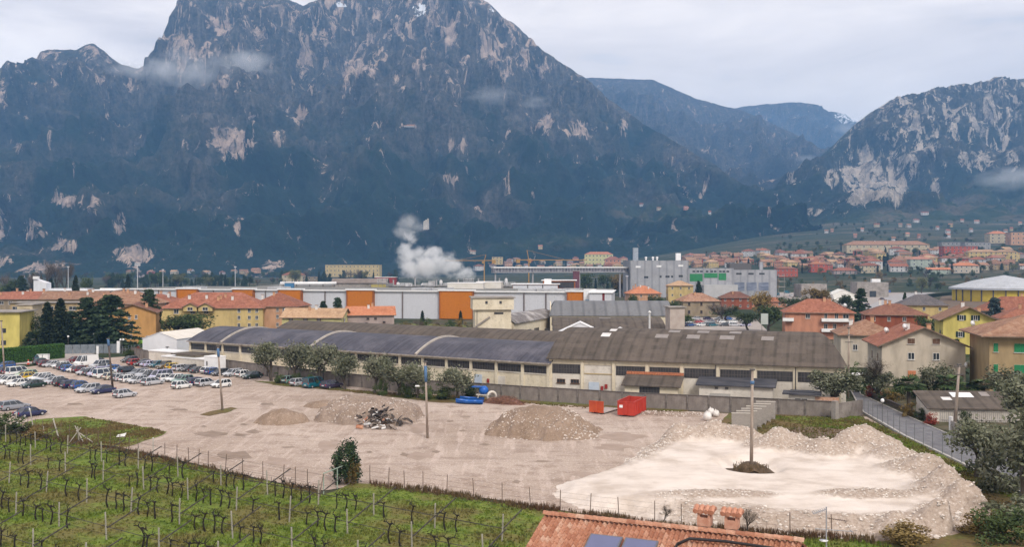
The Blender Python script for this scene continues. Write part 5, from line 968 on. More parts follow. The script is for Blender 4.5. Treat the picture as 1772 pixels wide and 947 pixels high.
for px, py, s, lab in ((1224, 729, .8, 'plump white bulk sack, nearest of the three'), (1230, 720, .7, 'white bulk sack leaning behind the nearest one'), (1239, 722, .62, 'creamy bulk sack slumped on the gravel edge')):
    b = P(px, py); o = thing('bulk_sack', lab + ' beside the concrete wall', 'sack', b, s * 2); m = MB(); rows = []
    for i in range(7):
        ph = math.pi * i / 6; rows.append([(s * .95 * math.sin(ph) ** .7 * math.cos(a) * (1 + .5 * noise.noise(Vector((math.cos(a), math.sin(a), ph + px)))), s * .8 * math.sin(ph) ** .7 * math.sin(a), s * (.75 - .75 * math.cos(ph)) * (1 + .12 * math.sin(3 * a))) for a in [2 * math.pi * j / 12 for j in range(13)]])
    m.grid(rows).build('sack_body', SACK, o, True); MB().bar((-.3 * s, 0, 1.4 * s), (.2 * s, .1, 1.75 * s), .12).build('tie_loop', SACK, o)
# concrete wall elements
o0 = None
for i in range(6):
    b = P(1284 + i * 8.2, 750 - i * 4.6) ; q = Vector((b.x, b.y, 0))
    lab = f'{ORD[i]} grey precast concrete wall element counting from the bleached pole side'
    if o0 is None:
        o0 = thing('concrete_element', lab, 'concrete element', q, R(-8), 'row of precast wall elements'); MB().box((0, 0, 1.45), (2.7, .16, 2.3)).build('upright_slab', CONC, o0); MB().box((0, .45, .1), (2.7, .9, .2)).build('foot_slab', CONC, o0); MB().box((0, -.01, 2.63), (2.74, .2, .07)).build('top_edge', CREAM2, o0)
        for u in (-.9, .9): MB().add([(u - .08, .08, .2), (u + .08, .08, .2), (u + .08, .85, .2), (u - .08, .85, .2), (u - .08, .08, 1.9), (u + .08, .08, 1.9)], [(0, 1, 5, 4), (0, 4, 3), (1, 2, 5), (4, 5, 2, 3), (0, 3, 2, 1)]).build('brace_rib', CONC, o0)
    else: dup(o0, None, q, R(-8 + (i % 3) * 2 - 2), lab)
# meadow fence, lane fence, gate
IRON = mat('rusty_iron', (.09, .06, .045), (.18, .13, .10), 2, .8); FP = mat('concrete_fence_post', (.34, .31, .27), (.45, .41, .36), 1, .9); GPAINT = mat('grey_green_paint', (.24, .30, .24), (.32, .38, .31), 1, .7)
def fence(name, label, pts, hgt, m, step, r=.035, mats=None, wires=(.35, .8, 1.25, 1.7), wr=.007, lean=.06, seed=1):
    o = thing(name, label, 'fence'); rs = random.Random(seed); V = [P(a, b) for a, b in pts]; wm = MB(); prev = None; proto = None
    for a, b in zip(V[:-1], V[1:]):
        n = max(1, round((b - a).length / step))
        for i in range(n):
            p = a.lerp(b, i / n)
            if proto is None: proto = MB().tube([(0, 0, -.1), (0, 0, hgt)], r, 5).build('post', m, o, False, p)
            else: q = proto.copy(); COL.objects.link(q); q.location = p; q.rotation_euler = (rs.uniform(-lean, lean), rs.uniform(-lean, lean), 0)
            if prev is not None:
                for z_ in wires: wm.tube([prev + Vector((0, 0, z_)), p + Vector((0, 0, z_))], wr, 3, 0, False)
            prev = p
    wm.build('wire', mats or IRON, o); return o
for i, L_ in enumerate(FENCE): fence('wire_fence', ('rusty wire fence along the meadow from the dark car to the green gate', 'rusty wire fence between the meadow and the gravel past the green gate')[i], L_, 1.9, IRON, 2.3, .04, None, seed=i)
LF = [(1495, 716), (1527, 734), (1568, 758), (1631, 788), (1682, 813), (1730, 837)]
o = fence('lane_fence', 'tall thin mesh fence with grey posts along the lane', LF, 2.3, mat('lane_post', (.16, .165, .17), rough=.5), 2.6, .045, mat('lane_wire', (.2, .2, .2), rough=.5), (.1, .5, .9, 1.3, 1.7, 2.1, 2.28), .008, .01)
V = [P(a, b) for a, b in LF]; m = MB()
for a, b in zip(V[:-1], V[1:]): m.bar((a.x, a.y, .1), (b.x, b.y, .1), .26)
m.build('base_strip', KERB, o)
ga, gb_ = P(560, 857), P(608, 836); rz = math.atan2(gb_.y - ga.y, gb_.x - ga.x); L = (gb_ - ga).length; o = thing('meadow_gate', 'open pale green pipe frame gate between the meadow and the yard', 'gate', ga, rz)
for u in (0, L * .48, L): MB().tube([(u, 0, 0), (u, 0, 2.1)], .06).build('post', GPAINT, o)
MB().tube([(0, 0, 2.06), (L, 0, 2.06)], .055).build('rail', GPAINT, o); MB().tube([(0, 0, 2.0), (-2.3, -.8, .1)], .05).build('stay', IRON, o)
for i, (px, py, hgt, lean) in enumerate([(27, 744, 2.3, .05), (30, 752, 1.5, 0), (57, 738, 2.4, -.15), (102, 760, 2.6, -.25), (75, 752, 1.0, 0), (265, 792, 2.2, 0)]):
    p = P(px, py); o = thing('fence_post', ['tall leaning concrete post by the dark car', 'short white topped concrete post below the dark car', 'concrete post tilted towards the dark car bonnet', 'long concrete post leaning hard over the rough grass', 'stubby concrete post among brown weeds', 'concrete corner post where weeds meet the gravel'][i], 'post', p); q = MB().box((0, 0, hgt / 2), (.14, .14, hgt)).build('post_shaft', FP, o); q.rotation_euler = (0, lean, .3); MB().box((0, 0, hgt + .02), (.16, .16, .05)).build('post_tip', WHITE, q)
p = P(133, 768); o = thing('wood_tripod', 'crossed wooden stakes in the weeds beside the meadow fence', 'stakes', p)
for a, b in (((-1, 0, 0), (.5, 0, 2)), ((.9, 0, 0), (-.3, .1, 2.2)), ((2, .3, 0), (-.1, 0, 1.6)), ((0, .6, 0), (.1, 0, 2.1))): MB().bar(a, b, .09).build('stake', FP, o)
p = P(208, 774); o = thing('white_scrap', 'scrap of white sheet snagged on the meadow fence', 'litter', (p.x, p.y, 1.2)); MB().add([(-.5, 0, 0), (.5, .1, .05), (.7, .2, .5), (.1, .1, .35), (-.3, 0, .3), (-.5, .3, -.1), (.5, .4, -.1)], [(0, 1, 2, 3, 4), (0, 5, 6, 1)]).build('sheet_scrap', WHITE, o)
# street side: wall-gate and boxes by the hedge
o = thing('gate_wall', 'long low grey panelled street gate with a white pillar', 'gate'); a, b = P(112, 613), P(205, 611)
n = 7
for i in range(n):
    p, q = a.lerp(b, i / n), a.lerp(b, (i + 1) / n); c = (p + q) / 2; MB().box((0, 0, 1.15), ((q - p).length - .1, .08, 2.3)).build('gate_panel', mat('gate_grey', (.13, .15, .17), (.18, .2, .22), 1, .6, 0, 3, .4, .6, (4, 1, 1)), o, False, c, math.atan2(q.y - p.y, q.x - p.x))
MB().box((0, 0, 1.5), (.7, .5, 3.0)).build('pillar', WHITE, o, False, b); MB().box((0, 0, 1.0), (.5, .4, 2)).build('pillar', WHITE, o, False, P(169, 613))
fence('railing_fence', 'low blue grey railing beside the gate and the white warehouse', [(207, 612), (232, 608), (256, 606)], 1.6, mat('blue_grey_rail', (.28, .33, .36), rough=.6), 1.4, .04, mat('blue_grey_rail', (1, 1, 1)), (.2, .6, 1.0, 1.5), .02, 0)
for px, lab in ((70, 'pale square litter bin at the hedge, beside the cars'), (80, 'second pale square litter bin at the hedge, closer to the gate')):
    p = P(px, 625); o = thing('waste_bin', lab, 'bin', p); MB().box((0, 0, .75), (1.1, 1.0, 1.5), 0, 0, 1.06).build('bin_body', WHITE, o); MB().box((0, 0, 1.55), (1.25, 1.15, .14)).build('lid', mat('bin_lid', (.5, .52, .5), rough=.6), o)
p = P(49, 631); o = thing('traffic_cone', 'red and white barrier cone alone on the gravel near the hedge', 'cone', p); MB().lathe([(.4, 0), (.4, .06), (.26, .08), (.08, 1.1)], 10).build('cone_body', mat('cone_red', (.5, .06, .03), rough=.6), o); MB().lathe([(.205, .4), (.155, .7)], 10).build('cone_band', WHITE, o)
for i, (px, py, cl_) in enumerate([(246, 603, (.22, .42, .05)), (255, 602, (.12, .2, .45))]):
    p = P(px, py); o = thing('play_tent', ['lime green covered play thing beside the white warehouse', 'blue and white covered play thing touching the white warehouse'][i], 'cover', p); MB().lathe([(1.6, 0), (1.5, .8), (1.0, 1.8), (.2, 2.6)], 8).build('cover', mat(f'cover_{i}', cl_, rough=.7), o, True); MB().lathe([(.2, 2.6), (.25, 2.8), (.02, 2.9)], 8).build('cover_tip', WHITE, o)
# ---------------------------------------------------------------- vineyard
VINE = mat('vine_bark', (.010, .008, .006), (.032, .025, .019), 4, .95); VPOST = mat('vine_post', (.26, .24, .195), (.38, .35, .295), 1, .9); VARM = mat('vine_wire_arm', (.045, .038, .032), (.09, .08, .07), 2, .9)
vrs = random.Random(12)
def vine_mesh(k):
    r = random.Random(k); m = MB(); bend = r.uniform(-.25, .25); h_ = r.uniform(1.15, 1.5)
    top = Vector((bend * .4, r.uniform(-.1, .1), h_)); m.tube([(0, 0, -.05), (bend, r.uniform(-.1, .1), h_ * .35), (bend * 1.1, 0, h_ * .7), top], [.085, .075, .06, .06], 6)
    m.tube([top, top + Vector((.0, 0, .08)), top + Vector((.10, .1, .12))], [.09, .11, .05], 6)
    for s in (-1, 1):
        if k == 3 and s > 0: continue
        e = top + Vector((s * r.uniform(.5, .95), r.uniform(-.1, .3), r.uniform(-.05, .25))); m.tube([top, top.lerp(e, .5) + Vector((0, 0, .12)), e], [.055, .045, .03], 5)
        for _ in range(3):
            q = top.lerp(e, r.uniform(.3, 1)) + Vector((0, 0, .1)); m.tube([q, q + Vector((r.uniform(-.2, .2), r.uniform(0, .35), r.uniform(.1, .4)))], [.028, .012], 4)
    me = m.mesh('grapevine', VINE); return me
VMS = [vine_mesh(k) for k in range(6)]
RD = Vector((.823, -.568, 0)); RN = Vector((.568, .823, 0)); O0 = P(51, 806); fpoly = [(P(a, b).x, P(a, b).y) for a, b in FENCE[0] + [(608, 850)] + [(x, y + 3) for x, y in FENCE[1]]]
def meadow_ok(p, mg):
    for i in range(len(fpoly) - 1):
        (ax, ay), (bx, by) = fpoly[i], fpoly[i + 1]
        if ax <= p.x <= bx: return p.y < ay + (by - ay) * (p.x - ax) / (bx - ax) - mg
    return False
row_id = 0; rowlab = ['top row below the fence', 'second row below the fence', 'third row below the fence', 'fourth row below the fence', 'fifth row below the fence', 'sixth row below the fence', 'seventh row below the fence', 'eighth row below the fence', 'lowest row']
for k, off in enumerate([5.6, 0, -6.0, -12.0, -18.0, -24.0]):
    ps = []; t_ = -40.0
    while t_ < 75:
        p = O0 + RN * off + RD * t_
        if p.y > 60 and abs(p.x / p.y) < .60 and meadow_ok(p, 4.5 if k else 2.5) and p.x < 1.5 + (p.y - 76) * -.2: ps.append((t_, p))
        t_ += 1.15
    if off == 5.4: ps = [q for q in ps if q[1].x < -48]
    nv = npst = 0; lastpost = -99; wire = []
    for t_, p in ps:
        if t_ - lastpost > 6.6:
            lastpost = t_; npst += 1; o = thing('vine_post', f'{ORD[npst - 1]} pale concrete vine post with a slanting arm, {rowlab[k]}', 'vine post', p, math.atan2(RD.y, RD.x), 'concrete posts of the vineyard'); hgt = vrs.uniform(2.0, 2.4)
            q = MB().box((0, 0, hgt / 2), (.09, .09, hgt)).build('post_shaft', VPOST, o); q.rotation_euler = (vrs.uniform(-.05, .05), vrs.uniform(-.07, .07), 0)
            MB().bar((0, .05, 1.0), (0, 2.9, 2.05), .08).build('arm', VARM, o); wire.append(p)
        elif vrs.random() < .62:
            nv += 1; o = link('grapevine', VMS[vrs.randrange(6)], None, p + RN * vrs.uniform(-.15, .15), math.atan2(RD.y, RD.x) + vrs.uniform(-.3, .3)); s = vrs.uniform(.85, 1.1); o.scale = (s, s, s)
            tag(o, f'{ORD[nv - 1] if nv <= len(ORD) else "last"} gnarled bare vine from the car side, {rowlab[k]}', 'grapevine', 'bare pruned vines of the vineyard')
    if len(wire) > 1:
        o = thing('trellis_wire', f'dark training wires strung along the {rowlab[k]}', 'wire'); m = MB()
        for a, b in zip(wire[:-1], wire[1:]):
            m.tube([a + Vector((0, 0, 1.12)), b + Vector((0, 0, 1.12))], .03, 4, 0, False)
        m.build('low_wire', VARM, o); m = MB()
        for a, b in zip(wire[:-1], wire[1:]):
            for f, z_ in ((1.4, 1.5), (2.8, 2.02)): m.tube([a + RN * f + Vector((0, 0, z_)), b + RN * f + Vector((0, 0, z_))], .012, 3, 0, False)
        m.build('upper_wire', VARM, o)
# ---------------------------------------------------------------- roof in front of the camera
ra, rb = Vector((XD(942, 47), 47, ZD(893, 47))), None
rb = Vector((XD(1392, 42.3), 42.3, ra.z)); rz = math.atan2(rb.y - ra.y, rb.x - ra.x); L = (rb - ra).length
o = thing('tiled_house', 'house below the camera with a curved terracotta tile roof and solar panels', 'house', (ra.x, ra.y, 0), rz)
pitch = .36; W_ = 7.0; tw_, tl = .235, .40; nrow = int(W_ / tl); ncol = int(L / tw_)
def tilemat():
    m, t, b = nt('terracotta_tile'); b.inputs['Roughness'].default_value = .8; b.inputs['Specular IOR Level'].default_value = .25
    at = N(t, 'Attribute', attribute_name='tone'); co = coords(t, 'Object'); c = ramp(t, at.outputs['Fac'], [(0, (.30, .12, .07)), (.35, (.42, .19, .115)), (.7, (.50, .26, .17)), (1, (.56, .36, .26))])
    c = mixc(t, ramp(t, nz(t, co, 9, 5, .7), [(.4, (.5, .5, .5)), (.6, (0, 0, 0))]), c, (.20, .095, .06)); t.links.new(c, b.inputs['Base Color']); return m
TM = tilemat(); rr = np.random.default_rng(5)
def tiles(sgn):
    V = []; F = []; T = []
    for r in range(nrow):
        for c in range(ncol):
            x0 = c * tw_; y0 = r * tl; tone = float(np.clip(rr.normal(.5, .28), 0, 1)); prof = [(0, .0), (.14, .055), (.3, .085), (.46, .055), (.60, .0), (.72, -.03), (.88, -.03), (1.0, 0)]
            b0 = len(V)
            for yy_, lift in ((y0 - .05, .0), (y0 + tl, .055)):
                for fx_, fz in prof: V.append((x0 + fx_ * tw_, sgn * yy_, -abs(yy_) * pitch + fz + lift)); T.append(tone)
            n_ = len(prof)
            for i in range(n_ - 1): F.append((b0 + i, b0 + i + 1, b0 + n_ + i + 1, b0 + n_ + i))
            e0 = len(V)          # front lip
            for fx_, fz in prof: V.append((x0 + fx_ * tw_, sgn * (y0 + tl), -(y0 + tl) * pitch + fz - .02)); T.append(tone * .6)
            for i in range(n_ - 1): F.append((b0 + n_ + i, b0 + n_ + i + 1, e0 + i + 1, e0 + i))
    return np.array(V), np.array(F), T
for sgn in (-1, 1):
    V, F, T = tiles(sgn); me = npmesh('roof_slope', V, F, TM); me.attributes.new('tone', 'FLOAT', 'POINT').data.foreach_set('value', np.array(T, np.float32)); ro = link('roof_slope', me, o, (0, 0, ra.z))
m = MB(); m.box((L / 2, 0, ra.z - W_ * pitch / 2 - 1.2), (L - .6, 2 * W_ - 1.4, .2)); z1 = ra.z - W_ * pitch
hw_ = W_ - .8; m2 = MB().add([(.4, -hw_, 0), (.4, hw_, 0), (.4, hw_, ra.z - hw_ * pitch - .15), (.4, 0, ra.z - .15), (.4, -hw_, ra.z - hw_ * pitch - .15), (L, -hw_, 0), (L, hw_, 0), (L, hw_, ra.z - hw_ * pitch - .15), (L, 0, ra.z - .15), (L, -hw_, ra.z - hw_ * pitch - .15)], [(0, 4, 3, 2, 1), (5, 6, 7, 8, 9), (0, 5, 9, 4), (1, 2, 7, 6)]); m2.build('wall', WALLS['cream'], o)
nr = int(L / .42); V = []; F = []; T = []
for i in range(nr):
    tone = float(np.clip(rr.normal(.55, .25), 0, 1)); b0 = len(V)
    for k, xx in enumerate((i * L / nr - .03, (i + 1) * L / nr)):
        for a in range(7): an = math.pi * a / 6; V.append((xx, -.17 * math.cos(an), .02 + .15 * math.sin(an) + (.03 if k == 0 else 0))); T.append(tone)
    for a in range(6): F.append((b0 + a, b0 + a + 1, b0 + 8 + a, b0 + 7 + a))
me = npmesh('ridge_cap', np.array(V), np.array(F), TM); me.attributes.new('tone', 'FLOAT', 'POINT').data.foreach_set('value', np.array(T, np.float32)); link('ridge_cap', me, o, (0, 0, ra.z + .06))
tlp = math.atan(pitch)
for i in range(2):
    q = MB().box((0, 0, 0), (1.55, 2.6, .1)).box((0, 0, .055), (1.4, 2.45, .01), 0, 1).build('solar_panel', [mat('panel_frame', (.12, .12, .14), rough=.4), mat('solar_blue', (.095, .105, .20), (.12, .13, .24), .4, .18, 0, 2, spec=.7)], o); q.location = (3.6 + i * 1.68, -2.55, ra.z - 2.55 * pitch + .2); q.rotation_euler[0] = tlp
m = MB(); m.tube([(6.9, -1.3, -.35), (7.4, -1.0, -.12), (9.0, -.9, -.1), (10.5, -1.0, -.12), (12.2, -1.1, -.15)], .07, 6); m.tube([(6.9, -1.3, -.35), (6.85, -2.5, -.75)], .06, 6).build('pipe_run', mat('black_pipe', (.02, .018, .02), rough=.5), o, True, (0, 0, ra.z + .05))
for i, (px, hgt) in enumerate(((1214, .98), (1262, .95))):
    u = localx((ra.x, ra.y), rz, px); y_ = .8
    c = MB().box((u, y_, ra.z - .1), (.52, .52, .5)).box((u, y_, ra.z + .34), (.62, .62, .4), 0, 1)
    for sx in (-1, 1):
        for sy in (-1, 1): c.box((u + sx * .24, y_ + sy * .24, ra.z + .62), (.12, .12, .3), 0, 1)
    c = c.build('chimney', [mat('lead_flashing', (.10, .10, .12), rough=.6), mat('chimney_brick', (.42, .20, .13), (.55, .32, .23), 4, .9)], o)
    cp = MB()
    for j in range(4): cp.tube([(u - .37 + j * .247, y_ - .42, ra.z + .84), (u - .37 + j * .247, y_, ra.z + .98), (u - .37 + j * .247, y_ + .42, ra.z + .84)], .13, 6)
    cp.box((u, y_, ra.z + .82), (.92, .8, .08)).build('chimney_cap', mat('cap_tile', (.40, .17, .10), (.54, .28, .19), 4, .85), c)
u = localx((ra.x, ra.y), rz, 1430); ap = Vector((XD(1430, 42), 42)); an = thing('roof_antenna', 'spindly aerial mast with toothed arm and dish bracket on the tile roof', 'antenna', (XD(1430, 41.6), 41.6, 7.6)); zt = ZD(878, 41.6) - 7.6
MB().tube([(0, 0, 0), (0, 0, zt)], .03, 6).build('mast', mat('galvanised', (.30, .30, .31), rough=.5), an); m = MB().bar((0, 0, zt - .1), (-.62, -.1, zt - .28), .03)
for i in range(7): x = -.05 - i * .085; m.bar((x, -.22, zt - .12 - i * .025), (x, .22, zt - .1 - i * .025), .022)
m.build('yagi_arm', mat('galvanised', (1, 1, 1)), an); MB().bar((-.5, 0, zt - .95), (1.15, 0, zt - 1.08), .03).bar((1.1, -.2, zt - 1.06), (1.1, .2, zt - 1.06), .03).build('cross_bar', mat('galvanised', (1, 1, 1)), an); m = MB().bar((.05, 0, zt - .5), (.9, 0, zt - .62), .02)
for i in range(9): m.bar((.1 + i * .09, -.14, zt - .51 - i * .012), (.1 + i * .09, .14, zt - .51 - i * .012), .016)
m.build('yagi_arm', IRON, an); MB().lathe([(.0, 0), (.12, .02), (.2, .07)], 10).build('dish', WHITE, an, True, (-.15, -.1, zt - 1.5))
# ---------------------------------------------------------------- where the photograph's far points lie on the terrain
from mathutils.bvhtree import BVHTree
def bvh():
    V = []; F = []
    for o in COL.objects:
        if o.name.split('.')[0] in ('mountain', 'ground'):
            k = len(V); V += [tuple(v.co) for v in o.data.vertices]; F += [tuple(i + k for i in p.vertices) for p in o.data.polygons]
    return BVHTree.FromPolygons(V, F)
LAND = bvh()
def PT(px, py):
    d = Vector(((px - CX) / FPX, 1, (HOR - py) / FPX)).normalized(); h = LAND.ray_cast(Vector((0, 0, CAMZ)), d, 9000)
    return h[0] if h[0] is not None else Vector((XD(px, 2000), 2000, TH(XD(px, 2000), 2000)))
# ---------------------------------------------------------------- houses near the yard
H = house
bo = block('yellow_flat_block', 'yellow flat roofed block behind the green hedge', -12, 256, 17, 12, 10, WALLS['yellow'], 10, 'apartment block', CONC, 1.6, [('f', 4.6, 5.2, 1.2, 1.2), ('f', 4.6, 2.0, 1.2, 1.2), ('f', .5, 8.2, 2.6, 1.3)])
block('cream_stair_wing', 'cream wing with a tall dark glazed strip beside the yellow block', 52, 268, 4.0, 8, 11.4, WALLS['cream'], 8, 'building', CONC, .8, [('f', .5, 8.6, 1.6, 3.4), ('f', .5, 4.8, 1.6, 2.4)])
H('orange_gable_house', 'deep orange house with a brown tiled gable rising behind the spreading conifer', 236, 283, 12.4, 20, 16, 9.0, 'gabley', 2.3, 'orange', 'brown', 3, wins=[('f', -.9, 7.6, .7, 1.2), ('f', .9, 7.6, .7, 1.2), ('f', -.6, 5, 1.4, 1), ('f', -.5, 2, .7, 1.2), ('f', 4, 1.6, .9, 1.1), ('l', 2, 7, 1, 1.3), ('l', 6, 7, 1, 1.3)])
H('apartment_house', 'wide yellow apartment house under one big red hipped roof with two dormers', 378, 335, 34, 18, 4, 8.2, 'hip', 4.8, 'ochre', 'red', 3, nf=8, ns=2, chim=8, shut=None, wins=[('f', u, z, 1.0, 1.3) for u in (9, 12.5, 15) for z in (2, 4.6, 7)] + [('f', u, 6.8, 1.6, 1.5) for u in (-12, -6.5, -2)])
for px, lab in ((331, 'tiled gabled dormer on the big red roof, farther from the balconies'), (357, 'tiled gabled dormer on the big red roof, nearer the balconies')): H('roof_dormer', lab, px, 325.2, 4.6, 3, 4, 1.6, 'gabley', 1.2, 'ochre', 'red', 1, wins=[('f', 0, .8, 1.8, 1.1)], chim=0, z=6.9, ov=.5, cat='dormer')
H('apartment_house', 'pale orange house with white balconies and steep hipped roof beside the big red roof', 484, 338, 17, 16, -4, 8.6, 'hip', 4.2, 'salmon', 'red', 3, shut=None, chim=2, wins=[('f', u, z, .9, 1.3) for u in (1.8, 4.0) for z in (2, 4.8, 7.2)], balc=[(-5.2, 2.4, 4.2), (-5.2, 5.0, 4.2), (6.3, 6.6, 3.6)])
H('gabled_house', 'low yellow house with a tan tiled gable and paired brown shutters', 548, 318, 20, 11, -6, 5.6, 'gable', 2.6, 'pale_yellow', 'tan', 2, shut=BROWNW, open_=1, ww=.7, wh=1.1, wins=[('f', u, z) for u in (-7, -2, 2.5) for z in (1.6, 4.5)] + [('r', -2, 4.4, .8, 1.2), ('r', -2, 1.6, .8, 1.2), ('r', 2.6, 4.4, .8, 1.2)], chim=2)
H('unfinished_house', 'bare rose grey house with a new orange roof and empty window holes', 641, 326, 15.5, 12, 10, 6.0, 'gable', 2.5, 'rosegrey', 'orange', 2, ww=.9, wh=.7, wins=[('f', u, z, .9, .6) for u, z in ((-1, 4.6), (1.5, 4.6), (4.4, 3.4), (-1.5, 3), (.8, 1.6))] + [('l', -3, 4.6, 1.4, 1.6), ('l', -3, 1.9, 1.4, 2)], frame=BROWNW, chim=2)
H('terrace_house', 'long row house with a faded red roof in front of the white chapel', 62, 420, 34, 14, 3, 8.2, 'hip', 3.0, 'dirty', 'red', 2, nf=9, ns=1, chim=7, ww=1.8)
H('terrace_house', 'row house with a red roof crossed by the tall lone cypress', 135, 408, 26, 14, 3, 8.6, 'gable', 3.0, 'beige', 'old', 2, nf=7, ns=1, chim=6, ww=2.0)
H('terrace_house', 'long low grey beige row house with a band of windows behind the cypress pair', 105, 352, 32, 9, 4, 8.8, 'flat', .3, 'beige', 'tan', 2, nf=8, ns=1, ww=2.6, wh=1.4)
H('hip_roof_house', 'broad terracotta hipped roof house right behind the orange gable', 218, 356, 26, 18, 2, 8.8, 'hip', 4.2, 'salmon', 'old', 3, nf=5, chim=6)
H('hip_roof_house', 'terracotta roofed house between the orange gable and the factory corner', 276, 372, 18, 16, -3, 8.4, 'hip', 3.0, 'pink', 'red', 2, nf=4, chim=3)
H('hip_roof_house', 'partly hidden red roofed house left of the row houses beside the grove', 8, 452, 20, 14, 0, 7.5, 'hip', 2.6, 'rosegrey', 'red', 2, nf=4)
o = thing('white_chapel', 'white modern church with a curved tower and low nave', 'church', (XD(58, 560), 560, 0)); MB().add([(0, 0, 0), (7.5, 0, 0), (7.5, 6, 0), (0, 6, 0), (0, 0, 15.0), (7.5, 0, 12.5), (7.5, 6, 12.5), (0, 6, 15)], [(0, 1, 5, 4), (1, 2, 6, 5), (2, 3, 7, 6), (3, 0, 4, 7), (4, 5, 6, 7)]).build('tower_wall', WH, o); MB().box((19, 6, 4.6), (23, 9, 9.2)).build('nave_wall', WH, o); MB().box((1.6, 0, 15.6), (3, 2, 1.6)).build('belfry', WHITE, o); window(o, (14, 1.48, 5.5), 3, 3, 0, STEEL, None, 0, 1)
block('white_long_hall', 'low white hall with a brick red end behind the lone cypress', 136, 545, 30, 12, 8.6, WH, 0, 'hall', WHITE, .8); block('brick_end_block', 'brick red block tucked against the low white hall', 112, 530, 16, 8, 6.6, WALLS['brick'], 0, 'building', None, .1)
block('mill_end', 'white end bay of the long factory with a thin flying roof', 180, 440, 12, 14, 11.2, FW, 8, 'factory', WHITE, 2.2)
# right side
H('pink_house', 'pink apartment house with two levels of white balconies under a red hipped roof', 1414, 296, 20, 14, -12, 8.4, 'hip', 3.6, 'pink', 'red', 3, chim=4, wins=[('f', -3.4, 7.0, 1.3, 1.4), ('f', 1.8, 7.0, .9, 1.7), ('f', 4.9, 7.0, 1, 2), ('f', 7.6, 7, 1.7, 1.3), ('f', 1.8, 3.8, 1.1, 1.8), ('f', 4.4, 3.8, 1, 2), ('f', 7.6, 3.8, 1.4, 1.5), ('l', -2, 7, 1, 1.4)], balc=[(5.0, 5.4, 9.0), (5.0, 2.3, 9.0), (-9.2, 5.4, 3.2)])
H('hip_roof_house', 'house with a dark red brown hipped roof between the pink house and the yellow gable', 1546, 305, 18, 14, -14, 7.2, 'hip', 3.0, 'brick', 'brown', 2, nf=4, chim=3)
H('slate_roof_house', 'house under a dark grey slate roof with a white gutter line', 1594, 372, 17, 13, -14, 7.6, 'hip', 3.6, 'ochre', 'dark', 2, nf=3, chim=2)
H('yellow_gable_house', 'bright yellow house with an overhanging gable and dark green shutters', 1668, 246, 12, 14, -16, 9.0, 'gabley', 2.9, 'yellow', 'old', 3, wins=[('f', -1.7, 9.2, 1.0, 1.3), ('f', 1.5, 9.2, 1.0, 1.3), ('l', -3, 5, .9, 1.6), ('f', -2, 5, 1, 1.4), ('f', 2, 5, 1, 1.4)], shut=mat('dark_green_shutter', (.012, .03, .025), rough=.6), open_=1, ov=1.1, chim=2)
H('cream_gable_house', 'cream three storey house with a broad red gable facing the lane', 1582, 182, 14.4, 15, -11, 7.8, 'gabley', 3.2, 'ivory', 'red', 3, wins=[('f', u, z, 1.15, 1.3) for u in (-2.1, 2.2) for z in (5.6,)] + [('f', u, 8.35, 1.25, 1.0, BROWNW) for u in (-2.1, 2.2)] + [('f', -2.0, 2.2, 1.4, 1.5, ORSH), ('f', 6.3, 1.9, 1.1, 1.3, BROWNW), ('l', -4, 5, .8, 1.6, BROWNW), ('l', 2, 5, .8, 1.6, BROWNW)], open_=0, ov=1.0, chim=2)
H('hip_roof_house', 'grey walled house with a pale tan hipped roof and one orange shutter', 1497, 214, 12, 13, -12, 7.4, 'hip', 2.8, 'ivory', 'old', 2, wins=[('f', 2.2, 4.4, 1.7, 1.4, ORSH), ('f', -3, 4.4, 1.0, 1.3)], chim=2)
H('beige_corner_house', 'large beige house with green shutters and a wide shallow tiled roof by the big olives', 1700, 166.7, 30, 15, -14, 10.8, 'hip', 2.8, 'beige', 'old', 3, ov=1.6, x=98.0, shut=GREENS, wins=[('f', u, z, W_, 1.5) for u, W_ in ((-14.0, .7), (-10.2, 1.9), (-5, 1.4)) for z in (8.2, 4.6, 1.4)], chim=3)
H('hip_roof_house', 'red roofed house with white eaves at the edge of the brown field, upper of two', 1764, 345, 26, 14, -16, 7.0, 'hip', 4.2, 'rosegrey', 'red', 2, nf=5, ov=1.2)
H('hip_roof_house', 'red roofed house with a white dish below the other one at the field edge', 1786, 286, 18, 14, -20, 7.2, 'hip', 3.4, 'cream', 'red', 2, nf=4, ov=1.2)
H('hip_roof_house', 'small orange tiled house with a red lower porch roof beside the works block', 1112, 545, 18, 15, 3, 7.2, 'hip', 4.0, 'salmon', 'orange', 2, nf=4, chim=4)
H('tower_house', 'tall mustard house with a flat hipped roof in front of the works', 1176, 545, 14, 12, -4, 11.6, 'hip', 2.4, 'ochre', 'tan', 3, nf=3, ns=2, chim=0)
H('ruined_house', 'half ruined house with a sagging old tiled roof behind the scrap yard', 1206, 430, 17, 12, 8, 7.0, 'hip', 3.2, 'dirty', 'old', 2, nf=3, frame=BROWNW, chim=1)
H('brick_house', 'brick red house with white framed balconies behind the scrap yard trees', 1272, 500, 15.5, 11, -5, 6.2, 'hip', 2.8, 'brick', 'brown', 2, nf=4, chim=1)
H('porch_roof_house', 'low house with a bright red roof in front of the green lorries', 1322, 520, 22, 9, -3, 3.4, 'hip', 2.0, 'pink', 'orange', 1, nf=3)
block('concrete_box_hall', 'plain grey concrete box hall, the one beside the scaffold', 1402, 690, 18.6, 16, 14.5, CONC, 3, 'hall', None, .05, [('f', 2.5, 3, 2.5, 1.6)], z=-5)
e = block('concrete_box_hall', 'grey concrete box hall with a tall blue window and a white roof unit', 1504, 700, 22, 20, 16.5, CONC, -6, 'hall', None, .05, [('f', 0, 6, 4.6, 9)], z=-6); MB().box((4, -2, 18), (6, 4, 2.4)).build('roof_unit', WHITE, e)
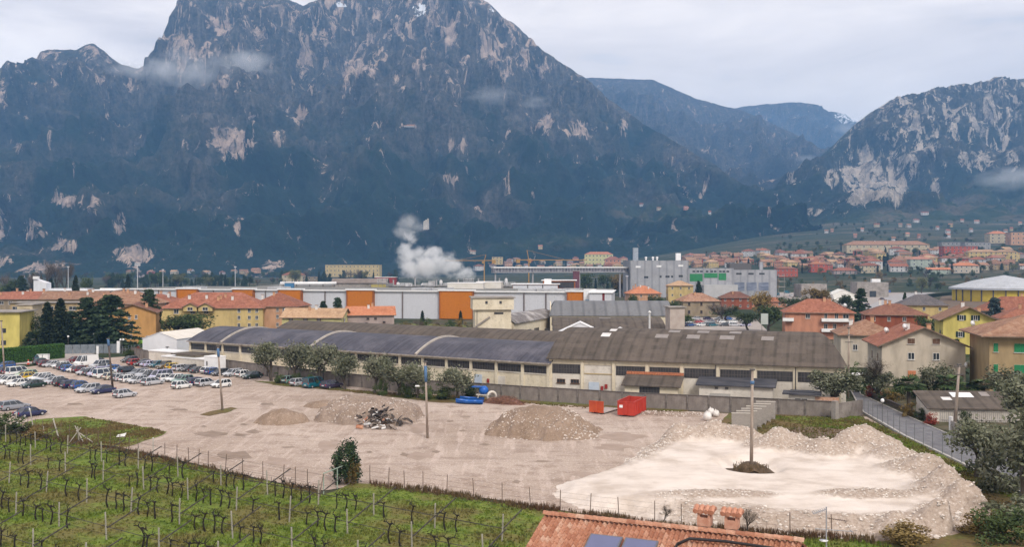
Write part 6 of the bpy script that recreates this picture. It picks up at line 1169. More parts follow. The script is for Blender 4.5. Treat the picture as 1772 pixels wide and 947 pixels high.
x = XD(1455, 610); o = thing('white_tent', 'large white marquee with a peaked roof on the forecourt', 'tent', (x, 610, 0), R(-4)); wall_mb('gabley', 13.5, 14, 4.6, 3.0).build('side_sheet', mat('tent_white', (.66, .64, .58), (.74, .72, .67), .5, .8), o); roof_mb('gabley', 13.5, 14, 3.1, .4, .1).build('roof', [mat('tent_white', (1, 1, 1))] * 2, o, loc=(0, 0, 4.65)); MB().box((2, -7.06, 1.6), (.25, .1, 3.2)).build('opening', STEEL, o)
c = Vector((XD(1738, 620), 620, 0)); o = thing('rotunda', 'wide round hall with a low grey cone roof and a yellow wall band', 'hall', c); MB().lathe([(31, 0), (31, 7.6)], 28).build('wall', mat('rotunda_yellow', (.50, .36, .035), (.58, .43, .06), .5, .7), o); MB().lathe([(33, 7.4), (33, 8.6), (18, 13.2), (.1, 16.6)], 28).build('roof', streak('rotunda_roof', (.40, .41, .43), (.48, .49, .51), (.34, .35, .36), .4, .4), o)
for i in range(28):
    a = 2 * math.pi * i / 28; 
    if math.sin(a) < .2: MB().box((31.2 * math.cos(a), 31.2 * math.sin(a), 3.8), (.7, .7, 7.6), a).build('column', STEEL, o)
o = leanx = thing('garden_shed', 'low garden shed with a patched rusty roof and slatted front below the beige house', 'shed', P(1607, 731), R(-4)); L = 12.5
MB().add([(0, 0, 0), (L, 0, 0), (L, 5, 0), (0, 5, 0), (0, 0, 2.0), (L, 0, 2.0), (L, 5, 3.5), (0, 5, 3.5)], [(0, 1, 5, 4), (1, 2, 6, 5), (2, 3, 7, 6), (3, 0, 4, 7)]).build('wall', CREAM2, o); MB().add([(-.4, -.5, 1.9), (L + .4, -.5, 1.9), (L + .4, 5.4, 3.65), (-.4, 5.4, 3.65), (-.4, -.5, 2.05), (L + .4, -.5, 2.05), (L + .4, 5.4, 3.8), (-.4, 5.4, 3.8)], [(3, 2, 1, 0), (4, 5, 6, 7), (0, 1, 5, 4), (1, 2, 6, 5), (2, 3, 7, 6), (3, 0, 4, 7)]).build('roof', BROWNROOF, o)
sl_ = (3.8 - 2.05) / 5.9
for u, v_, w_, d_, m_ in ((6.0, 3.9, 3.0, 1.6, WHITE), (9.3, 4.2, 1.2, 1.4, SKY), (3.4, 2.6, 1.3, 1.0, SKYW)): q = MB().box((0, 0, 0), (w_, d_, .05)).build('roof_patch', m_, o, False, (u, v_, 2.05 + (v_ + .5) * sl_ + .04)); q.rotation_euler[0] = math.atan(sl_)
m = MB()
for i in range(40): m.box((1.6 + i * .27, -.08, .95), (.09, .06, 1.75))
m.box((7, -.12, 1.6), (11, .05, .1)).box((7, -.12, .4), (11, .05, .1)).build('slat_front', mat('grey_slat', (.34, .31, .29), (.5, .47, .44), 2, .9), o)
a, b = P(1647, 748), P(1712, 783); rz = math.atan2(b.y - a.y, b.x - a.x); o = thing('lane_wall', 'low pale garden wall with a white post at its end on the lane', 'wall', a, rz); MB().box(((b - a).length / 2, 0, .75), ((b - a).length, .25, 1.5)).build('wall_body', CONC, o); MB().box((-.3, 0, 1.0), (.5, .4, 2.0)).build('end_post', WHITE, o)
a, b = P(1492, 684), P(1600, 733); rz = math.atan2(b.y - a.y, b.x - a.x); o = thing('garden_wall', 'dark stone retaining wall of the garden on the far side of the lane', 'wall', a, rz); MB().box(((b - a).length / 2, .8, .35), ((b - a).length, .3, .7)).build('wall_body', mat('dark_stone', (.07, .055, .045), (.13, .11, .09), 2, .95), o); MB().box(((b - a).length / 2, .8, .74), ((b - a).length, .42, .1)).build('coping', mat('dark_coping', (1, 1, 1)), o)
o = thing('carport', 'small white topped carport beside the grey pole', 'carport', P(1492, 672), R(-10)); MB().box((0, 0, 2.5), (4.6, 3.2, .14)).build('roof', WHITE, o); m = MB(); [m.box((u, v_, 1.22), (.14, .14, 2.42)) for u in (-2, 2) for v_ in (-1.3, 1.3)]; m.build('frame', WHITE, o)
for i, (px, D, z, s) in enumerate([(1533, 186, 9.6, .6), (1565, 178, 10.8, .6), (1672, 172, 4.2, .6), (1462, 290, 10.2, .7), (1722, 330, 9.5, .9), (1682, 168, 12.0, .5)]):
    x = XD(px, D); o = thing('satellite_dish', ['round white dish on the tan hipped roof', 'small white dish on the red gable slope', 'big white dish fixed to the beige house wall', 'white dish on the corner of the pink house roof', 'white dish on the upper red roof at the field edge', 'white dish on the ridge of the shallow tiled roof'][i], 'satellite dish', (x, D, z)); q = MB().lathe([(.0, 0), (s * .7, .08), (s, .2)], 14).build('dish', WHITE, o, True); q.rotation_euler = (R(72), 0, R(20)); MB().bar((0, 0, -.6), (0, .1, 0), .08).build('mount', STEEL, o)
o = thing('notice_board', 'pale rectangular board on legs beside the dense dark tree', 'sign', (XD(1323, 300), 300, 0), R(-12)); MB().box((0, 0, 5.6), (2.2, .15, 3.4)).build('board', mat('board_pale', (.42, .46, .42), (.5, .53, .5), .6, .6), o); MB().bar((-.8, 0, 0), (-.8, 0, 4), .12).bar((.8, 0, 0), (.8, 0, 4), .12).build('leg_frame', STEEL, o)
# castle, chapel and slope houses
p = PT(738, 397); o = thing('castle_ruin', 'pale ruined castle keep on the wooded slope above the steam', 'castle', p + Vector((0, -6, 5))); MB().box((0, 0, 6), (13, 12, 24)).box((-4, 0, 19.5), (4, 11, 3)).box((4.5, 0, 19.5), (3.6, 11, 3)).build('keep_wall', WALLS['ivory'], o); MB().box((-14, 2, 0), (16, 10, 14)).build('ruin_wall', WALLS['dirty'], o)
p = PT(706, 220); o = thing('cliff_chapel', 'tiny white chapel clinging to the cliff high on the massif', 'chapel', p); wall_mb('gable', 36, 10, 4, 4).build('wall', WALLS['white'], o); roof_mb('gable', 36, 10, 4, 1).build('roof', [TILES['old'], EAVE], o, loc=(0, 0, 4.1))
SLOPE = [(1110, 357, 13), (1140, 364, 14), (1187, 363, 16), (1228, 371, 8), (818, 440, 16), (935, 431, 12), (1585, 385, 18), (1430, 404, 10), (1492, 401, 8), (1517, 393, 16), (1440, 402, 8), (1690, 387, 14), (1665, 385, 10), (1645, 393, 12), (1640, 412, 12), (1640, 404, 12), (1680, 402, 10), (1570, 410, 10), (1590, 413, 7), (1740, 404, 10), (1765, 390, 10), (1750, 400, 8), (1546, 418, 9), (1725, 413, 12), (1600, 372, 24), (1558, 393, 10), (1480, 412, 8), (1622, 398, 9), (1572, 394, 14)]
for i, (px, py, w) in enumerate(SLOPE):
    w *= .78
    p = PT(px, py); wc = ['white', 'cream', 'pink', 'white', 'ivory', 'ochre', 'white', 'white'][i % 8]; side = 'wooded slope of the massif' if px < 1300 else 'hazy terraced slope'
    k = sum(1 for q in SLOPE[:i] if (q[0] < 1300) == (px < 1300)); o = H('hillside_house', f'{ORD[k]} {wc} farmhouse on the {side}, {"above" if py < 395 else "below"} the middle terrace', px, p.y, w, w * .6, (i * 37) % 40 - 20, 7.5, 'gable', 2.6, wc, ['red', 'old', 'pink'][i % 3], 2, nf=3, ns=0, ww=1.6, wh=1.8, z=p.z - 1, x=p.x, chim=0, group='scattered hillside farmhouses')
# landmark buildings of the far town
FAR = [('long_yellow_palace', 'very long yellow building with an orange roof at the foot of the terraces', 1532, 438, 84, 18, 9, 'hip', 4, 'cream', 'old', 12), ('pink_school', 'wide raspberry pink building with rows of tall windows', 1658, 444, 34, 14, 11, 'flat', .4, 'red', 'red', 8), ('yellow_apartments', 'mustard apartment slab beside a dark gap between blocks', 1698, 452, 30, 12, 10, 'hip', 2.5, 'ochre', 'tan', 6), ('yellow_apartments', 'second mustard apartment block with a tan roof at the town edge', 1738, 452, 22, 12, 10, 'hip', 2.5, 'ochre', 'tan', 5), ('green_tint_house', 'pale green apartment house with a double balcony below the town', 1591, 466, 22, 12, 11, 'hip', 2.6, 'greenish', 'pink', 3), ('orange_villa', 'orange red square villa above the grey concrete hall', 1414, 471, 16, 12, 9, 'hip', 2.6, 'red', 'orange', 3), ('brick_block', 'brick coloured flat topped block next to the scaffold', 1360, 479, 22, 12, 9, 'hip', 1.8, 'red', 'red', 5), ('low_villa', 'low villa with a wide red roof between the two concrete halls', 1460, 474, 24, 14, 4, 'hip', 3, 'rosegrey', 'red', 5), ('cream_villa', 'cream villa with a red roof behind the second concrete hall', 1503, 472, 20, 14, 8, 'hip', 3, 'cream', 'red', 5), ('terrace_villa', 'low house with a pinkish terrace roof at the meadow bank', 1622, 474, 24, 12, 5, 'gable', 2, 'greenish', 'orange', 3), ('ochre_villa', 'ochre villa with an orange roof behind bare bushes', 1668, 472, 26, 14, 8, 'hip', 3, 'ivory', 'orange', 5), ('white_villa', 'whitish villa with a low roof at the road embankment', 1553, 470, 18, 12, 6, 'gable', 3, 'white', 'red', 4), ('hilltop_villa', 'pale villa with an orange roof standing above the trees', 1724, 421, 20, 14, 11, 'hip', 3, 'cream', 'orange', 3), ('stepped_apartments', 'stepped pink apartment stack at the far town edge', 1766, 424, 26, 14, 14, 'flat', .5, 'salmon', 'red', 5), ('grey_flats', 'grey flat roofed block behind the raspberry pink building', 1648, 432, 26, 12, 8, 'flat', .5, 'grey', 'red', 6), ('grey_flats', 'grey white flats between the pink building and dark trees', 1688, 434, 26, 12, 9, 'flat', .5, 'grey', 'red', 6),
       ('yellow_hotel', 'large pale yellow hotel with a terracotta roof at the mountain foot', 1036, 460, 36, 14, 15, 'hip', 3, 'pale_yellow', 'orange', 8), ('pink_wing', 'pinkish wing beside the large yellow hotel', 1060, 462, 18, 12, 9, 'hip', 3, 'pink', 'red', 4), ('yellow_barracks', 'long yellow flat topped barracks behind dark conifers beside the steam', 612, 479, 72, 16, 16, 'flat', .6, 'ochre', 'tan', 14), ('ochre_flats', 'small square ochre block of flats near the yellow crane', 861, 458, 15, 12, 11, 'flat', .5, 'ochre', 'tan', 3), ('pale_villa', 'pale villa with red hipped roof left of the yellow barracks', 509, 490, 22, 14, 9, 'hip', 3.4, 'cream', 'red', 3), ('olive_block', 'dull olive block next to the pale villa', 538, 490, 18, 12, 7, 'flat', .5, 'dirty', 'tan', 3)]
for nm, lab, px, py, w, d, hE, kd, rh, wc, tl_, nf in FAR:
    p = PT(px, min(py, 520)); k = p.y / 1000; k = max(.55, min(1.6, k)); H(nm, lab, px, p.y, w * k, d * k, -4, hE * k, kd, rh * k, wc, tl_, 2 if hE < 10 else 3, nf=nf, ns=1, ww=1.4 * k, wh=1.7 * k, z=p.z - .5, x=p.x, chim=2 if kd != 'flat' else 0)
# the many small houses of the far town
trs = random.Random(21); PRO = []
for i, (wc, tl_, kd, w, d, hE) in enumerate([('cream', 'old', 'gable', 12, 9, 6), ('pink', 'red', 'hip', 13, 11, 7), ('white', 'old', 'gable', 11, 9, 6), ('ochre', 'tan', 'hip', 15, 11, 8), ('salmon', 'old', 'gable', 14, 10, 6.5), ('rosegrey', 'brown', 'hip', 12, 11, 6), ('beige', 'old', 'gable', 16, 10, 7), ('white', 'red', 'hip', 18, 12, 9), ('red', 'old', 'hip', 12, 10, 6.5), ('ivory', 'tan', 'gable', 13, 9, 6)]): PRO.append((wc, tl_, kd, w, d, hE))
COLN = {'red': 'red', 'orange': 'orange', 'pink': 'pink', 'old': 'faded', 'tan': 'tan', 'brown': 'brown'}
ZN = [('in the town below the terraced slope', 1345, 1775, 430, 468, 92), ('in the town behind the grey works', 1185, 1400, 440, 464, 46), ('beyond the conveyor bridge', 805, 1084, 450, 469, 34), ('at the massif foot', 190, 480, 472, 481, 12)]
SP = {}; allh = []
for zi, (zn, a, b, c, d_, n) in enumerate(ZN):
    pl = []; tries = 0
    while len(pl) < n and tries < 6000:
        tries += 1; px, py = trs.uniform(a, b), c + (d_ - c) * trs.random() ** .8
        if zi == 0 and py < 443 - (px - 1345) * .03: continue
        p = PT(px, py)
        if all((p.x - q[0].x) ** 2 + (p.y - q[0].y) ** 2 > 15 ** 2 for q in pl): pl.append((p, px, trs.randrange(10)))
    pl.sort(key=lambda q: q[1]); cn = {}
    for p, px, k in pl:
        cn[k] = cn.get(k, 0) + 1; wc, tl_, kd, w, d, hE = PRO[k]
        lab = f'{ORD[cn[k] - 1]} {wc} house with {COLN[tl_]} {kd} from mill side, {zn}'; s = trs.uniform(.85, 1.25)
        if k not in SP:
            o = SP[k] = H('town_house', lab, px, p.y, w, d, trs.uniform(-35, 35), hE, kd, 2.6, wc, tl_, 2, nf=3, ns=2, ww=1.3, wh=1.5, z=p.z - .6, x=p.x, group='small houses of the far town', chim=1)
        else: o = dup(SP[k], None, (p.x, p.y, p.z - .6), R(trs.uniform(-35, 35)), lab, 'small houses of the far town', (s, s, s))
        allh.append(p)
# cranes and masts
YEL = mat('crane_yellow', (.36, .21, .07), rough=.6)
def crane(px, D, zt, rz, jib, cj, m, label, peak=6):
    o = thing('tower_crane', label, 'crane', (XD(px, D), D, TH(XD(px, D), D)), rz); w_ = D / 1500
    MB().box((0, 0, zt / 2), (1.5 * w_, 1.5 * w_, zt)).build('mast', m, o); MB().box((jib / 2, 0, zt), (jib, 1.0 * w_, 1.2 * w_)).build('jib', m, o); MB().box((-cj / 2, 0, zt), (cj, 1.1 * w_, 1.4 * w_)).box((-cj, 0, zt - 1), (3, 1.5, 3)).build('counter_jib', m, o)
    MB().bar((0, 0, zt), (-1.5, 0, zt + peak), 1.0 * w_).bar((-1.5, 0, zt + peak), (jib * .6, 0, zt + .6), .2).build('apex_frame', m, o); MB().box((1, 0, zt - 1.6), (1.6, 1.5, 1.8)).build('cab', m, o)
crane(915, 780, ZD(450, 780), R(14), 50, 9, YEL, 'big yellow tower crane with its long jib over the conveyor bridge', 8)
crane(838, 800, ZD(451, 800), R(175), 34, 8, YEL, 'plain yellow tower crane beside the steam plume', 5)
p = PT(1507, 432); crane(1507, p.y, ZD(420, p.y) - p.z, R(180), 34, 8, mat('crane_pale', (.5, .55, .5), rough=.6), 'pale green crane with a level jib at the long yellow building', 2)
for i, (px, D, pyt, lab) in enumerate([(238, 520, 459, 'tall floodlight mast rising over the factory corner'), (118, 600, 462, 'thin floodlight mast beside the tall bare trees'), (282, 640, 467, 'thin lamp mast over the dark grove'), (407, 640, 462, 'thin lamp mast at the white farmhouse end of the grove'), (1085, 560, 478, 'steel leg mast in front of the grey works')]):
    o = thing('floodlight_mast', lab, 'mast', (XD(px, D), D, 0)); zt = ZD(pyt, D); MB().tube([(0, 0, 0), (0, 0, zt)], [.3, .16], 6).build('mast_shaft', mat('mast_grey', (.5, .5, .52), rough=.6), o)
    m = MB(); [m.box((u, 0, zt + v_), (.7, .4, .6)) for u in ((-1.2, -.4, .4, 1.2) if i == 0 else (-.4, .4)) for v_ in ((0, .9) if i == 0 else (0,))]; m.build('floodlight', mat('mast_grey', (1, 1, 1)), o)
# forecourt, park and field surfaces, with the road past the rotunda
sheet('forecourt', [(1335, 528), (1335, 498), (1400, 494), (1560, 497), (1580, 505), (1520, 540), (1440, 530)], .06, PAVE, 0); sheet('road', [(1470, 545), (1540, 512), (1640, 500), (1660, 497), (1665, 500), (1600, 510), (1560, 522), (1500, 552)], .12, mat('light_asphalt', (.30, .285, .28), (.36, .34, .33), .4, .9), 0)
sheet('park_lawn', [(1570, 492), (1700, 486), (1720, 492), (1600, 503)], .1, GRASS, 0); sheet('ploughed_field', [(1610, 540), (1630, 513), (1715, 511), (1710, 545)], .1, EARTH, 0); sheet('mill_grass', [(690, 575), (690, 561), (820, 563), (820, 585)], .1, GRASS, 0); sheet('scrap_yard', [(1170, 580), (1180, 550), (1305, 550), (1330, 575)], .08, PAVE, 0)
sheet('garden_ground', [(1495, 684), (1500, 670), (1772, 672), (1900, 760), (1770, 800), (1670, 763), (1603, 735)], .05, mat('garden_soil', (.05, .06, .025), (.11, .085, .05), .5, .95), 0)
# ---------------------------------------------------------------- trees
def leafmat(name, c1, c2, c3, rnd=.15):
    m, t, b = nt(name); b.inputs['Roughness'].default_value = .8; b.inputs['Specular IOR Level'].default_value = .2
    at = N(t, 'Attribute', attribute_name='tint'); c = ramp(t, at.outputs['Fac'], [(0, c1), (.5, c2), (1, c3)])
    oi = N(t, 'ObjectInfo'); hs = N(t, 'HueSaturation'); mr = N(t, 'MapRange', i_3=1 - rnd, i_4=1 + rnd); t.links.new(oi.outputs['Random'], mr.inputs[0]); t.links.new(mr.outputs[0], hs.inputs['Value']); t.links.new(c, hs.inputs['Color']); t.links.new(hs.outputs[0], b.inputs['Base Color']); return m
LM = {'olive': leafmat('olive_leaf', (.07, .078, .042), (.125, .132, .08), (.22, .22, .155)), 'cypress': leafmat('cypress_leaf', (.012, .020, .011), (.024, .036, .017), (.042, .055, .026)), 'conifer': leafmat('conifer_needle', (.016, .030, .016), (.034, .056, .026), (.065, .095, .045)), 'blue_spruce': leafmat('spruce_needle', (.03, .045, .042), (.06, .085, .08), (.10, .135, .13)),
      'broadleaf': leafmat('broad_leaf', (.026, .042, .014), (.055, .078, .026), (.10, .13, .045), .3), 'autumn': leafmat('autumn_leaf', (.10, .065, .02), (.17, .115, .035), (.25, .18, .07), .3), 'bare': leafmat('bare_twig', (.075, .055, .042), (.12, .092, .072), (.17, .135, .11), .25), 'yellowish': leafmat('yellowish_leaf', (.09, .095, .035), (.15, .15, .06), (.20, .20, .09)), 'palm': leafmat('palm_leaf', (.025, .045, .016), (.05, .08, .028), (.10, .14, .05)), 'red': leafmat('red_leaf', (.14, .02, .015), (.24, .04, .025), (.3, .08, .04)), 'hedge': leafmat('hedge_leaf', (.03, .075, .016), (.06, .14, .028), (.10, .20, .05))}
BARK = mat('tree_bark', (.045, .036, .028), (.11, .09, .07), 3, .95)
def cloud(centers, rad, per, size, rg, tintv=.3, flat=1.0, tri=False, droop=0):
    V = []; T = []
    for (cx, cy_, cz), r in zip(centers, rad):
        tn = rg.uniform(.5 - tintv, .5 + tintv)
        q = rg.normal(0, 1, (per, 3)); q /= np.linalg.norm(q, axis=1)[:, None]; q *= (rg.random(per) ** .45)[:, None] * r; q[:, 2] *= flat
        c = q + (cx, cy_, cz); a = rg.normal(0, 1, (per, 3)); a[:, 2] -= droop; a /= np.linalg.norm(a, axis=1)[:, None]; b = rg.normal(0, 1, (per, 3)); b = np.cross(a, b); b /= np.linalg.norm(b, axis=1)[:, None]
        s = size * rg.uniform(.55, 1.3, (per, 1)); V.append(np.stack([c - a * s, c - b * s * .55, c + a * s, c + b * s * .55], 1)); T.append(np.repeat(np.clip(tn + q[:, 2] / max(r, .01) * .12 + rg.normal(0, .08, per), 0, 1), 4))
    return np.concatenate(V).reshape(-1, 3), np.concatenate(T)
def crown_mesh(V, T, m):
    me = npmesh('crown', V, np.arange(len(V)).reshape(-1, 4), m); me.attributes.new('tint', 'FLOAT', 'POINT').data.foreach_set('value', T.astype(np.float32)); return me
def twigs(rg, H, spread, levels, r0, start=.25):       # limbs as tubes; returns builder and the tips
    m = MB(); tips = []
    def grow(p, d, l, r, lv):
        q = p + d * l * .55 + Vector((rg.normal(0, .06), rg.normal(0, .06), 0)) * l; e = q + (d + Vector((rg.normal(0, .16), rg.normal(0, .16), .08))).normalized() * l * .45
        m.tube([p, q, e], [r, r * .8, r * .6], 5 if lv < 2 else 3, 0, lv == 0)
        if lv >= levels: tips.append(e); return
        for i in range(3 if lv else 4):
            a = rg.uniform(0, 6.28); s = spread * rg.uniform(.5, 1.15); dd = (d + Vector((math.cos(a) * s, math.sin(a) * s, rg.uniform(-.05, .35)))).normalized(); grow(e if i else q, dd, l * rg.uniform(.6, .82), r * .6, lv + 1)
    grow(Vector((0, 0, -.1)), Vector((rg.normal(0, .1), rg.normal(0, .1), 1)).normalized(), H * start, r0, 0); return m, tips
TP = {}
def proto(kind, k):          # every prototype is about 1 high x 1 wide, scaled when placed
    if (kind, k) in TP: return TP[(kind, k)]
    rg = np.random.default_rng(100 + k + 17 * len(kind)); H_ = 6.0
    if kind == 'olive':
        m, tips = twigs(rg, 6, .85, 3, .17, .24); c = [tuple(p) for p in tips] + [tuple(p * .85) for p in tips[::2]]; c = [(x * rg.uniform(.8, 1.2), y * rg.uniform(.8, 1.2), max(.9, z)) for x, y, z in c if rg.random() < .74]; V, T = cloud(c, rg.uniform(.32, 1.0, len(c)), 85, .11, rg, .32)
    elif kind == 'bare':
        m, tips = twigs(rg, 6, .6, 4, .16, .26); c = [tuple(p) for p in tips]; V, T = cloud(c, [.5] * len(c), 16, .13, rg, .3); V = V.reshape(-1, 4, 3); mid = V.mean(1, keepdims=True); V[:, 1] = V[:, 0] * .04 + V[:, 1] * .0 + V[:, 0] * .0 + mid[:, 0] * .96 + .012; V[:, 3] = mid[:, 0] - .012; V = V.reshape(-1, 3)
    elif kind == 'cypress':
        m = MB().tube([(0, 0, -.1), (0, 0, 3)], [.14, .08], 6); n = 90; z = np.linspace(.3, 5.9, n); r = .62 * np.clip(1 - ((z - 1.7) / 4.35) ** 2, .02, 1) ** .75; a = rg.uniform(0, 6.28, n); c = [(r_ * .45 * math.cos(q), r_ * .45 * math.sin(q), zz) for zz, q, r_ in zip(z, a, r)]; V, T = cloud(c, r * .55 + .05, 46, .13, rg, .3, 1.5)
    elif kind == 'thuja':
        m = MB().tube([(0, 0, -.1), (0, 0, 2)], [.2, .1], 6); n = 70; z = rg.uniform(.3, 5.2, n); r = 1.35 * np.clip(1 - ((z - 1.9) / 4.0) ** 2, .05, 1) ** .7; a = rg.uniform(0, 6.28, n); c = [(r_ * .8 * math.cos(q), r_ * .8 * math.sin(q), zz + (.6 if k_ % 5 == 0 else 0)) for k_, (zz, q, r_) in enumerate(zip(z, a, r))]; V, T = cloud(c, rg.uniform(.3, .75, n), 60, .16, rg, .4, 1.7)
    elif kind in ('conifer', 'blue_spruce'):
        m = MB().tube([(0, 0, -.1), (0, 0, 5.7)], [.17, .03], 6); c = []; rr_ = []
        for i in range(22):
            z = .6 + i * .235 + rg.uniform(-.1, .1); R_ = 2.1 * (1 - z / 6.2) ** .8 + .12; nb_ = 5
            for j in range(nb_):
                a = rg.uniform(0, 6.28); L_ = R_ * rg.uniform(.55, 1.12)
                m.tube([(0, 0, z), (L_ * math.cos(a), L_ * math.sin(a), z - .12 * L_)], [.035, .01], 3, 0, False)
                for f in (.35, .6, .8, 1.0): c.append((L_ * f * math.cos(a), L_ * f * math.sin(a), z - .16 * L_ * f * f)); rr_.append(.34 * (1.15 - .4 * f))
        V, T = cloud(c, rr_, 16, .15, rg, .34, .6, droop=.2)
    elif kind == 'palm':
        m = MB().tube([(0, 0, -.1), (.1, 0, 1.6), (.1, 0, 3.6)], [.22, .2, .18], 8); V = []; T = []
        for i in range(46):
            a = rg.uniform(0, 6.28); el = rg.uniform(-.6, 1.1); L_ = rg.uniform(1.0, 1.5); o3 = Vector((.1, 0, 3.6)) + Vector((math.cos(a) * math.cos(el), math.sin(a) * math.cos(el), math.sin(el))) * L_ * .6; m.tube([(.1, 0, 3.6), o3], [.03, .02], 3, 0, False)
            dx = Vector((math.cos(a) * math.cos(el), math.sin(a) * math.cos(el), math.sin(el))); sd = Vector((-math.sin(a), math.cos(a), 0))
            for j in range(11):
                an = -1.3 + 2.6 * j / 10; t_ = o3 + (dx * math.cos(an) + sd * math.sin(an)) * L_ * .62 + Vector((0, 0, -.25 * L_ * rg.uniform(.3, 1))); w_ = (dx.cross(sd) * .02 + sd * .12)
                V += [o3, (o3 + t_) / 2 + w_, t_, (o3 + t_) / 2 - w_]; T += [rg.uniform(.1, .9)] * 4
        V = np.array([tuple(v) for v in V]); T = np.array(T)
    elif kind in ('bush', 'red', 'autumnbush', 'olivebush'):
        m = MB().tube([(0, 0, -.1), (.1, 0, 1.6)], [.1, .04], 4); n = 26; c = [(rg.normal(0, .95), rg.normal(0, .95), abs(rg.normal(1.6, 1.3)) + .3) for _ in range(n)]; V, T = cloud(c, rg.uniform(.6, 1.1, n), 70, .2, rg, .35)
    else:                     # broadleaf, autumn, yellowish
        m, tips = twigs(rg, 6, .62, 2, .2, .36); c = [tuple(p) for p in tips]; c += [(rg.normal(0, .95), rg.normal(0, .95), rg.uniform(2.2, 5.2)) for _ in range(16)]; V, T = cloud(c, rg.uniform(.55, 1.05, len(c)), 70, .17, rg, .36)
    z1 = float(np.quantile(V[:, 2], .995)); w1 = float(np.quantile(np.abs(V[:, :2]), .985)) * 2; V = V / (w1, w1, z1)
    m.v = [(x / w1, y / w1, z / z1) for x, y, z in m.v]
    lm = {'bush': 'broadleaf', 'autumnbush': 'autumn', 'thuja': 'conifer', 'olivebush': 'olive'}.get(kind, kind)
    TP[(kind, k)] = (crown_mesh(V, T, LM[lm]), m.mesh('trunk', BARK)); return TP[(kind, k)]
NM = {'olivebush': 'olive_bush', 'thuja': 'cypress_bush', 'olive': 'olive_tree', 'bare': 'bare_tree', 'cypress': 'cypress_tree', 'conifer': 'conifer_tree', 'blue_spruce': 'spruce_tree', 'palm': 'palm_tree', 'bush': 'bush', 'red': 'red_bush', 'autumnbush': 'autumn_bush', 'broadleaf': 'broadleaf_tree', 'autumn': 'autumn_tree', 'yellowish': 'poplar_tree'}
tct = random.Random(77)
def tree(kind, p, h_, w_, label, group=None):
    cm, tm = proto(kind, tct.randrange(3)); o = thing(NM[kind], label, 'bush' if 'bush' in NM[kind] else 'tree', p, tct.uniform(0, 6.28), group); o.scale = (w_, w_, h_)
    link('crown', cm, o); link('trunk', tm, o); return o
def T_(kind, px, py, top, wpx, label, group=None):
    p = P(px, py); sc_ = p.y / FPX; return tree(kind, p, (py - top) * sc_, wpx * sc_, label, group)
WG = 'olive trees along the concrete wall'
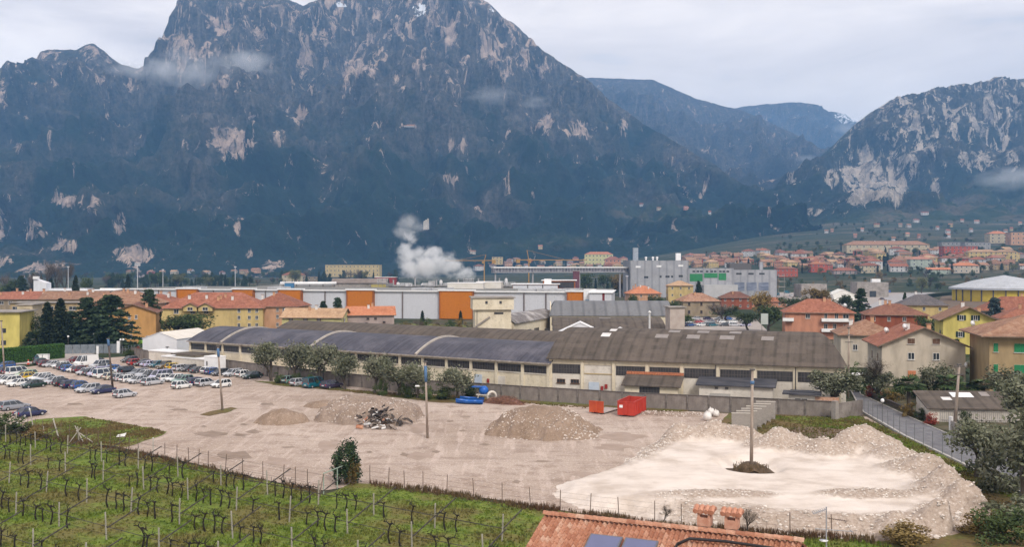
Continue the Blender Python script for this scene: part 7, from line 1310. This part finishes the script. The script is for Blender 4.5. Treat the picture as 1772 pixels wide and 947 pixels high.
for a in [('olive', 470, 660, 593, 70, 'olive tree nearest the parked dark green car on the wall', WG), ('olive', 508, 665, 594, 70, 'second olive along the wall, leaning over the green hatchback', WG), ('olive', 553, 670, 596, 75, 'olive with an open fork above the teal van', WG), ('olive', 596, 675, 612, 56, 'slim olive standing alone against the cream shed wall', WG), ('olive', 648, 682, 615, 64, 'round olive midway between the slim olive and the blue banded pole', WG), ('olive', 690, 686, 628, 67, 'loose olive left of the blue banded pole', WG), ('olive', 722, 690, 628, 56, 'olive half hidden by the blue banded pole', WG), ('olive', 790, 693, 636, 64, 'bushy young olive behind the blue boats', WG), ('bush', 765, 692, 664, 44, 'dark green scrub between the pole and the boats'), ('bush', 706, 690, 662, 34, 'dark scrub at the foot of the olives by the pole'), ('bush', 812, 690, 660, 34, 'dark scrub touching the old mixer'), ('bush', 482, 664, 645, 26, 'dark scrub under the first wall olive'), ('bush', 540, 670, 648, 30, 'dark scrub behind the teal van'), ('bush', 662, 685, 658, 26, 'dark scrub under the round olive'), ('bush', 515, 666, 646, 26, 'dark scrub behind the green hatchback'), ('bush', 740, 693, 668, 30, 'low dark scrub right of the blue banded pole'),
          ('olive', 1440, 712, 637, 88, 'wide dark olive beside the flat roofed hut'), ('bare', 1520, 690, 618, 84, 'silvery thin olive in front of the cream gable house'), ('olive', 1522, 692, 640, 52, 'low grey olive inside the garden before the cream gable house'), ('olive', 1612, 696, 630, 66, 'tall olive at the corner of the cream gable house'), ('palm', 1574, 712, 652, 52, 'fan palm in the middle of the lane garden'), ('palm', 1640, 705, 650, 54, 'fan palm beneath the tall garden olive'), ('palm', 1700, 700, 658, 50, 'fan palm against the beige house'), ('palm', 1670, 700, 662, 44, 'smaller fan palm behind the crossed arm pole'), ('bush', 1610, 702, 668, 50, 'dark evergreen under the tall garden olive'), ('olive', 1752, 712, 640, 90, 'feathery olive covering the beige house corner'), ('olive', 1780, 775, 662, 120, 'big grey olive above the garden shed end'), ('olive', 1688, 828, 726, 104, 'olive with a thick trunk at the lane fence'), ('olive', 1766, 880, 712, 165, 'largest dark olive at the bottom of the lane'), ('olivebush', 1722, 852, 768, 84, 'grey green olive thicket between the two lane trees'), ('olivebush', 1776, 840, 742, 90, 'grey olive thicket overhanging the lower lane'), ('olivebush', 1765, 905, 820, 100, 'low olive thicket under the largest dark olive'), ('olivebush', 1740, 790, 728, 70, 'olive thicket hiding the end of the slatted shed'), ('olivebush', 1700, 770, 730, 40, 'small olive thicket along the pale garden wall'), ('red', 1512, 688, 664, 26, 'scarlet shrub at the top of the lane garden'), ('autumnbush', 1545, 700, 675, 36, 'yellow green shrub in the lane garden'), ('autumnbush', 1572, 722, 695, 30, 'orange brown shrub beside the fan palm'), ('red', 1612, 736, 714, 22, 'dark red shrub at the shed corner'), ('bush', 1535, 696, 676, 30, 'green shrub near the scarlet one'), ('bush', 1600, 728, 708, 32, 'green shrub at the end of the dark garden wall'), ('bush', 1672, 738, 712, 34, 'bright shrub in front of the slatted shed'), ('bush', 1640, 688, 652, 44, 'dark evergreen between the two big houses'), ('conifer', 1655, 660, 588, 30, 'narrow dark evergreen squeezed between the two big houses'), ('bush', 1485, 680, 640, 36, 'dark shrub behind the wide olive'), ('bush', 1478, 668, 628, 30, 'evergreen shrub at the shed end by the carport'), ('bush', 1590, 690, 650, 46, 'dense evergreen behind the middle fan palm'), ('bush', 1555, 690, 655, 40, 'dark hedge plant behind the yellow green shrub'), ('bush', 1690, 716, 676, 44, 'dark evergreen behind the garden shed roof'), ('bush', 1735, 716, 680, 40, 'rounded dark shrub against the beige house foot'), ('bush', 1625, 712, 684, 40, 'dark leafy shrub left of the slatted shed'), ('bush', 1375, 706, 676, 22, 'climber clump on the flat roofed hut'),
          ('thuja', 600, 838, 764, 46, 'lone dark bushy cypress with a brown side at the meadow gate'), ('autumnbush', 609, 840, 790, 26, 'dead brown shrub leaning on the lone bushy cypress'), ('autumnbush', 1570, 944, 900, 90, 'brown bramble clump below the white gravel'), ('autumnbush', 1690, 925, 885, 60, 'brown scrub at the tip of the gravel bank'), ('bush', 1740, 940, 880, 110, 'dark scrub in the lower corner by the olives'), ('autumnbush', 1640, 905, 890, 30, 'tiny brown weed clump on the gravel rim'), ('bare', 1290, 925, 880, 40, 'thin bare shrub behind the chimneys'), ('bare', 1146, 906, 876, 34, 'thin bare shrub on the gravel toe fence'), ('bush', 10, 752, 718, 80, 'grey green bramble mound at the dark car'), ('autumnbush', 60, 762, 742, 44, 'brown bramble mound at the concrete posts'),
          ('cypress', 82, 606, 524, 24, 'shorter cypress of the dark pair behind the hedge'), ('cypress', 105, 607, 518, 27, 'taller cypress of the dark pair behind the hedge'), ('conifer', 124, 604, 540, 62, 'dark bushy conifer touching the cypress pair'), ('conifer', 152, 604, 516, 60, 'tall dark conifer in the middle of the left grove'), ('blue_spruce', 166, 602, 538, 70, 'bluish spruce with drooping boughs'), ('conifer', 192, 606, 512, 92, 'broad spreading conifer in front of the orange gable'), ('conifer', 258, 588, 502, 46, 'spiky dark conifer rising behind the orange gable'), ('conifer', 52, 606, 575, 26, 'small cone shaped conifer by the yellow block'), ('broadleaf', 62, 605, 570, 34, 'dark bush covering the lorry'), ('broadleaf', 75, 600, 545, 40, 'green tree behind the cypress pair'), ('broadleaf', 306, 590, 546, 52, 'round dark pine at the orange gable end'), ('broadleaf', 345, 590, 543, 56, 'round dark pine closest to the white warehouse'), ('broadleaf', 328, 588, 545, 46, 'round dark pine between its two neighbours'), ('bush', 222, 618, 600, 26, 'bushes at the gate railing'), ('bush', 235, 619, 604, 20, 'low shrub beside the gate railing'), ('red', 238, 612, 600, 22, 'reddish shrub before the white warehouse'),
          ('cypress', 131, 548, 478, 13, 'lone tall cypress over the row house roofs'), ('cypress', 57, 520, 474, 10, 'cypress behind the white chapel tower'), ('cypress', 88, 522, 480, 12, 'cypress at the end of the white chapel'), ('cypress', 221, 520, 476, 9, 'cypress among the pale far trees'), ('conifer', 560, 572, 522, 22, 'small conifer before the white panels, nearer the orange one'), ('conifer', 584, 574, 516, 26, 'pointed conifer before the white panels'), ('cypress', 731, 562, 538, 7, 'thin cypress against the white mill wall'), ('cypress', 797, 562, 538, 7, 'thin cypress against the big orange panel'), ('cypress', 1209, 532, 487, 13, 'stout cypress beside the mustard tower house'), ('broadleaf', 1330, 575, 528, 50, 'dense dark round tree by the white board'), ('broadleaf', 1295, 572, 540, 44, 'dark tree behind the scrap yard'), ('broadleaf', 1258, 556, 530, 44, 'greenish tree before the brick house'), ('bare', 1250, 558, 524, 56, 'thin bare tree by the ruined house'), ('autumn', 1315, 556, 505, 40, 'tall ochre tree above the red porch roof'), ('autumn', 1400, 545, 500, 56, 'golden brown tree in front of the concrete hall'), ('autumn', 1430, 545, 502, 40, 'rusty tree beside the golden brown one'), ('broadleaf', 1375, 548, 514, 50, 'green tree behind the pink house'), ('conifer', 1490, 560, 500, 34, 'dark conifer at the pink house corner'), ('broadleaf', 1462, 548, 510, 34, 'dark green tree behind the pink house roof'), ('broadleaf', 1606, 592, 548, 46, 'dark round evergreen beside the yellow gable'), ('blue_spruce', 1722, 575, 516, 34, 'bluish spruce below the upper red roof'), ('conifer', 1566, 545, 507, 12, 'thin fir before the slate roof'), ('broadleaf', 1742, 560, 536, 40, 'dark shrubs below the bluish spruce'), ('broadleaf', 1165, 552, 520, 30, 'dark tree beside the little orange tiled house'), ('broadleaf', 1095, 550, 510, 26, 'very dark tree before the little orange tiled house'), ('broadleaf', 1135, 548, 512, 36, 'green tree between orange house and mustard house'), ('yellowish', 1595, 508, 480, 20, 'yellow green poplar at the park road'), ('broadleaf', 1618, 500, 475, 20, 'bright round tree in the park'), ('broadleaf', 1185, 566, 545, 30, 'dark shrubs in front of the ruined house')]:
    T_(*a[:5], a[5], a[6] if len(a) > 6 else None)
for i in range(9): T_(('bush', 'autumnbush', 'bare')[i % 3], 690 + i * 15, 578 - (i % 2) * 6, 560 - (i % 4) * 3, 26, f'{ORD[i]} shrub of the green strip below the mill wall, from the unfinished house', 'shrubs below the mill wall')
for i, (px, top, w_) in enumerate([(78, 455, 30), (98, 449, 40), (112, 455, 30), (62, 470, 24), (8, 472, 26), (25, 484, 30), (38, 478, 26), (12, 492, 30), (150, 480, 22)]): T_(('bare', 'bare', 'bare', 'bare', 'bare', 'broadleaf', 'conifer', 'broadleaf', 'broadleaf')[i], px, 522, top, w_, f'{["tall bare", "tallest bare", "third bare", "slim bare", "bare edge", "round dark", "conical dark", "low dark", "leafy"][i]} tree of the grove around the white chapel', 'grove around the white chapel')
# far belts of trees
BZ = [('in the belt behind the mill roofs', 185, 470, 494, 500, 52, 470, 484), ('around the yellow barracks', 470, 690, 488, 493, 34, 466, 482), ('among the works and the bridge', 985, 1085, 500, 512, 14, 470, 494), ('between the far town houses', 1340, 1772, 432, 474, 210, 0, 0), ('in the town behind the grey works', 1185, 1400, 442, 468, 44, 0, 0), ('beyond the conveyor bridge', 805, 1085, 454, 470, 26, 0, 0), ('around the forecourt and park', 1330, 1772, 470, 506, 96, 0, 0), ('on the hazy terraced slope', 1340, 1772, 384, 430, 130, 0, 0), ('at the foot of the massif', 0, 560, 479, 485, 90, 0, 0)]
for zn, a, b, c, d_, n, t0, t1 in BZ:
    cn = {}; pts = sorted((trs.uniform(a, b), trs.uniform(c, d_)) for _ in range(n))
    for px, py in pts:
        kind = trs.choice(['broadleaf', 'broadleaf', 'conifer', 'bare', 'bare', 'broadleaf', 'autumn', 'cypress', 'yellowish'] if 'mill' not in zn and 'barracks' not in zn else ['conifer', 'conifer', 'broadleaf', 'bare', 'broadleaf', 'yellowish', 'cypress'])
        if 'slope' in zn or 'massif' in zn: kind = trs.choice(['broadleaf', 'broadleaf', 'bare'])
        if 'forecourt' in zn: kind = trs.choice(['autumnbush', 'bush', 'bare', 'broadleaf', 'autumn'])
        p = PT(px, py); cn[kind] = cn.get(kind, 0) + 1; h_ = (py - trs.uniform(t0, t1)) * p.y / FPX if t0 else trs.uniform(5, 11) * (1.3 if 'massif' in zn else .75 if 'forecourt' in zn else 1) * (1.4 if kind in ('cypress',) else 1); w_ = h_ * {'cypress': .2, 'conifer': .5, 'bare': .8}.get(kind, .85)
        tree(kind, (p.x, p.y, p.z - .3), h_, w_, f'{ORD[cn[kind] - 1]} {kind.replace("_", " ")} tree from car park side {zn}', f'trees {zn}')
# hedge
def hedge(name, label, pts, hgt, dep, m):
    rg = np.random.default_rng(4); Vs = []
    for a, b in zip(pts[:-1], pts[1:]):
        L_ = (b - a).length; n = int(L_ * 520); t_ = rg.random(n); face = rg.random(n); d = (b - a).normalized(); nn = Vector((-d.y, d.x, 0))
        off = np.where(face < .55, rg.normal(-dep / 2, .07, n), rg.uniform(-dep / 2, dep / 2, n)); z = np.where(face < .55, rg.uniform(.1, hgt, n), hgt + rg.normal(0, .08, n))
        c = np.array([a + (b - a) * float(q) + nn * float(o_) + Vector((0, 0, float(zz))) for q, o_, zz in zip(t_, off, z)]); u = rg.normal(0, 1, (n, 3)); u /= np.linalg.norm(u, axis=1)[:, None]; w_ = np.cross(u, rg.normal(0, 1, (n, 3))); w_ /= np.linalg.norm(w_, axis=1)[:, None]; Vs.append(np.stack([c - u * .14, c - w_ * .09, c + u * .14, c + w_ * .09], 1))
    V = np.concatenate(Vs).reshape(-1, 3); me = npmesh('foliage', V, np.arange(len(V)).reshape(-1, 4), m); me.attributes.new('tint', 'FLOAT', 'POINT').data.foreach_set('value', np.repeat(np.clip(rg.normal(.5, .25, len(V) // 4), 0, 1), 4).astype(np.float32))
    o = thing(name, label, 'hedge'); link('foliage', me, o); m2 = MB()
    for a, b in zip(pts[:-1], pts[1:]): c = (a + b) / 2; m2.box((c.x, c.y, hgt / 2 - .05), ((b - a).length, dep - .2, hgt - .15), math.atan2(b.y - a.y, b.x - a.x))
    m2.build('branch_core', mat('hedge_core', (.012, .022, .008), rough=.95), o)
hedge('hedge', 'long clipped bright green hedge in front of the yellow block', [P(-70, 636), P(20, 629), P(108, 620)], 3.4, 1.6, LM['hedge'])
hedge('hedge', 'dark clipped hedge line on the bank before the rotunda', [P(1600, 516), P(1660, 509), P(1720, 509)], 2.0, 2.0, LM['cypress'])
# ---------------------------------------------------------------- steam and wisps of cloud
def plume(name, label, D, blobs, dens, nscale, namp, depth, colr=(1, 1, 1), sharp=1.6, step=.35, stretch=(1, 1, 1)):
    m, t, v = volmat(name + '_vol', colr, 0, .0); v.inputs['Density'].default_value = 0; cs = [(Vector((XD(a, D), D + dd, ZD(b, D))), rx * D / FPX, ry * D / FPX) for a, b, rx, ry, dd in blobs]
    lo = Vector((min(c.x - rx * 1.5 for c, rx, ry in cs), D - depth, min(c.z - ry * 1.5 for c, rx, ry in cs))); hi = Vector((max(c.x + rx * 1.5 for c, rx, ry in cs), D + depth, max(c.z + ry * 1.5 for c, rx, ry in cs))); cen = (lo + hi) / 2
    co = N(t, 'TexCoord').outputs['Object']; acc = None
    for c, rx, ry in cs:
        mp = N(t, 'Mapping', vector_type='POINT'); s = (1 / rx, 1 / min(depth * .9, (rx + ry) * .6), 1 / ry); mp.inputs['Scale'].default_value = s; q = c - cen; mp.inputs['Location'].default_value = (-q.x * s[0], -q.y * s[1], -q.z * s[2]); t.links.new(co, mp.inputs[0])
        ln = N(t, 'VectorMath', operation='LENGTH'); t.links.new(mp.outputs[0], ln.inputs[0]); sb_ = N(t, 'Math', operation='SUBTRACT'); sb_.inputs[0].default_value = 1; t.links.new(ln.outputs['Value'], sb_.inputs[1])
        if acc is None: acc = sb_.outputs[0]
        else: mx = N(t, 'Math', operation='MAXIMUM'); t.links.new(acc, mx.inputs[0]); t.links.new(sb_.outputs[0], mx.inputs[1]); acc = mx.outputs[0]
    f = nz(t, coords(t, 'Object', stretch), nscale, 5, .62, .4); na = N(t, 'Math', operation='MULTIPLY_ADD'); t.links.new(f, na.inputs[0]); na.inputs[1].default_value = namp; t.links.new(acc, na.inputs[2])
    sh = N(t, 'Math', operation='MULTIPLY_ADD', use_clamp=True); t.links.new(na.outputs[0], sh.inputs[0]); sh.inputs[1].default_value = sharp; sh.inputs[2].default_value = -sharp * namp * .5
    dn = N(t, 'Math', operation='MULTIPLY'); t.links.new(sh.outputs[0], dn.inputs[0]); dn.inputs[1].default_value = dens; t.links.new(dn.outputs[0], v.inputs['Density'])
    m.cycles.volume_step_rate = step; d = hi - lo; o = MB().box((0, 0, 0), tuple(d)).build(name, m, None, False, cen); return struct(o, label, 'stuff')
plume('steam', 'thick white steam billowing from the mill roof', 575, [(800, 474, 20, 12, 0), (778, 462, 24, 18, 2), (760, 452, 24, 16, 4), (738, 460, 34, 22, 5), (712, 462, 26, 22, 8), (703, 440, 18, 18, 10), (745, 438, 20, 12, 6), (700, 425, 12, 10, 12), (722, 436, 16, 10, 8), (706, 410, 14, 12, 12)], .15, .15, 3.5, 17, (1, 1, 1), 1.5, .2)
plume('steam', 'thin drifting wisp of steam in front of the castle slope', 600, [(705, 385, 22, 18, 0), (722, 393, 20, 10, 0), (700, 402, 24, 14, 0)], .045, .13, 2.4, 12, (1, 1, 1), 1.4, .3)
plume('cloud', 'cloud wisp lying across the saddle of the massif', 3000, [(228, 118, 40, 18, 0), (285, 116, 46, 26, 0), (345, 128, 50, 28, 0), (385, 128, 60, 30, 0), (430, 112, 40, 22, 0), (310, 96, 30, 20, 0)], .0075, .011, 3.4, 130, (1, 1, 1), 1.1, .35, (.8, 1, 1.1))
plume('cloud', 'faint cloud wisps on the flank of the massif', 2950, [(850, 165, 44, 14, 0), (925, 176, 26, 14, 0), (470, 122, 20, 8, 0)], .004, .018, 2.6, 90, (1, 1, 1), 1.4, .6, (.6, 1, 1.4))
plume('cloud', 'low mist bank against the cliff mountain', 2700, [(1760, 306, 70, 22, 0), (1725, 312, 40, 12, 0)], .005, .016, 2.4, 90, (1, 1, 1), 1.4, .6, (.6, 1, 1.4))
plume('cloud', 'small mist patch in the far valley notch', 4300, [(1462, 222, 26, 12, 0), (1395, 274, 22, 8, 0)], .004, .012, 1.5, 90, (1, 1, 1), 1.4, .6)
